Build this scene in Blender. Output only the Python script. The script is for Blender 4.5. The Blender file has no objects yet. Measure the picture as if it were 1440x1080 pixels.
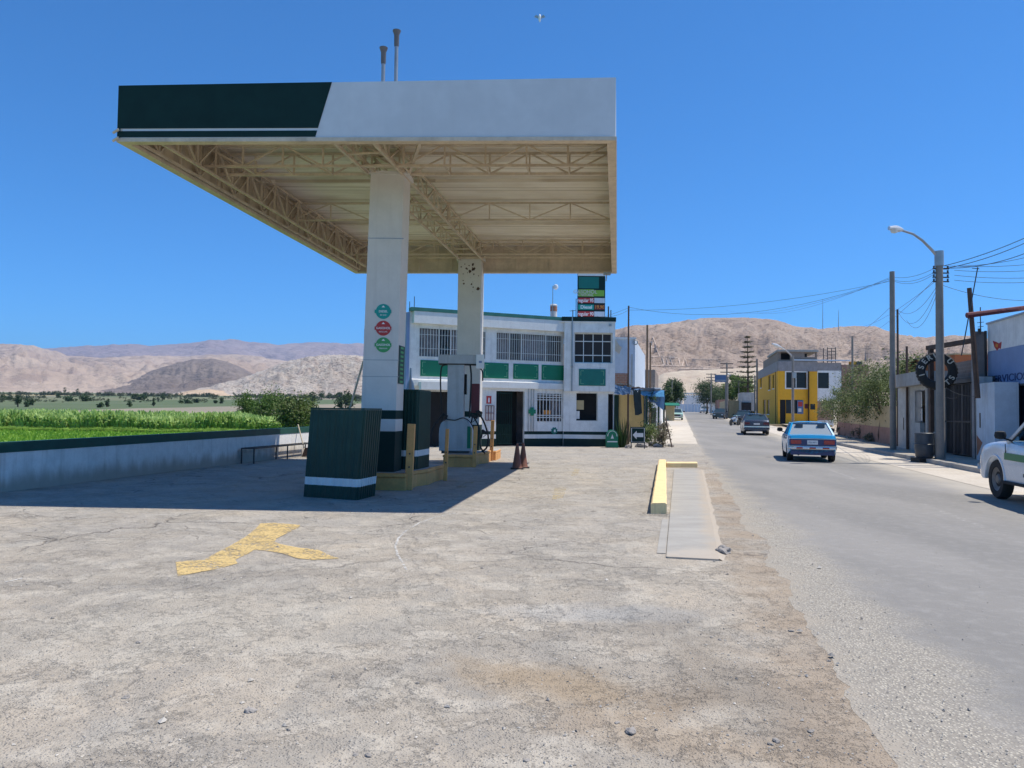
import bpy, bmesh, math, random
from mathutils import Vector, Matrix, noise
from mathutils.bvhtree import BVHTree
random.seed(7)
SC = bpy.context.scene
COL = SC.collection
R_ = math.radians
# ------------------------------------------------------------------ camera
F = 1080.0; EYE = Vector((0, 0, 1.6)); HOR = 39.0; RHO = 0.012
CR = Matrix.Rotation(math.pi/2 + math.atan(HOR/F), 3, 'X') @ Matrix.Rotation(RHO, 3, 'Z')
cam = bpy.data.cameras.new('camera'); camo = bpy.data.objects.new('camera', cam); COL.objects.link(camo)
camo.matrix_world = Matrix.Translation(EYE) @ CR.to_4x4()
cam.sensor_width = 36.0; cam.lens = 36.0*F/1440; cam.clip_start = 0.1; cam.clip_end = 30000
SC.camera = camo
# ------------------------------------------------------------------ light
SUNV = Vector((0.45, 0.08, 1.0)).normalized()          # direction towards the sun
el = math.asin(SUNV.z); az = math.atan2(SUNV.x, SUNV.y)
w = bpy.data.worlds.new('World'); SC.world = w; w.use_nodes = True
nt = w.node_tree; bg = nt.nodes['Background']
sky = nt.nodes.new('ShaderNodeTexSky'); sky.sky_type = 'NISHITA'; sky.sun_disc = False
sky.sun_elevation = el; sky.sun_rotation = az
sky.altitude = 2500; sky.air_density = 1.0; sky.dust_density = 0.35; sky.ozone_density = 8.0
tint = nt.nodes.new('ShaderNodeMix'); tint.data_type = 'RGBA'; tint.blend_type = 'MULTIPLY'; tint.inputs[0].default_value = 1
tint.inputs[7].default_value = (.42, 1.13, 1.52, 1)        # deeper, clearer desert sky than the texture's own
nt.links.new(sky.outputs[0], tint.inputs[6]); nt.links.new(tint.outputs[2], bg.inputs[0]); bg.inputs[1].default_value = 0.107
sl = bpy.data.lights.new('sun', 'SUN'); sl.energy = 5.0; sl.angle = R_(0.5); sl.color = (1.0, 0.935, 0.82)
so = bpy.data.objects.new('sun', sl); COL.objects.link(so)
so.rotation_euler = SUNV.to_track_quat('Z', 'Y').to_euler()
vs = SC.view_settings; vs.view_transform = 'Standard'; vs.look = 'None'; vs.gamma = 1; vs.exposure = 0.19
SC.cycles.max_bounces = 6; SC.cycles.volume_bounces = 0; SC.cycles.transparent_max_bounces = 8
SC.cycles.use_denoising = True; SC.cycles.caustics_reflective = False; SC.cycles.caustics_refractive = False
# ------------------------------------------------------------------ pixel -> place
def ray(px, py): return CR @ Vector(((px-720)/F, (540-py)/F, -1))
def P(px, py, Y):
    d = ray(px, py); return EYE + d*(Y/d.y)
def G(px, py, z=0.0):
    d = ray(px, py); return EYE + d*((z-EYE.z)/d.z)
def ss(a, b, x):
    t = max(0, min(1, (x-a)/(b-a))); return t*t*(3-2*t)
def hz(x, y):
    t = x*.9772 - y*.2125
    wgt = ss(-45, -14, t)
    low = -.55*ss(-12.9, -15.0, t)*ss(190, 120, y)
    return max((max(0, min(y, 260)-40)*.0145 + max(0, y-260)*.02)*wgt, max(0, y-150)*.0225)+low
def GG(px, py):
    lo, hi = 2.0, 600.0
    for k in range(60):
        m = (lo+hi)/2; p = P(px, py, m)
        if p.z > hz(p.x, p.y): lo = m
        else: hi = m
    return P(px, py, (lo+hi)/2)
SD, CD = .2125, .9772                                  # the street's direction
def RD(s, t, z=0.0):                                   # along, across the street -> world
    return Vector((s*SD + t*CD, s*CD - t*SD, z))
def RDz(s, t, dz=0.0):
    p = RD(s, t); p.z = hz(p.x, p.y)+dz; return p
# ------------------------------------------------------------------ materials
class NT:
    def __init__(s, nt): s.nt = nt; s.L = nt.links
    def n(s, typ, **kw):
        x = s.nt.nodes.new(typ)
        for k, v in kw.items(): setattr(x, k, v)
        return x
    def put(s, inp, v):
        if v is None: return
        if hasattr(v, 'links') or isinstance(v, bpy.types.NodeSocket): s.L.new(v, inp)
        elif isinstance(v, (tuple, list)) and len(v) == 3 and inp.type == 'RGBA': inp.default_value = (*v, 1)
        else: inp.default_value = v
    def m(s, op, a, b=0.0, c=None, clamp=False):
        x = s.n('ShaderNodeMath', operation=op, use_clamp=clamp); s.put(x.inputs[0], a); s.put(x.inputs[1], b)
        if c is not None: s.put(x.inputs[2], c)
        return x.outputs[0]
    def sst(s, a, b, v):
        x = s.n('ShaderNodeMapRange', interpolation_type='SMOOTHSTEP'); s.put(x.inputs[0], v)
        x.inputs[1].default_value = a; x.inputs[2].default_value = b; return x.outputs[0]
    def mix(s, f, a, b, bt='MIX'):
        x = s.n('ShaderNodeMix', data_type='RGBA', blend_type=bt); s.put(x.inputs[0], f); s.put(x.inputs[6], a); s.put(x.inputs[7], b)
        return x.outputs[2]
    def pos(s): return s.n('ShaderNodeNewGeometry').outputs['Position']
    def xyz(s, v):
        x = s.n('ShaderNodeSeparateXYZ'); s.put(x.inputs[0], v); return x.outputs
    def vec(s, a, b, c):
        x = s.n('ShaderNodeCombineXYZ')
        for i, v in enumerate((a, b, c)): s.put(x.inputs[i], v)
        return x.outputs[0]
    def obj(s): return s.n('ShaderNodeTexCoord').outputs['Object']
    def sc(s, v, sx, sy, sz):
        x = s.n('ShaderNodeVectorMath', operation='MULTIPLY'); s.put(x.inputs[0], v); x.inputs[1].default_value = (sx, sy, sz); return x.outputs[0]
    def noise(s, v, scale, det=4, rough=.55, dist=0):
        x = s.n('ShaderNodeTexNoise'); s.put(x.inputs['Vector'], v); x.inputs['Scale'].default_value = scale
        x.inputs['Detail'].default_value = det; x.inputs['Roughness'].default_value = rough; x.inputs['Distortion'].default_value = dist
        return x.outputs['Fac']
    def vor(s, v, scale, feat='F1', out='Distance', rnd=1):
        x = s.n('ShaderNodeTexVoronoi', feature=feat); s.put(x.inputs['Vector'], v); x.inputs['Scale'].default_value = scale
        if 'Randomness' in x.inputs: x.inputs['Randomness'].default_value = rnd
        return x.outputs[out]
    def bump(s, h, strength, dist, n=None):
        x = s.n('ShaderNodeBump'); s.put(x.inputs['Height'], h); x.inputs['Strength'].default_value = strength
        x.inputs['Distance'].default_value = dist
        if n is not None: s.put(x.inputs['Normal'], n)
        return x.outputs[0]
def newmat(name):
    m = bpy.data.materials.new(name); m.use_nodes = True
    return m, NT(m.node_tree), m.node_tree.nodes['Principled BSDF']
def pm(name, c, rough=.8, var=.18, scale=3.0, bump=.15, metal=0.0, streak=0.0, dirt=None, spec=.5, bs=40, coat=0, splash=0):
    """painted / plaster / metal surface with uneven tone, grime and fine relief"""
    m, t, b = newmat(name); v = t.pos()
    n1 = t.noise(v, scale, 5); n2 = t.noise(v, scale*7, 3)
    f = t.m('ADD', t.m('MULTIPLY', n1, .7), t.m('MULTIPLY', n2, .3))
    f = t.sst(.3, .7, f)
    d = tuple(x*(1-var) for x in c)
    col = t.mix(f, d, tuple(min(.9, x*(1+var*.35)) for x in c))
    if streak:
        sv = t.sc(v, 6, 6, .35); st = t.sst(.52, .75, t.noise(sv, 1.2, 4))
        col = t.mix(t.m('MULTIPLY', st, streak), col, dirt or (.16, .13, .10))
    if splash:
        z = t.xyz(v)[2]; hh = t.m('ADD', z, t.m('MULTIPLY', t.noise(t.sc(v, 3, 3, 1), 1.2, 5), -.55)); col = t.mix(t.m('MULTIPLY', t.sst(.18, -.20, hh), splash), col, (.34, .28, .22))
    t.put(b.inputs['Base Color'], col)
    t.put(b.inputs['Roughness'], t.m('ADD', rough-.08, t.m('MULTIPLY', n2, .16), clamp=True))
    b.inputs['Metallic'].default_value = metal
    b.inputs['Specular IOR Level'].default_value = spec
    if coat: b.inputs['Coat Weight'].default_value = coat; b.inputs['Coat Roughness'].default_value = .08
    if bump: t.put(b.inputs['Normal'], t.bump(t.noise(v, bs, 4), bump, .01))
    return m
MT = {}
def M(name):
    return MT[name]
def defm(name, *a, **k): MT[name] = pm(name, *a, **k)
defm('white_paint', (.74, .74, .72), .75, .10, streak=.10)
defm('fascia_white', (.62, .64, .65), .55, .11, scale=.6, bump=.03, streak=.05, dirt=(.4, .38, .34))
defm('white_wall', (.79, .78, .76), .85, .14, streak=.22, bs=18, splash=.8)
defm('white_pillar', (.63, .61, .57), .7, .07, streak=.10, bs=14)
defm('grey_wall', (.44, .44, .42), .9, .2, streak=.4, bs=15)
defm('bluewhite_wall', (.55, .62, .70), .85, .12, streak=.25)
defm('dark_green', (.007, .030, .026), .65, .2, bump=.03, spec=.2)
defm('coping_green', (.008, .07, .052), .6, .25)
defm('sign_green', (.0, .17, .085), .5, .12, bump=.03)
defm('teal_green', (.0, .15, .12), .5, .12, bump=.03)
defm('teal_roof', (.03, .17, .14), .6, .3, bump=.03)
defm('cabinet_green', (.011, .048, .036), .5, .25, bump=.06, scale=2, spec=.28)
defm('cream_metal', (.60, .50, .375), .6, .22, bump=.1, streak=.25, dirt=(.22, .14, .08))
defm('pump_white', (.46, .47, .48), .55, .12, bump=.03, streak=.2)
defm('cream_deck', (.76, .67, .52), .6, .22, bump=.1, streak=.3, dirt=(.3, .22, .13))
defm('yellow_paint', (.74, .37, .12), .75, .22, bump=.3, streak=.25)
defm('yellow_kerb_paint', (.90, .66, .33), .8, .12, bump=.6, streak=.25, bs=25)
defm('concrete', (.36, .35, .33), .9, .22, bump=.4, bs=20, streak=.15)
defm('concrete_pole', (.25, .225, .20), .9, .18, bump=.4, bs=30, streak=.15)
defm('slab_concrete', (.375, .35, .32), .9, .22, bump=.25, bs=30, scale=1.2)
defm('pavement', (.44, .385, .31), .92, .3, bump=.5, bs=9, scale=.8)
defm('grey_metal', (.38, .38, .38), .4, .15, metal=.6, bump=.05)
defm('dark_metal', (.06, .06, .06), .5, .3, metal=.3, bump=.05)
defm('black_rubber', (.02, .02, .02), .8, .2, bump=.2)
defm('rim_metal', (.20, .195, .19), .5, .3, metal=.4, bump=.05)
defm('chrome', (.6, .6, .6), .2, .05, metal=1, bump=0)
defm('wood', (.24, .15, .085), .85, .35, bump=.4, streak=.3)
defm('pale_wood', (.55, .46, .33), .8, .25, bump=.4)
defm('dark_wood', (.10, .062, .045), .85, .35, bump=.4)
defm('brick', (.38, .17, .10), .9, .25, bump=.3)
defm('orange_wall', (.45, .14, .05), .85, .15)
defm('pink_wall', (.36, .20, .15), .9, .2, streak=.3)
defm('tan_wall', (.52, .40, .22), .9, .15, streak=.2)
defm('ochre_wall', (.62, .46, .20), .9, .12, streak=.2)
defm('house_yellow', (.80, .40, .02), .8, .08, streak=.08)
defm('raw_cement', (.30, .28, .28), .9, .2, streak=.3)
defm('red_paint', (.45, .03, .03), .5, .1, bump=.03)
defm('dark_red', (.12, .014, .018), .5, .15, bump=.05)
defm('pale_green', (.22, .48, .28), .5, .1, bump=0)
defm('lime', (.20, .42, .04), .5, .1, bump=.02)
defm('circle_green', (.05, .32, .10), .5, .1, bump=.02)
defm('teal_row', (.0, .30, .26), .5, .1, bump=.02)
defm('plain_white', (.8, .8, .8), .5, .05, bump=.0)
defm('curtain', (.58, .52, .52), .9, .3, bump=0)
defm('cone_orange', (.20, .075, .04), .6, .3)
defm('blue_tarp', (.03, .10, .22), .6, .35, bump=.2)
defm('sky_tarp', (.08, .28, .50), .6, .25, bump=.2)
defm('dark_net', (.02, .035, .04), .9, .4, bump=.3)
defm('door_blue', (.015, .035, .12), .5, .25, bump=.05)
defm('wall_blue', (.22, .30, .48), .85, .08, streak=.1)
defm('letter_navy', (.03, .06, .16), .7, .1, bump=0)
defm('letter_cream', (.55, .52, .45), .7, .1, bump=0)
defm('pale_stone', (.54, .43, .35), .95, .15, bump=.3, bs=2)
defm('barrel', (.05, .06, .075), .5, .3)
defm('label_orange', (.7, .28, .05), .6, .1, bump=0)
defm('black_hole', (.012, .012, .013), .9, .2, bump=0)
defm('gate_dark', (.022, .024, .03), .6, .4, bump=.1)
defm('billboard_blue', (.10, .17, .32), .6, .15, bump=0)
defm('rock', (.34, .31, .28), .95, .3, bump=.6, bs=18)
defm('teal_car', (.35, .55, .52), .3, .06, bump=0, coat=.6)
defm('silver_car', (.42, .44, .46), .3, .05, metal=.5, bump=0, coat=.6)
defm('navy_car', (.035, .05, .09), .28, .05, metal=.4, bump=0, coat=.7)
defm('blue_car', (.008, .30, .60), .3, .06, bump=0, coat=.7)
defm('blue_car_dark', (.012, .03, .13), .35, .1, bump=0, coat=.4)
defm('white_car', (.76, .77, .78), .25, .04, bump=0, coat=.8)
defm('black_car', (.03, .03, .035), .3, .1, bump=0, coat=.6)
defm('stripe_green', (.02, .20, .08), .4, .1, bump=0)
defm('tail_red', (.40, .015, .01), .25, .1, bump=0, coat=.6)
defm('lamp_lens', (.6, .62, .62), .2, .1, bump=0, coat=.5)
defm('lamp_shell', (.62, .64, .66), .35, .1, metal=.3, bump=0)
defm('plastic_grey', (.10, .10, .11), .6, .2, bump=.1)
def glass(name, c, rough=.06):
    m, t, b = newmat(name); b.inputs['Base Color'].default_value = (*c, 1); b.inputs['Roughness'].default_value = rough
    b.inputs['Specular IOR Level'].default_value = .9
    MT[name] = m
glass('window_glass', (.018, .018, .02), .25); MT['window_glass'].node_tree.nodes['Principled BSDF'].inputs['Specular IOR Level'].default_value = .25; glass('car_glass', (.035, .055, .06), .04)
glass('painted_sky_glass', (.30, .34, .36), .12); glass('brown_glass', (.035, .022, .02), .3); MT['brown_glass'].node_tree.nodes['Principled BSDF'].inputs['Specular IOR Level'].default_value = .25  # pale base of the saloon's rear glass paints in a sky reflection
m, t, b = newmat('clear_glass'); b.inputs['Transmission Weight'].default_value = 1; b.inputs['Roughness'].default_value = 0
b.inputs['IOR'].default_value = 1.05; b.inputs['Base Color'].default_value = (.75, .85, .85, 1); b.inputs['Specular IOR Level'].default_value = 1.0
MT['clear_glass'] = m
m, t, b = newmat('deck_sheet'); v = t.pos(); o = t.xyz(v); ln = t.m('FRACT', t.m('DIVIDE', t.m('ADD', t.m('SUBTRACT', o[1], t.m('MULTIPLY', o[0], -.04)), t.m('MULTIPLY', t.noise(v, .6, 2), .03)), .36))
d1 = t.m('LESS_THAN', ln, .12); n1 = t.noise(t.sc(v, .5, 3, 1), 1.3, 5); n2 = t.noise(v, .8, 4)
c = t.mix(t.sst(.35, .65, n1), (.68, .60, .49), (.78, .71, .60)); c = t.mix(t.m('MULTIPLY', t.sst(.5, .75, n2), .5), c, (.46, .36, .25)); c = t.mix(t.m('MULTIPLY', d1, t.m('ADD', .25, t.m('MULTIPLY', n1, .6))), c, (.36, .28, .19))  # dark stripes painted in as rib shading; broad brown patches are grime
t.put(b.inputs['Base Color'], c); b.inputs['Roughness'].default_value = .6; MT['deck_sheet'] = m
# bricks
def brickmat(name, c1, c2, mort, sx=1.0, ax='x'):
    m, t, b = newmat(name); o = t.xyz(t.pos())
    v = t.vec(t.m('ADD', o[0], o[1]), o[2], 0)
    x = t.n('ShaderNodeTexBrick'); t.put(x.inputs['Vector'], v); x.inputs['Scale'].default_value = 1
    x.inputs['Brick Width'].default_value = .28; x.inputs['Row Height'].default_value = .13; x.inputs['Mortar Size'].default_value = .014
    x.inputs['Color1'].default_value = (*c1, 1); x.inputs['Color2'].default_value = (*c2, 1); x.inputs['Mortar'].default_value = (*mort, 1)
    col = t.mix(t.m('MULTIPLY', t.noise(t.pos(), 3), .5), x.outputs[0], (.3, .25, .2)); t.put(b.inputs['Base Color'], col)
    b.inputs['Roughness'].default_value = .9; t.put(b.inputs['Normal'], t.bump(x.outputs[1], .4, -.01)); MT[name] = m
brickmat('brick_wall', (.42, .17, .09), (.33, .13, .08), (.35, .31, .27))
brickmat('brick_grey', (.24, .18, .15), (.19, .14, .12), (.26, .23, .2))
# leaves
def leafmat(name, c, c2, tr=.25):
    m, t, b = newmat(name); g = t.n('ShaderNodeNewGeometry'); r = g.outputs['Random Per Island']
    n = t.sst(.35, .65, t.noise(g.outputs['Position'], .9, 3)); f = t.m('ADD', t.m('MULTIPLY', r, .6), t.m('MULTIPLY', n, .4))
    col = t.mix(f, c, c2); t.put(b.inputs['Base Color'], col); b.inputs['Roughness'].default_value = .6
    b.inputs['Specular IOR Level'].default_value = .25
    tl = t.n('ShaderNodeBsdfTranslucent'); t.put(tl.inputs[0], col); mx = t.n('ShaderNodeMixShader'); mx.inputs[0].default_value = tr
    t.L.new(b.outputs[0], mx.inputs[1]); t.L.new(tl.outputs[0], mx.inputs[2])
    t.L.new(mx.outputs[0], m.node_tree.nodes['Material Output'].inputs[0]); MT[name] = m
leafmat('leaf_olive', (.045, .075, .018), (.16, .205, .055))
leafmat('leaf_dark', (.018, .04, .014), (.05, .10, .025))
leafmat('leaf_green', (.04, .085, .012), (.12, .20, .03))
leafmat('leaf_corn', (.20, .34, .06), (.60, .74, .28), .45)
leafmat('leaf_lawn', (.17, .31, .03), (.27, .44, .06), .4)
leafmat('leaf_grey', (.09, .10, .06), (.20, .20, .13))
leafmat('leaf_dry', (.10, .08, .05), (.24, .20, .13))
leafmat('leaf_wood', (.04, .06, .03), (.10, .12, .06))
leafmat('leaf_pine', (.05, .06, .03), (.11, .12, .06))
# ------------------------------------------------------------------ mesh building
class MB:
    def __init__(s, Mx=None): s.v = []; s.f = []; s.mi = []; s.cur = 0; s.M = Mx
    def add(s, vs, fs):
        o = len(s.v)
        for p in vs:
            p = Vector(p); s.v.append((s.M @ p) if s.M is not None else p)
        for f in fs: s.f.append(tuple(i+o for i in f)); s.mi.append(s.cur)
    def box(s, x0, x1, y0, y1, z0, z1):
        s.add([(x0,y0,z0),(x1,y0,z0),(x1,y1,z0),(x0,y1,z0),(x0,y0,z1),(x1,y0,z1),(x1,y1,z1),(x0,y1,z1)],
              [(0,3,2,1),(4,5,6,7),(0,1,5,4),(1,2,6,5),(2,3,7,6),(3,0,4,7)])
    def bar(s, a, b, w, h=None, up=(0,0,1)):
        a = Vector(a); b = Vector(b); h = h or w; d = (b-a).normalized(); u = Vector(up)
        if abs(d.dot(u)) > .98: u = Vector((0,1,0))
        x = d.cross(u).normalized(); y = x.cross(d).normalized(); x = x*w/2; y = y*h/2
        s.add([a-x-y, a+x-y, a+x+y, a-x+y, b-x-y, b+x-y, b+x+y, b-x+y],
              [(0,3,2,1),(4,5,6,7),(0,1,5,4),(1,2,6,5),(2,3,7,6),(3,0,4,7)])
    def tube(s, pts, r, n=8, cap=True):
        pts = [Vector(p) for p in pts]; k = len(pts); rs = r if isinstance(r, (list, tuple)) else [r]*k
        vs = []; fs = []; px = None
        for i, p in enumerate(pts):
            d = (pts[min(i+1, k-1)]-pts[max(i-1, 0)]).normalized()
            if px is None: px = d.orthogonal().normalized()
            x = (px - d*px.dot(d)).normalized(); px = x; y = d.cross(x)
            for j in range(n):
                a = 2*math.pi*j/n; vs.append(p + (x*math.cos(a)+y*math.sin(a))*rs[i])
        for i in range(k-1):
            for j in range(n):
                j2 = (j+1) % n; fs.append((i*n+j, i*n+j2, (i+1)*n+j2, (i+1)*n+j))
        if cap: fs.append(tuple(reversed(range(n)))); fs.append(tuple((k-1)*n+j for j in range(n)))
        s.add(vs, fs)
    def cyl(s, a, b, r, r2=None, n=14): s.tube([a, b], [r, r if r2 is None else r2], n)
    def lathe(s, prof, c=(0,0,0), n=20):
        c = Vector(c); vs = []; fs = []
        for r, z in prof:
            for j in range(n):
                a = 2*math.pi*j/n; vs.append(c+Vector((r*math.cos(a), r*math.sin(a), z)))
        for i in range(len(prof)-1):
            for j in range(n):
                j2 = (j+1) % n; fs.append((i*n+j, i*n+j2, (i+1)*n+j2, (i+1)*n+j))
        fs.append(tuple(reversed(range(n)))); fs.append(tuple((len(prof)-1)*n+j for j in range(n)))
        s.add(vs, fs)
    def prism(s, poly, ext):                              # 3-D polygon pushed along a vector
        n = len(poly); e = Vector(ext); vs = [Vector(p) for p in poly] + [Vector(p)+e for p in poly]
        s.add(vs, [tuple(reversed(range(n))), tuple(range(n, 2*n))] + [(i, (i+1) % n, (i+1) % n+n, i+n) for i in range(n)])
    def grid(s, rows):
        nr, nc = len(rows), len(rows[0]); vs = [p for r in rows for p in r]
        s.add(vs, [(i*nc+j, i*nc+j+1, (i+1)*nc+j+1, (i+1)*nc+j) for i in range(nr-1) for j in range(nc-1)])
    def build(s, name, mats, parent=None, smooth=False, sharp=35, bevel=0):
        me = bpy.data.meshes.new(name); me.from_pydata([tuple(v) for v in s.v], [], s.f)
        if not isinstance(mats, (list, tuple)): mats = [mats]
        for m in mats: me.materials.append(MT[m] if isinstance(m, str) else m)
        if len(mats) > 1: me.polygons.foreach_set('material_index', s.mi)
        bm = bmesh.new(); bm.from_mesh(me); bmesh.ops.recalc_face_normals(bm, faces=bm.faces) if len(s.f) < 30000 and not getattr(s, 'raw', False) else None
        bm.to_mesh(me); bm.free()
        if smooth:
            me.polygons.foreach_set('use_smooth', [True]*len(me.polygons)); me.set_sharp_from_angle(angle=R_(sharp))
        o = bpy.data.objects.new(name, me); COL.objects.link(o)
        if parent is not None:
            o.parent = parent; o.matrix_parent_inverse = W0.get(parent.name, Matrix.Identity(4)).inverted()
        if bevel:
            bv = o.modifiers.new('bevel', 'BEVEL'); bv.width = bevel; bv.segments = 2; bv.limit_method = 'ANGLE'
        return o
W0 = {}
def tag(o, label=None, cat=None, group=None, kind=None):
    if label: o['label'] = label
    if cat: o['category'] = cat
    if group: o['group'] = group
    if kind: o['kind'] = kind
    return o
def thing(name, label, cat, loc=(0,0,0), group=None):
    o = bpy.data.objects.new(name, None); o.empty_display_size = .2; COL.objects.link(o); o.location = loc
    W0[o.name] = Matrix.Translation(Vector(loc)); return tag(o, label, cat, group)
def lab(o, l): o['label'] = l; return o
def copy_tree(o, parent=None):
    c = o.copy(); COL.objects.link(c); c.parent = parent
    for ch in [x for x in bpy.data.objects if x.parent == o]: copy_tree(ch, c)
    return c
def struct(o): o['kind'] = 'structure'; return o
def text(name, s, size, mat, Mx, parent=None, align='CENTER', ext=.004, bold=0, sx=1.0):
    cu = bpy.data.curves.new(name, 'FONT'); cu.body = s; cu.size = size; cu.align_x = align; cu.align_y = 'CENTER'
    cu.extrude = ext; cu.offset = bold; cu.materials.append(MT[mat])
    o = bpy.data.objects.new(name, cu); COL.objects.link(o)
    m = Mx @ Matrix.Diagonal((sx, 1, 1, 1))
    if parent is not None:
        o.parent = parent; o.matrix_parent_inverse = W0.get(parent.name, Matrix.Identity(4)).inverted()
    o.matrix_basis = m
    bpy.context.view_layer.update()
    me = bpy.data.meshes.new_from_object(o.evaluated_get(bpy.context.evaluated_depsgraph_get())); me.name = name; q = bpy.data.objects.new(name, me); COL.objects.link(q)
    q.parent = o.parent; q.matrix_parent_inverse = o.matrix_parent_inverse; q.matrix_basis = m; bpy.data.objects.remove(o); q.name = name; return q
def frame(o, xdir):                                        # local x along xdir, y into the wall, z up
    x = Vector(xdir).normalized(); z = Vector((0,0,1)); y = z.cross(x)
    m = Matrix((x, y, z)).transposed().to_4x4(); m.translation = Vector(o); return m
def textface(Fm, x, y, z):                                 # text frame on a facade frame (faces -y)
    return Fm @ Matrix.Translation((x, y, z)) @ Matrix.Rotation(math.pi/2, 4, 'X')
def on(Fm, px, py, off=0.0):                               # pixel on the frame's y=off plane -> (x, z)
    o = Fm @ Vector((0, off, 0)); n = Fm.to_3x3() @ Vector((0,1,0)); d = ray(px, py)
    t = (o-EYE).dot(n)/d.dot(n); q = Fm.inverted() @ (EYE+d*t); return q.x, q.z
def rect(Fm, x0, y0, x1, y1, off=0.0):
    a = on(Fm, x0, (y0+y1)/2, off)[0]; b = on(Fm, x1, (y0+y1)/2, off)[0]; xm = (x0+x1)/2
    return min(a, b), max(a, b), on(Fm, xm, y1, off)[1], on(Fm, xm, y0, off)[1]
def wall_holes(mb, x0, x1, z0, z1, y0, y1, holes):
    xs = sorted(set([x0, x1]+[h[0] for h in holes]+[h[1] for h in holes])); xs = [x for x in xs if x0 <= x <= x1]
    for a, b in zip(xs, xs[1:]):
        hs = sorted([(h[2], h[3]) for h in holes if h[0] <= a+1e-6 and h[1] >= b-1e-6]); z = z0
        for h0, h1 in hs:
            if h0 > z+1e-4: mb.box(a, b, y0, y1, z, h0)
            z = max(z, h1)
        if z < z1-1e-4: mb.box(a, b, y0, y1, z, z1)
# ================================================================== GROUND
def tnode(t, v):                                            # distance across the street, in a shader
    o = t.xyz(v); return t.m('SUBTRACT', t.m('MULTIPLY', o[0], CD), t.m('MULTIPLY', o[1], SD)), o
def ell(t, o, cx, cy, rx, ry, ang, nz, soft=.6):            # a stain: soft ragged ellipse on the ground
    dx = t.m('SUBTRACT', o[0], cx); dy = t.m('SUBTRACT', o[1], cy); c, s_ = math.cos(ang), math.sin(ang)
    a = t.m('DIVIDE', t.m('ADD', t.m('MULTIPLY', dx, c), t.m('MULTIPLY', dy, s_)), rx)
    b = t.m('DIVIDE', t.m('SUBTRACT', t.m('MULTIPLY', dy, c), t.m('MULTIPLY', dx, s_)), ry)
    r = t.m('SQRT', t.m('ADD', t.m('MULTIPLY', a, a), t.m('MULTIPLY', b, b)))
    r = t.m('ADD', r, t.m('MULTIPLY', t.m('SUBTRACT', nz, .5), 1.6))
    return t.sst(1.0+soft*.5, 1.0-soft, r)
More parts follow.
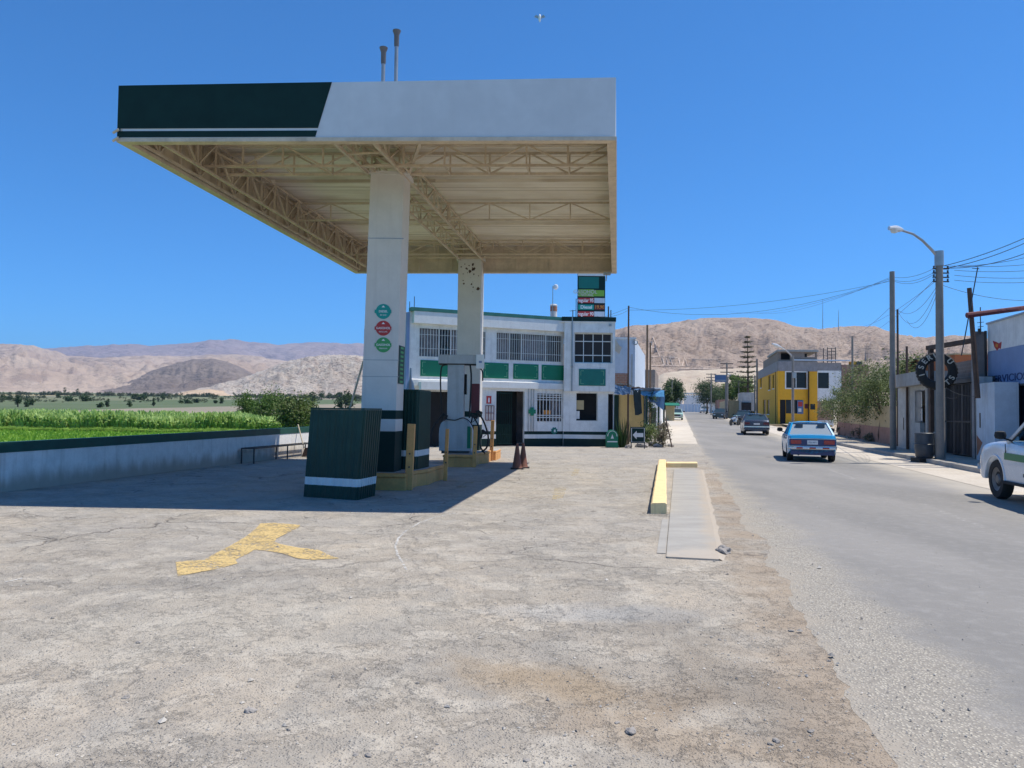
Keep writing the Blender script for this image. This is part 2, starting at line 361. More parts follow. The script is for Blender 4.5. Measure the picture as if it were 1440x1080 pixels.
def yard_material():
    m, t, b = newmat('yard'); v = t.pos(); tt, o = tnode(t, v)
    big = t.noise(v, .35, 5, .6); mid = t.noise(v, 2.2, 6, .62); fine = t.noise(v, 30, 5, .7); tiny = t.noise(v, 120, 3, .7)
    mott = t.noise(v, 9, 5, .7)
    col = t.mix(t.sst(.40, .60, big), (.47, .405, .32), (.345, .31, .26))
    col = t.mix(t.m('MULTIPLY', t.sst(.45, .62, mid), .85), col, (.52, .47, .39))       # dusty pale skin
    col = t.mix(t.m('MULTIPLY', t.sst(.48, .68, mott), .55), col, (.27, .24, .20))
    # worn cement further in, dustier and greyer
    cem = t.m('MULTIPLY', t.sst(6.5, 12, o[1]), t.sst(.30, .55, t.noise(v, .8, 4)))
    col = t.mix(t.m('MULTIPLY', cem, .6), col, (.375, .355, .325))
    pw_ = t.noise(t.sc(v, 1, 1, 1), .9, 3, .5, 1.2); col = t.mix(t.m('MULTIPLY', t.m('MULTIPLY', t.sst(.52, .57, pw_), t.sst(.72, .6, pw_)), .35), col, (.25, .24, .22))
    fn_ = t.noise(v, 1.15, 9, .72); fl = t.sst(.515, .545, fn_); fl2 = t.sst(.58, .60, t.noise(v, 3.4, 8, .7))
    col = t.mix(t.m('MULTIPLY', fl, .38), col, (.33, .29, .235)); col = t.mix(t.m('MULTIPLY', fl2, .5), col, (.53, .475, .395))
    # gravel speckle: light and dark chips, patchy
    vc = t.vor(v, 62, out='Color'); vd = t.vor(v, 62); ch = t.xyz(vc)[0]
    pat = t.sst(.40, .62, t.noise(v, 1.3, 4))
    dk = t.m('MULTIPLY', t.sst(.74, .86, ch), t.sst(.42, .25, vd)); lt = t.m('MULTIPLY', t.sst(.25, .12, ch), t.sst(.45, .25, vd))
    col = t.mix(t.m('MULTIPLY', dk, t.m('ADD', .35, t.m('MULTIPLY', pat, .5))), col, (.13, .12, .11))
    col = t.mix(t.m('MULTIPLY', lt, t.m('ADD', .25, t.m('MULTIPLY', pat, .5))), col, (.58, .53, .46))
    col = t.mix(t.m('MULTIPLY', t.sst(.45, .65, fine), .30), col, (.28, .245, .21))
    col = t.mix(t.m('MULTIPLY', t.sst(.45, .62, tiny), .20), col, (.60, .53, .45))
    # brown dirt strip beside the street, stains
    nz = t.noise(v, 1.6, 5, .6)
    wob = t.m('ADD', tt, t.m('MULTIPLY', t.m('SUBTRACT', nz, .5), .8))
    st = t.m('MULTIPLY', t.m('MULTIPLY', t.sst(.30, .70, wob), t.sst(32, 15, o[1])), t.sst(.30, .6, t.noise(v, .9, 4)))
    col = t.mix(t.m('MULTIPLY', st, t.m('ADD', .6, t.m('MULTIPLY', mott, .4))), col, (.36, .285, .21))
    for cx, cy, rx, ry, a, c, k in ((.26, 4.6, .75, .33, -.5, (.36, .265, .165), .75), (.75, 3.9, .8, .30, -.5, (.37, .28, .19), .6), (1.12, 5.9, .55, .7, .2, (.22, .20, .175), .6),
                                    (1.35, 4.7, .35, 1.0, .15, (.24, .205, .165), .65), (1.0, 4.4, .35, .3, .1, (.24, .19, .14), .6),
                                    (-2.1, 5.8, 1.7, 1.0, .3, (.47, .43, .36), .5), (.7, 6.2, .8, .3, 0, (.42, .42, .41), .5)):
        nn = t.noise(v, 3.1, 5, .65)
        col = t.mix(t.m('MULTIPLY', ell(t, o, cx, cy, rx, ry, a, nn, .8), k*.9), col, c)
    # cracks
    cv = t.vor(v, .55, 'DISTANCE_TO_EDGE'); w2 = t.n('ShaderNodeTexVoronoi', feature='DISTANCE_TO_EDGE')
    dv = t.n('ShaderNodeVectorMath', operation='ADD'); t.put(dv.inputs[0], v)
    nn = t.n('ShaderNodeTexNoise'); t.put(nn.inputs['Vector'], v); nn.inputs['Scale'].default_value = 1.5; nn.inputs['Detail'].default_value = 5
    t.put(dv.inputs[1], nn.outputs['Color']); t.put(w2.inputs['Vector'], dv.outputs[0]); w2.inputs['Scale'].default_value = .33
    crk = t.m('MULTIPLY', t.sst(.010, .002, w2.outputs['Distance']), t.m('MULTIPLY', t.sst(5.5, 9, o[1]), t.sst(.42, .6, big)))
    crk2 = t.m('MULTIPLY', t.sst(.018, .004, t.vor(dv.outputs[0], .9, 'DISTANCE_TO_EDGE')), t.m('MULTIPLY', t.sst(7, 10, o[1]), t.sst(.50, .62, mid)))
    crk = t.m('MAXIMUM', crk, t.m('MULTIPLY', crk2, .8))
    col = t.mix(t.m('MULTIPLY', crk, .75), col, (.14, .125, .11))
    t.put(b.inputs['Base Color'], col); b.inputs['Roughness'].default_value = .95; b.inputs['Specular IOR Level'].default_value = .25
    h = t.m('ADD', t.m('MULTIPLY', fine, .6), t.m('MULTIPLY', t.sst(.5, .1, vd), .5)); h = t.m('ADD', h, t.m('MULTIPLY', mott, 1.2)); h = t.m('ADD', h, t.m('MULTIPLY', tiny, .4))
    h = t.m('SUBTRACT', h, t.m('MULTIPLY', crk, 1.5)); h = t.m('SUBTRACT', h, t.m('MULTIPLY', fl, .7)); h = t.m('ADD', h, t.m('MULTIPLY', fl2, .5))
    nrm = t.bump(h, .85, .014); t.put(b.inputs['Normal'], t.bump(t.m('ADD', mid, big), .6, .10, nrm)); MT['yard'] = m
yard_material()
def road_material():
    m, t, b = newmat('asphalt'); v = t.pos(); tt, o = tnode(t, v)
    nz = t.noise(v, 1.1, 5, .65); n2 = t.noise(v, 6, 5, .7); fine = t.noise(v, 60, 4, .7); big = t.noise(t.sc(v, 1, .3, 1), .5, 4)
    col = t.mix(t.sst(.35, .65, big), (.215, .205, .19), (.27, .255, .235))
    col = t.mix(t.m('MULTIPLY', t.sst(.45, .7, n2), .35), col, (.35, .335, .315))
    col = t.mix(t.m('MULTIPLY', t.sst(.4, .7, fine), .35), col, (.19, .185, .18))
    # dust by the far side
    rs = t.m('ADD', tt, t.m('MULTIPLY', t.m('SUBTRACT', nz, .5), 1.4))
    col = t.mix(t.m('MULTIPLY', t.sst(5.4, 6.6, rs), .7), col, (.47, .42, .345))
    # worn stony margin on the near side
    vc = t.xyz(t.vor(v, 48, out='Color'))[0]; vd = t.vor(v, 48)
    agg = t.mix(t.sst(.2, .8, vc), (.54, .495, .41), (.40, .365, .31)); agg = t.mix(t.m('MULTIPLY', t.sst(.30, .55, vd), .75), agg, (.21, .19, .165))
    agg = t.mix(t.m('MULTIPLY', t.sst(.5, .75, n2), .5), agg, (.50, .45, .38))
    mg = t.m('ADD', tt, t.m('MULTIPLY', t.m('SUBTRACT', nz, .5), 1.1)); mg = t.m('ADD', mg, t.m('MULTIPLY', t.m('SUBTRACT', n2, .5), .5))
    edge = t.sst(2.15, 1.55, t.m('ADD', mg, t.m('MULTIPLY', o[1], .03))); col = t.mix(edge, col, agg)
    col = t.mix(t.m('MULTIPLY', t.sst(1.25, .85, mg), .85), col, (.37, .325, .265))
    # faint worn centre dashes
    s_ = t.m('ADD', t.m('MULTIPLY', o[0], SD), t.m('MULTIPLY', o[1], CD))
    dash = t.m('MULTIPLY', t.m('LESS_THAN', t.m('ABSOLUTE', t.m('SUBTRACT', tt, 4.35)), .06), t.m('LESS_THAN', t.m('FRACT', t.m('DIVIDE', t.m('SUBTRACT', s_, 12.0), 9.0)), .38))
    col = t.mix(t.m('MULTIPLY', t.m('MULTIPLY', dash, t.sst(.45, .65, n2)), .28), col, (.5, .48, .45))
    t.put(b.inputs['Base Color'], col); b.inputs['Roughness'].default_value = .9; b.inputs['Specular IOR Level'].default_value = .3
    h = t.m('ADD', t.m('MULTIPLY', fine, .4), t.m('MULTIPLY', t.m('MULTIPLY', t.sst(.5, .15, vd), edge), .7))
    t.put(b.inputs['Normal'], t.bump(t.m('ADD', h, t.m('MULTIPLY', n2, .4)), .8, .012)); MT['asphalt'] = m
road_material()
def slab_material():
    m, t, b = newmat('path_slab'); v = t.pos(); tt, o = tnode(t, v); n = t.noise(v, 2.5, 6, .65); n2 = t.noise(v, 18, 5, .7)
    col = t.mix(t.sst(.3, .7, t.noise(t.sc(v, 1, 3, 1), 1.0, 5)), (.315, .298, .27), (.385, .365, .33)); col = t.mix(t.m('MULTIPLY', t.sst(.45, .7, n2), .35), col, (.29, .27, .24))
    e = t.m('ADD', t.m('SUBTRACT', tt, t.m('MULTIPLY', o[1], .0135)), t.m('MULTIPLY', t.m('SUBTRACT', n, .5), .55)); col = t.mix(t.m('MULTIPLY', t.sst(.10, .34, e), .85), col, (.41, .345, .27))
    e2 = t.m('ADD', o[1], t.m('MULTIPLY', t.m('SUBTRACT', n, .5), 2.2)); col = t.mix(t.m('MULTIPLY', t.sst(9.3, 8.5, e2), .8), col, (.44, .38, .31))
    t.put(b.inputs['Base Color'], col); b.inputs['Roughness'].default_value = .95; t.put(b.inputs['Normal'], t.bump(n2, .5, .01)); MT['path_slab'] = m
slab_material()
def dirtmat(name, c1, c2, sc=.8, bump=.5, bd=.02):
    m, t, b = newmat(name); v = t.pos(); n1 = t.noise(v, sc, 6, .6); n2 = t.noise(v, sc*12, 5, .7); n3 = t.noise(v, sc*60, 4, .7)
    col = t.mix(t.sst(.35, .65, n1), c1, c2); col = t.mix(t.m('MULTIPLY', t.sst(.45, .7, n2), .4), col, tuple(x*.6 for x in c1))
    col = t.mix(t.m('MULTIPLY', t.sst(.5, .7, n3), .3), col, tuple(min(.8, x*1.3) for x in c2))
    t.put(b.inputs['Base Color'], col); b.inputs['Roughness'].default_value = .95
    t.put(b.inputs['Normal'], t.bump(t.m('ADD', n2, n3), bump, bd)); MT[name] = m
dirtmat('shoulder', (.50, .44, .36), (.58, .52, .44))
dirtmat('dry_earth', (.40, .33, .25), (.47, .39, .30), .05)
dirtmat('lawn_soil', (.15, .28, .03), (.20, .36, .05), .2)
def farm_material():
    m, t, b = newmat('farmland'); v = t.pos()
    vv = t.sc(v, .012, .0035, 0); c = t.xyz(t.vor(vv, 1.0, out='Color')); n = t.noise(v, .03, 5)
    col = t.mix(t.sst(.25, .45, c[0]), (.28, .235, .18), (.085, .12, .045)); col = t.mix(t.sst(.6, .75, c[1]), col, (.30, .25, .13))
    col = t.mix(t.sst(.75, .9, c[2]), col, (.36, .32, .27)); col = t.mix(t.m('MULTIPLY', t.sst(.45, .7, n), .5), col, (.14, .15, .09))
    t.put(b.inputs['Base Color'], col); b.inputs['Roughness'].default_value = 1; MT['farmland'] = m
farm_material()
# base sheet out to the horizon
ys = [-40, -20, 0, 10, 20, 30, 40, 50, 60, 75, 90, 110, 130, 150, 175, 200, 230, 260, 300, 350, 420, 500, 600, 750, 900, 1100, 1400, 1800, 2500, 3500, 5000, 7000, 8500]
rows = []
for y in ys:
    r = []
    for i in range(61):
        k = -1.5 + 3.0*i/60; x = k*(abs(y)*1.0+70); r.append((x, y, min(hz(x, y), 30+y*.004)-.06-(.35 if (x*CD-y*SD < -11 and y < 150) else 0)))
    rows.append(r)
mb = MB(); mb.grid(rows); struct(mb.build('ground', 'dry_earth'))
# farmland beyond the crops
rows = []
for y in [112, 130, 150, 200, 260, 330, 420, 520, 650, 820, 1050]:
    rows.append([(x, y, hz(x, y)+.15) for x in [ -y*.95 + (y*.95-16-y*.10)*i/14 for i in range(15)]])
mb = MB(); mb.grid(rows); struct(mb.build('farmland', 'farmland'))
# station yard: from the boundary wall to the street edge
def strip(name, t0, t1, s0, s1, mat, dz, nt_=8, ds=4, rag=0.0):
    rows = []; k = int((s1-s0)/ds)+1
    sl_ = sorted(set([s0+(s1-s0)*i/k for i in range(k+1)]))
    for s in sl_:
        row = []
        for j in range(nt_+1):
            p = RD(s, t0+(t1-t0)*j/nt_); p.z = hz(p.x, p.y)+dz; row.append(p)
        rows.append(row)
    mb = MB(); mb.grid(rows); return struct(mb.build(name, mat))
strip('forecourt', -12.6, 1.15, -12, 42, 'yard', 0.0, 14, 2)
strip('forecourt', -3.4, 1.15, 42, 190, 'shoulder', 0.0, 4, 4).name = 'roadside_dirt'
rows = []
s = -14.0
while s < 190:
    r = []; e = .98+.16*noise.fractal(Vector((s*.55, 0, 1)), .8, 2, 5)*min(1, 40/max(s, 20)) + .05*noise.noise(Vector((s*6, 3, 1)))
    for t_ in [e, 1.5, 2.2, 3, 3.8, 4.6, 5.4, 6.2, 7.0]: p = RD(s, t_); p.z = hz(p.x, p.y)+(.006 if t_ > e else .001); r.append(p)
    rows.append(r); s += .08 if s < 16 and s > 2 else (.3 if s < 40 else 2)
mb = MB(); mb.grid(rows); struct(mb.build('road', 'asphalt'))
strip('road_shoulder', 6.75, 9.0, -14, 120, 'shoulder', .012, 5, 2)
# field behind the boundary wall
def field_t(s, off): return -12.6
rows = []
for y in [2, 10, 20, 30, 45, 67, 90, 112]:
    xr = (-12.75 + y*SD)/CD*1.0 ; rows.append([(x, y, hz(x, y)+.01) for x in [-y*1.0-40 + (xr+y*1.0+40)*i/10 for i in range(11)]])
mb = MB(); mb.grid(rows); struct(mb.build('grass_field', 'lawn_soil'))
rng = random.Random(3)
def wallX(y): return (-12.75 + y*SD)/CD
mb = MB(); mb.raw = 1
for k in range(15000):
    y = 30+ (66.5-30)*rng.random(); x = rng.uniform(-y*.72, wallX(y)-.3); h = rng.uniform(.10, .26); a = rng.random()*6.28; z = hz(x, y)
    dx, dy = math.cos(a)*.09, math.sin(a)*.09; lx, ly = rng.gauss(0, .05), rng.gauss(0, .05)
    mb.add([(x-dx, y-dy, z), (x+dx, y+dy, z), (x+lx, y+ly, z+h)], [(0,1,2)])
tag(mb.build('low_crop', 'leaf_lawn'), kind='stuff')
mb = MB(); mb.raw = 1
for k in range(9500):
    y = 66 + 46*(rng.random()**1.7); x = rng.uniform(-y*.75, -y*.255); z = hz(x, y); h = rng.uniform(1.1, 1.75)*(1+.15*math.sin(x*.7+y*.2))
    for q in range(6):
        a = rng.random()*6.28; c, s_ = math.cos(a), math.sin(a); w_ = rng.uniform(.05, .10); hh = h*rng.uniform(.55, 1); rr = rng.uniform(.2, .5)
        x0, y0 = x+rng.gauss(0, .06), y+rng.gauss(0, .06)
        mb.add([(x0, y0, z+hh*.35), (x0-s_*w_+c*rr*.5, y0+c*w_+s_*rr*.5, z+hh), (x0+c*rr, y0+s_*rr, z+hh*.82), (x0+s_*w_+c*rr*.5, y0-c*w_+s_*rr*.5, z+hh*.9)], [(0,1,2,3)])
tag(mb.build('maize_crop', 'leaf_corn'), kind='stuff')
# loose stones on the yard
m, t, b = newmat('pebble'); r = t.n('ShaderNodeNewGeometry').outputs['Random Per Island']
t.put(b.inputs['Base Color'], t.mix(r, (.20, .185, .17), (.58, .53, .46))); b.inputs['Roughness'].default_value = .95; MT['pebble'] = m
def pebble(mb, x, y, z, r, rng):
    vs = []
    for (a, b_, c) in ((1,0,0),(-1,0,0),(0,1,0),(0,-1,0),(0,0,1),(0,0,-.3)):
        q = rng.uniform(.6, 1.15); vs.append((a*r*q+rng.gauss(0, r*.15), b_*r*q*.8+rng.gauss(0, r*.15), c*r*.62*q))
    an = rng.random()*6.28; ca, sa = math.cos(an), math.sin(an)
    mb.add([(x+p[0]*ca-p[1]*sa, y+p[0]*sa+p[1]*ca, z+p[2]) for p in vs], [(0,2,4),(2,1,4),(1,3,4),(3,0,4),(2,0,5),(1,2,5),(3,1,5),(0,3,5)])
rng = random.Random(11); mb = MB(); mb.raw = 1
for k in range(16000):
    y = 2.7 + 13*(rng.random()**1.9); tx = rng.uniform(-.7, .72); x = tx*y; t_ = x*CD-y*SD
    if t_ > 3.0 or t_ < -12: continue
    if t_ > 1.6 and rng.random() < .75: continue
    dens = noise.noise(Vector((x*.9, y*.9, 0)))*.5+.5
    if .3 < t_ < 1.5: dens += .35
    if abs(x-1.1) < .8 and abs(y-5.8) < 1.2: dens += .4
    if dens < rng.random()*.95: continue
    if -.3 < t_ < .6 and y > 8.5: continue
    r = rng.choice((.003, .004, .005, .006, .007, .009)) * rng.uniform(.8, 1.4)
    if rng.random() < .022: r *= 2.6
    pebble(mb, x, y, hz(x, y)+r*.2+(.008 if t_ > .86 else 0), r, rng)
tag(mb.build('gravel', 'pebble'), kind='stuff')
# ================================================================== HILLS
def hillmat(name, c1, c2, c3, sc, dark=None, da=.5, bump=.6, bd=4.0, gully=True):
    m, t, b = newmat(name); v = t.pos()
    n1 = t.noise(v, sc, 7, .62); n2 = t.noise(v, sc*6, 6, .65, .6); n3 = t.noise(t.sc(v, 1, 1, 3.5), sc*22, 5, .7)
    col = t.mix(t.sst(.36, .64, n1), c1, c2); col = t.mix(t.m('MULTIPLY', t.sst(.46, .66, n2), .75), col, c3)
    if dark: col = t.mix(t.m('MULTIPLY', t.sst(.53, .66, n3), da), col, dark)
    t.put(b.inputs['Base Color'], col); b.inputs['Roughness'].default_value = 1; b.inputs['Specular IOR Level'].default_value = .1
    t.put(b.inputs['Normal'], t.bump(t.m('ADD', n2, n3), bump, bd)); MT[name] = m
def interp(pts, x):
    if x <= pts[0][0]: return pts[0][1]
    for (a, b), (c, d) in zip(pts, pts[1:]):
        if x <= c: return b + (d-b)*(x-a)/(c-a)
    return pts[-1][1]
def hill(name, pts, Db, Dc, yb, mat, amp, fr, seed, step=3.0, nv=46, prof=1.0, crest=.8):
    x0, x1 = pts[0][0], pts[-1][0]; n = int((x1-x0)/step); rows = []
    for j in range(nv+9):
        v = min(j/nv, 1); row = []
        for i in range(n+1):
            px = x0+(x1-x0)*i/n; yc = interp(pts, px) + crest*(noise.fractal(Vector((px*.06, seed, 0)), .9, 2.0, 5))*2
            pb = P(px, yb if not callable(yb) else yb(px), Db); pc = P(px, yc, Dc); pb.z = max(pb.z, -1)
            if j <= nv:
                Y = Db+(Dc-Db)*v; X = pb.x/Db*Y; z = pb.z-2+(pc.z-pb.z+2)*(v**prof)
                q = Vector((X*fr, Y*fr, seed)); rd = 1-abs(noise.fractal(q, .7, 2.1, 6))*2.4
                g = rd*.7 + noise.fractal(q*2.3, .8, 2, 5)*.6
                z += amp*(g-.25)*min(1, 3*v)*(1-v)**.45 * max(.15, min(1, (pc.z-pb.z)/(amp*4)))
            else:
                k = (j-nv)/8; Y = Dc*(1+.35*k); X = pc.x/Dc*Y*1.0; z = pc.z*(1-k)**1.0 - (20*k)
            row.append((X, Y, z))
        rows.append(row)
    mb = MB(); mb.raw = 1; mb.grid(rows); return struct(mb.build(name, mat, smooth=True, sharp=180))
hillmat('rock_far', (.34, .26, .26), (.40, .32, .31), (.29, .22, .22), .0012, (.22, .16, .14), .5, .8, 30)
hillmat('rock_pink', (.39, .295, .23), (.48, .38, .30), (.29, .215, .175), .002, (.30, .24, .20), .5, .7, 14)
hillmat('rock_violet', (.21, .17, .15), (.28, .23, .20), (.17, .14, .125), .004, (.12, .10, .09), .6, .8, 10)
hillmat('rock_pale', (.53, .455, .385), (.64, .575, .495), (.42, .33, .275), .009, (.17, .125, .10), 1.0, 1.0, 5)
hillmat('rock_tan', (.54, .40, .27), (.60, .46, .33), (.46, .34, .23), .01, None)
hillmat('rock_brown', (.37, .285, .23), (.44, .35, .285), (.30, .23, .185), .009, (.17, .125, .10), .85, .9, 3)
hillmat('sand_pale', (.47, .39, .30), (.53, .46, .36), (.42, .33, .26), .02, (.45, .38, .3), .3, .5, .8)
hill('far_mountains', [(-150,492),(0,489),(75,490),(100,488),(150,485),(190,484),(215,487),(245,484),(290,478),(330,477),(350,481),(390,484),(440,481),(510,483),(575,484),(700,492),(900,505),(1200,512)], 4600, 6200, 520, 'rock_far', 90, .0011, 1.3, 4, 40, 1.1, .9)
hill('left_mountains', [(-250,484),(-60,482),(0,485),(15,484),(60,491),(95,500),(140,503),(200,500),(260,501),(310,498),(350,500),(400,508),(480,512),(600,520),(700,535)], 1300, 3600, 550, 'rock_pink', 110, .0022, 4.1, 3, 70, 1.15, .6)
hill('dark_hill', [(120,553),(150,545),(180,535),(205,524),(235,514),(270,505),(300,504),(325,511),(345,521),(370,532),(420,545),(470,552)], 1150, 1900, 552, 'rock_violet', 26, .006, 7.7, 2, 50, .95, .4)
hill('tan_rise', [(205,560),(240,555),(270,549),(295,547),(325,552),(380,559),(430,563)], 700, 900, 563, 'rock_tan', 3, .01, 9.2, 3, 30, .9, .3)
hill('pale_hill', [(215,556),(260,551),(300,542),(330,534),(352,527),(385,514),(410,507),(430,502),(455,500),(475,499),(510,500),(560,503),(620,512),(680,528),(740,545),(790,556)], 760, 1250, 560, 'rock_pale', 19, .012, 2.2, 2, 60, .9, .9)
town = hill('town_hill', [(740,500),(800,482),(866,463),(890,458),(915,457),(940,455),(985,448),(1020,446),(1060,446),(1090,450),(1120,459),(1150,462),(1175,460),(1200,458),(1235,460),(1255,468),(1285,475),(1310,475),(1345,471),(1372,473),(1420,482),(1500,490),(1650,500)], 430, 900, 534, 'rock_brown', 13, .016, 5.5, 2, 70, 1.0, .7)
hill('sand_slope', [(740,560),(850,552),(905,538),(935,524),(970,521),(1020,519),(1060,516),(1110,520),(1180,530),(1230,548),(1300,560)], 330, 440, 566, 'sand_pale', 2.0, .03, 3.9, 3, 24, .9, .5)
# pale stone letters and terraces laid out on the town hill
dg = bpy.context.evaluated_depsgraph_get(); bvh = BVHTree.FromObject(town, dg)
def onhill(px, py):
    h = bvh.ray_cast(EYE, ray(px, py).normalized()); return h[0], h[1]
def stroke(mb, pts, w_):
    for (a, b), (c, d) in zip(pts, pts[1:]):
        n = max(1, int(math.hypot(c-a, d-b)/3)); L = math.hypot(c-a, d-b); nx, ny = -(d-b)/L*w_/2, (c-a)/L*w_/2
        for i in range(n):
            q = [(a+(c-a)*i/n+nx, b+(d-b)*i/n+ny), (a+(c-a)*(i+1)/n+nx, b+(d-b)*(i+1)/n+ny), (a+(c-a)*(i+1)/n-nx, b+(d-b)*(i+1)/n-ny), (a+(c-a)*i/n-nx, b+(d-b)*i/n-ny)]
            ps = []
            for u in q:
                p, nn = onhill(*u)
                if p is None: break
                if nn.z < 0: nn = -nn
                ps.append(p+nn*.35)
            if len(ps) == 4: mb.prism(ps, (0, 0, .12))
letters = [('A', [[(915,501),(918,474)],[(918,474),(927,501)],[(917,489),(923,489)]]), ('I', [[(932,503),(934,514)],[(930,503),(935,503)],[(931,514),(937,514)]]),
           ('T', [[(941,503),(952,503)],[(937,504),(940,514)],[(943,504),(946,514)]]), ('I', [[(954,504),(956,514)]]), ('A', [[(959,515),(962,503)],[(962,503),(967,515)]])]
names_ = ['large slanting pale stone letter high on the brown town hill, above the row of letters', 'first pale stone letter of the row on the brown hill, nearest the thin brown pole', 'widest pale stone letter in the row on the brown hill',
          'narrow single stroke pale stone letter in the row on the brown hill', 'last pale stone letter at the right end of the row on the brown hill']
for (l, st), nm in zip(letters, names_):
    mb = MB(); [stroke(mb, s_, 1.15) for s_ in st]; tag(mb.build('hill_letter', 'pale_stone'), nm, 'hill letter', 'pale stone letters on the brown hill')
for pts, nm in (([(915,502),(945,501.5)], 'short pale stone line just above the row of hill letters'), ([(915,515),(968,515.5)], 'pale stone line underlining the row of hill letters'), ([(968,505.5),(1010,506)], 'pale line running right from the row of hill letters'), ([(955,519.5),(1010,519)], 'pale terrace line on the brown hill below the stone letters')):
    mb = MB(); stroke(mb, pts, .6); tag(mb.build('stone_line', 'pale_stone'), nm, 'stone line', 'pale stone lines on the brown hill')
# ================================================================== VEGETATION
def leaves(mb, c, rad, nclump, nleaf, ls, rng, fill=.55, cr=.28, drop=0):
    c = Vector(c)
    for k in range(nclump):
        while 1:
            p = Vector((rng.uniform(-1, 1), rng.uniform(-1, 1), rng.uniform(-1, 1)))
            if fill*.7 < p.length < 1: break
        q = c + Vector((p.x*rad[0], p.y*rad[1], p.z*rad[2])); sz = cr*min(rad)*rng.uniform(.6, 1.3)
        for j in range(int(nleaf*rng.uniform(.6, 1.3))):
            a = q + Vector((rng.gauss(0, sz), rng.gauss(0, sz), rng.gauss(0, sz*.8)))
            u = Vector((rng.gauss(0, 1), rng.gauss(0, 1), rng.gauss(0, 1))).normalized(); w_ = u.orthogonal().normalized(); s_ = ls*rng.uniform(.6, 1.3)
            mb.add([a-u*s_, a+w_*s_*.45, a+u*s_, a-w_*s_*.45], [(0,1,2,3)])
def tree(name, label, cat, base, h, rad, mat, rng, nclump=60, nleaf=60, ls=.12, trunk=.12, group=None, bark='wood', limbs=5, lean=(0,0), stems=1, crown_z=None, fill=.55, cr=.28):
    t = thing(name, label, cat, base, group); b = Vector(base); cz = crown_z if crown_z is not None else h-rad[2]
    c = b + Vector((lean[0], lean[1], cz)); mb = MB()
    for st in range(stems):
        o = Vector((rng.uniform(-.25, .25), rng.uniform(-.2, .2), 0))*(stems > 1)*1.6
        top = c + Vector((rng.uniform(-.4, .4)*rad[0]*(stems > 1), 0, -rad[2]*.3)); md = (b+o+top)/2+Vector((rng.gauss(0, .06)*h*.3, 0, 0))
        mb.tube([b+o+Vector((0,0,-.1)), b+o+(md-b-o)*.5+Vector((rng.gauss(0,.02)*h,0,0)), md, top], [trunk*1.2, trunk, trunk*.8, trunk*.4], 7)
        for k in range(limbs):
            a = rng.random()*6.28; e = c + Vector((math.cos(a)*rad[0]*.7, math.sin(a)*rad[1]*.7, rng.uniform(-.3, .6)*rad[2])); s0 = md+(top-md)*rng.uniform(.0, .8)
            mb.tube([s0, (s0+e)/2+Vector((0,0,.08*h*rng.random())), e], [trunk*.45, trunk*.3, trunk*.1], 5)
    mb.build('trunk', bark, t); mb = MB(); mb.raw = 1
    leaves(mb, c, rad, nclump, nleaf, ls, rng, fill, cr); mb.build('crown', mat, t); return t
rng = random.Random(21)
# right side: loose olive street trees before the pink wall
def rt(px, py, Y=None):
    g = G(px, py) if Y is None else P(px, py, Y); g.z = hz(g.x, g.y); return g
for (px, Y, h, rx, rz, lbl, stems, n) in ((1195, 50, 3.9, 1.5, 1.5, 'leftmost loose olive street tree before the low pink wall', 2, 60), (1222, 45, 4.6, 1.7, 1.7, 'tallest olive tree with forked trunk before the low pink wall', 2, 85),
                                       (1243, 41.5, 4.2, 1.4, 1.6, 'olive tree right behind the first concrete utility pole', 2, 60), (1178, 56, 3.1, 1.3, 1.1, 'small olive tree next to the white house with brick base', 1, 36)):
    p = P(px, 600, Y); p.z = hz(p.x, p.y)
    tree('street_tree', lbl, 'tree', p, h, (rx, 1.3, rz), 'leaf_olive', rng, int(n*.72), 150, .06, .06, 'olive street trees before the pink wall', 'dark_wood', 6, stems=stems, fill=.3, cr=.22)
for (px, Y, r, lbl) in ((1212, 46, .55, 'low grey green shrub at the foot of the forked olive tree'), (1232, 43, .45, 'low dry shrub before the pink wall, right of the forked olive tree'), (1190, 52, .5, 'low shrub at the left end of the pink wall')):
    p = P(px, 600, Y); p.z = hz(p.x, p.y); mb = MB(); mb.raw = 1; leaves(mb, p+Vector((0,0,r*.6)), (r*1.5, r, r*.8), 22, 50, .06, rng, .2)
    tag(mb.build('shrub', 'leaf_grey'), lbl, 'shrub', 'low shrubs along the pink wall')
for (px, Y, h, rx, lbl) in ((1265, 47, 4.9, 1.3, 'bushy green tree rising behind the flat grey roof, left'), (1283, 44, 5.0, 1.2, 'bushy green tree rising behind the flat grey roof, beside the tyre sign')):
    p = P(px, 560, Y); p.z = hz(p.x, p.y); tree('courtyard_tree', lbl, 'tree', p, h, (rx, 1.2, 1.2), 'leaf_olive', rng, 40, 70, .1, .08, 'trees behind the workshop roof', fill=.3)
# far street trees
for (px, Y, top, w_, lbl, mat) in ((948, 112, 532, 24, 'dark round tree at the left roadside near the far gate', 'leaf_dark'), (993, 150, 537, 34, 'dark round tree above the gate at the far end of the street', 'leaf_dark'),
        (1030, 128, 526, 24, 'bright green street tree right of the billboard pole', 'leaf_green'), (1046, 122, 528, 30, 'wide green street tree in front of the conifer', 'leaf_green'), (938, 96, 546, 14, 'small dark tree behind the parked pale teal car', 'leaf_dark'), (1010, 165, 545, 22, 'low dark tree behind the billboard at the far end of the street', 'leaf_dark')):
    p = P(px, 570, Y); p.z = hz(p.x, p.y); h = P(px, top, Y).z-p.z; r = w_*Y/1080/2
    tree('roadside_tree', lbl, 'tree', p, h, (r, r, h*.33), mat, rng, 60, 90, .15, .16, 'trees at the far end of the street', fill=.3)
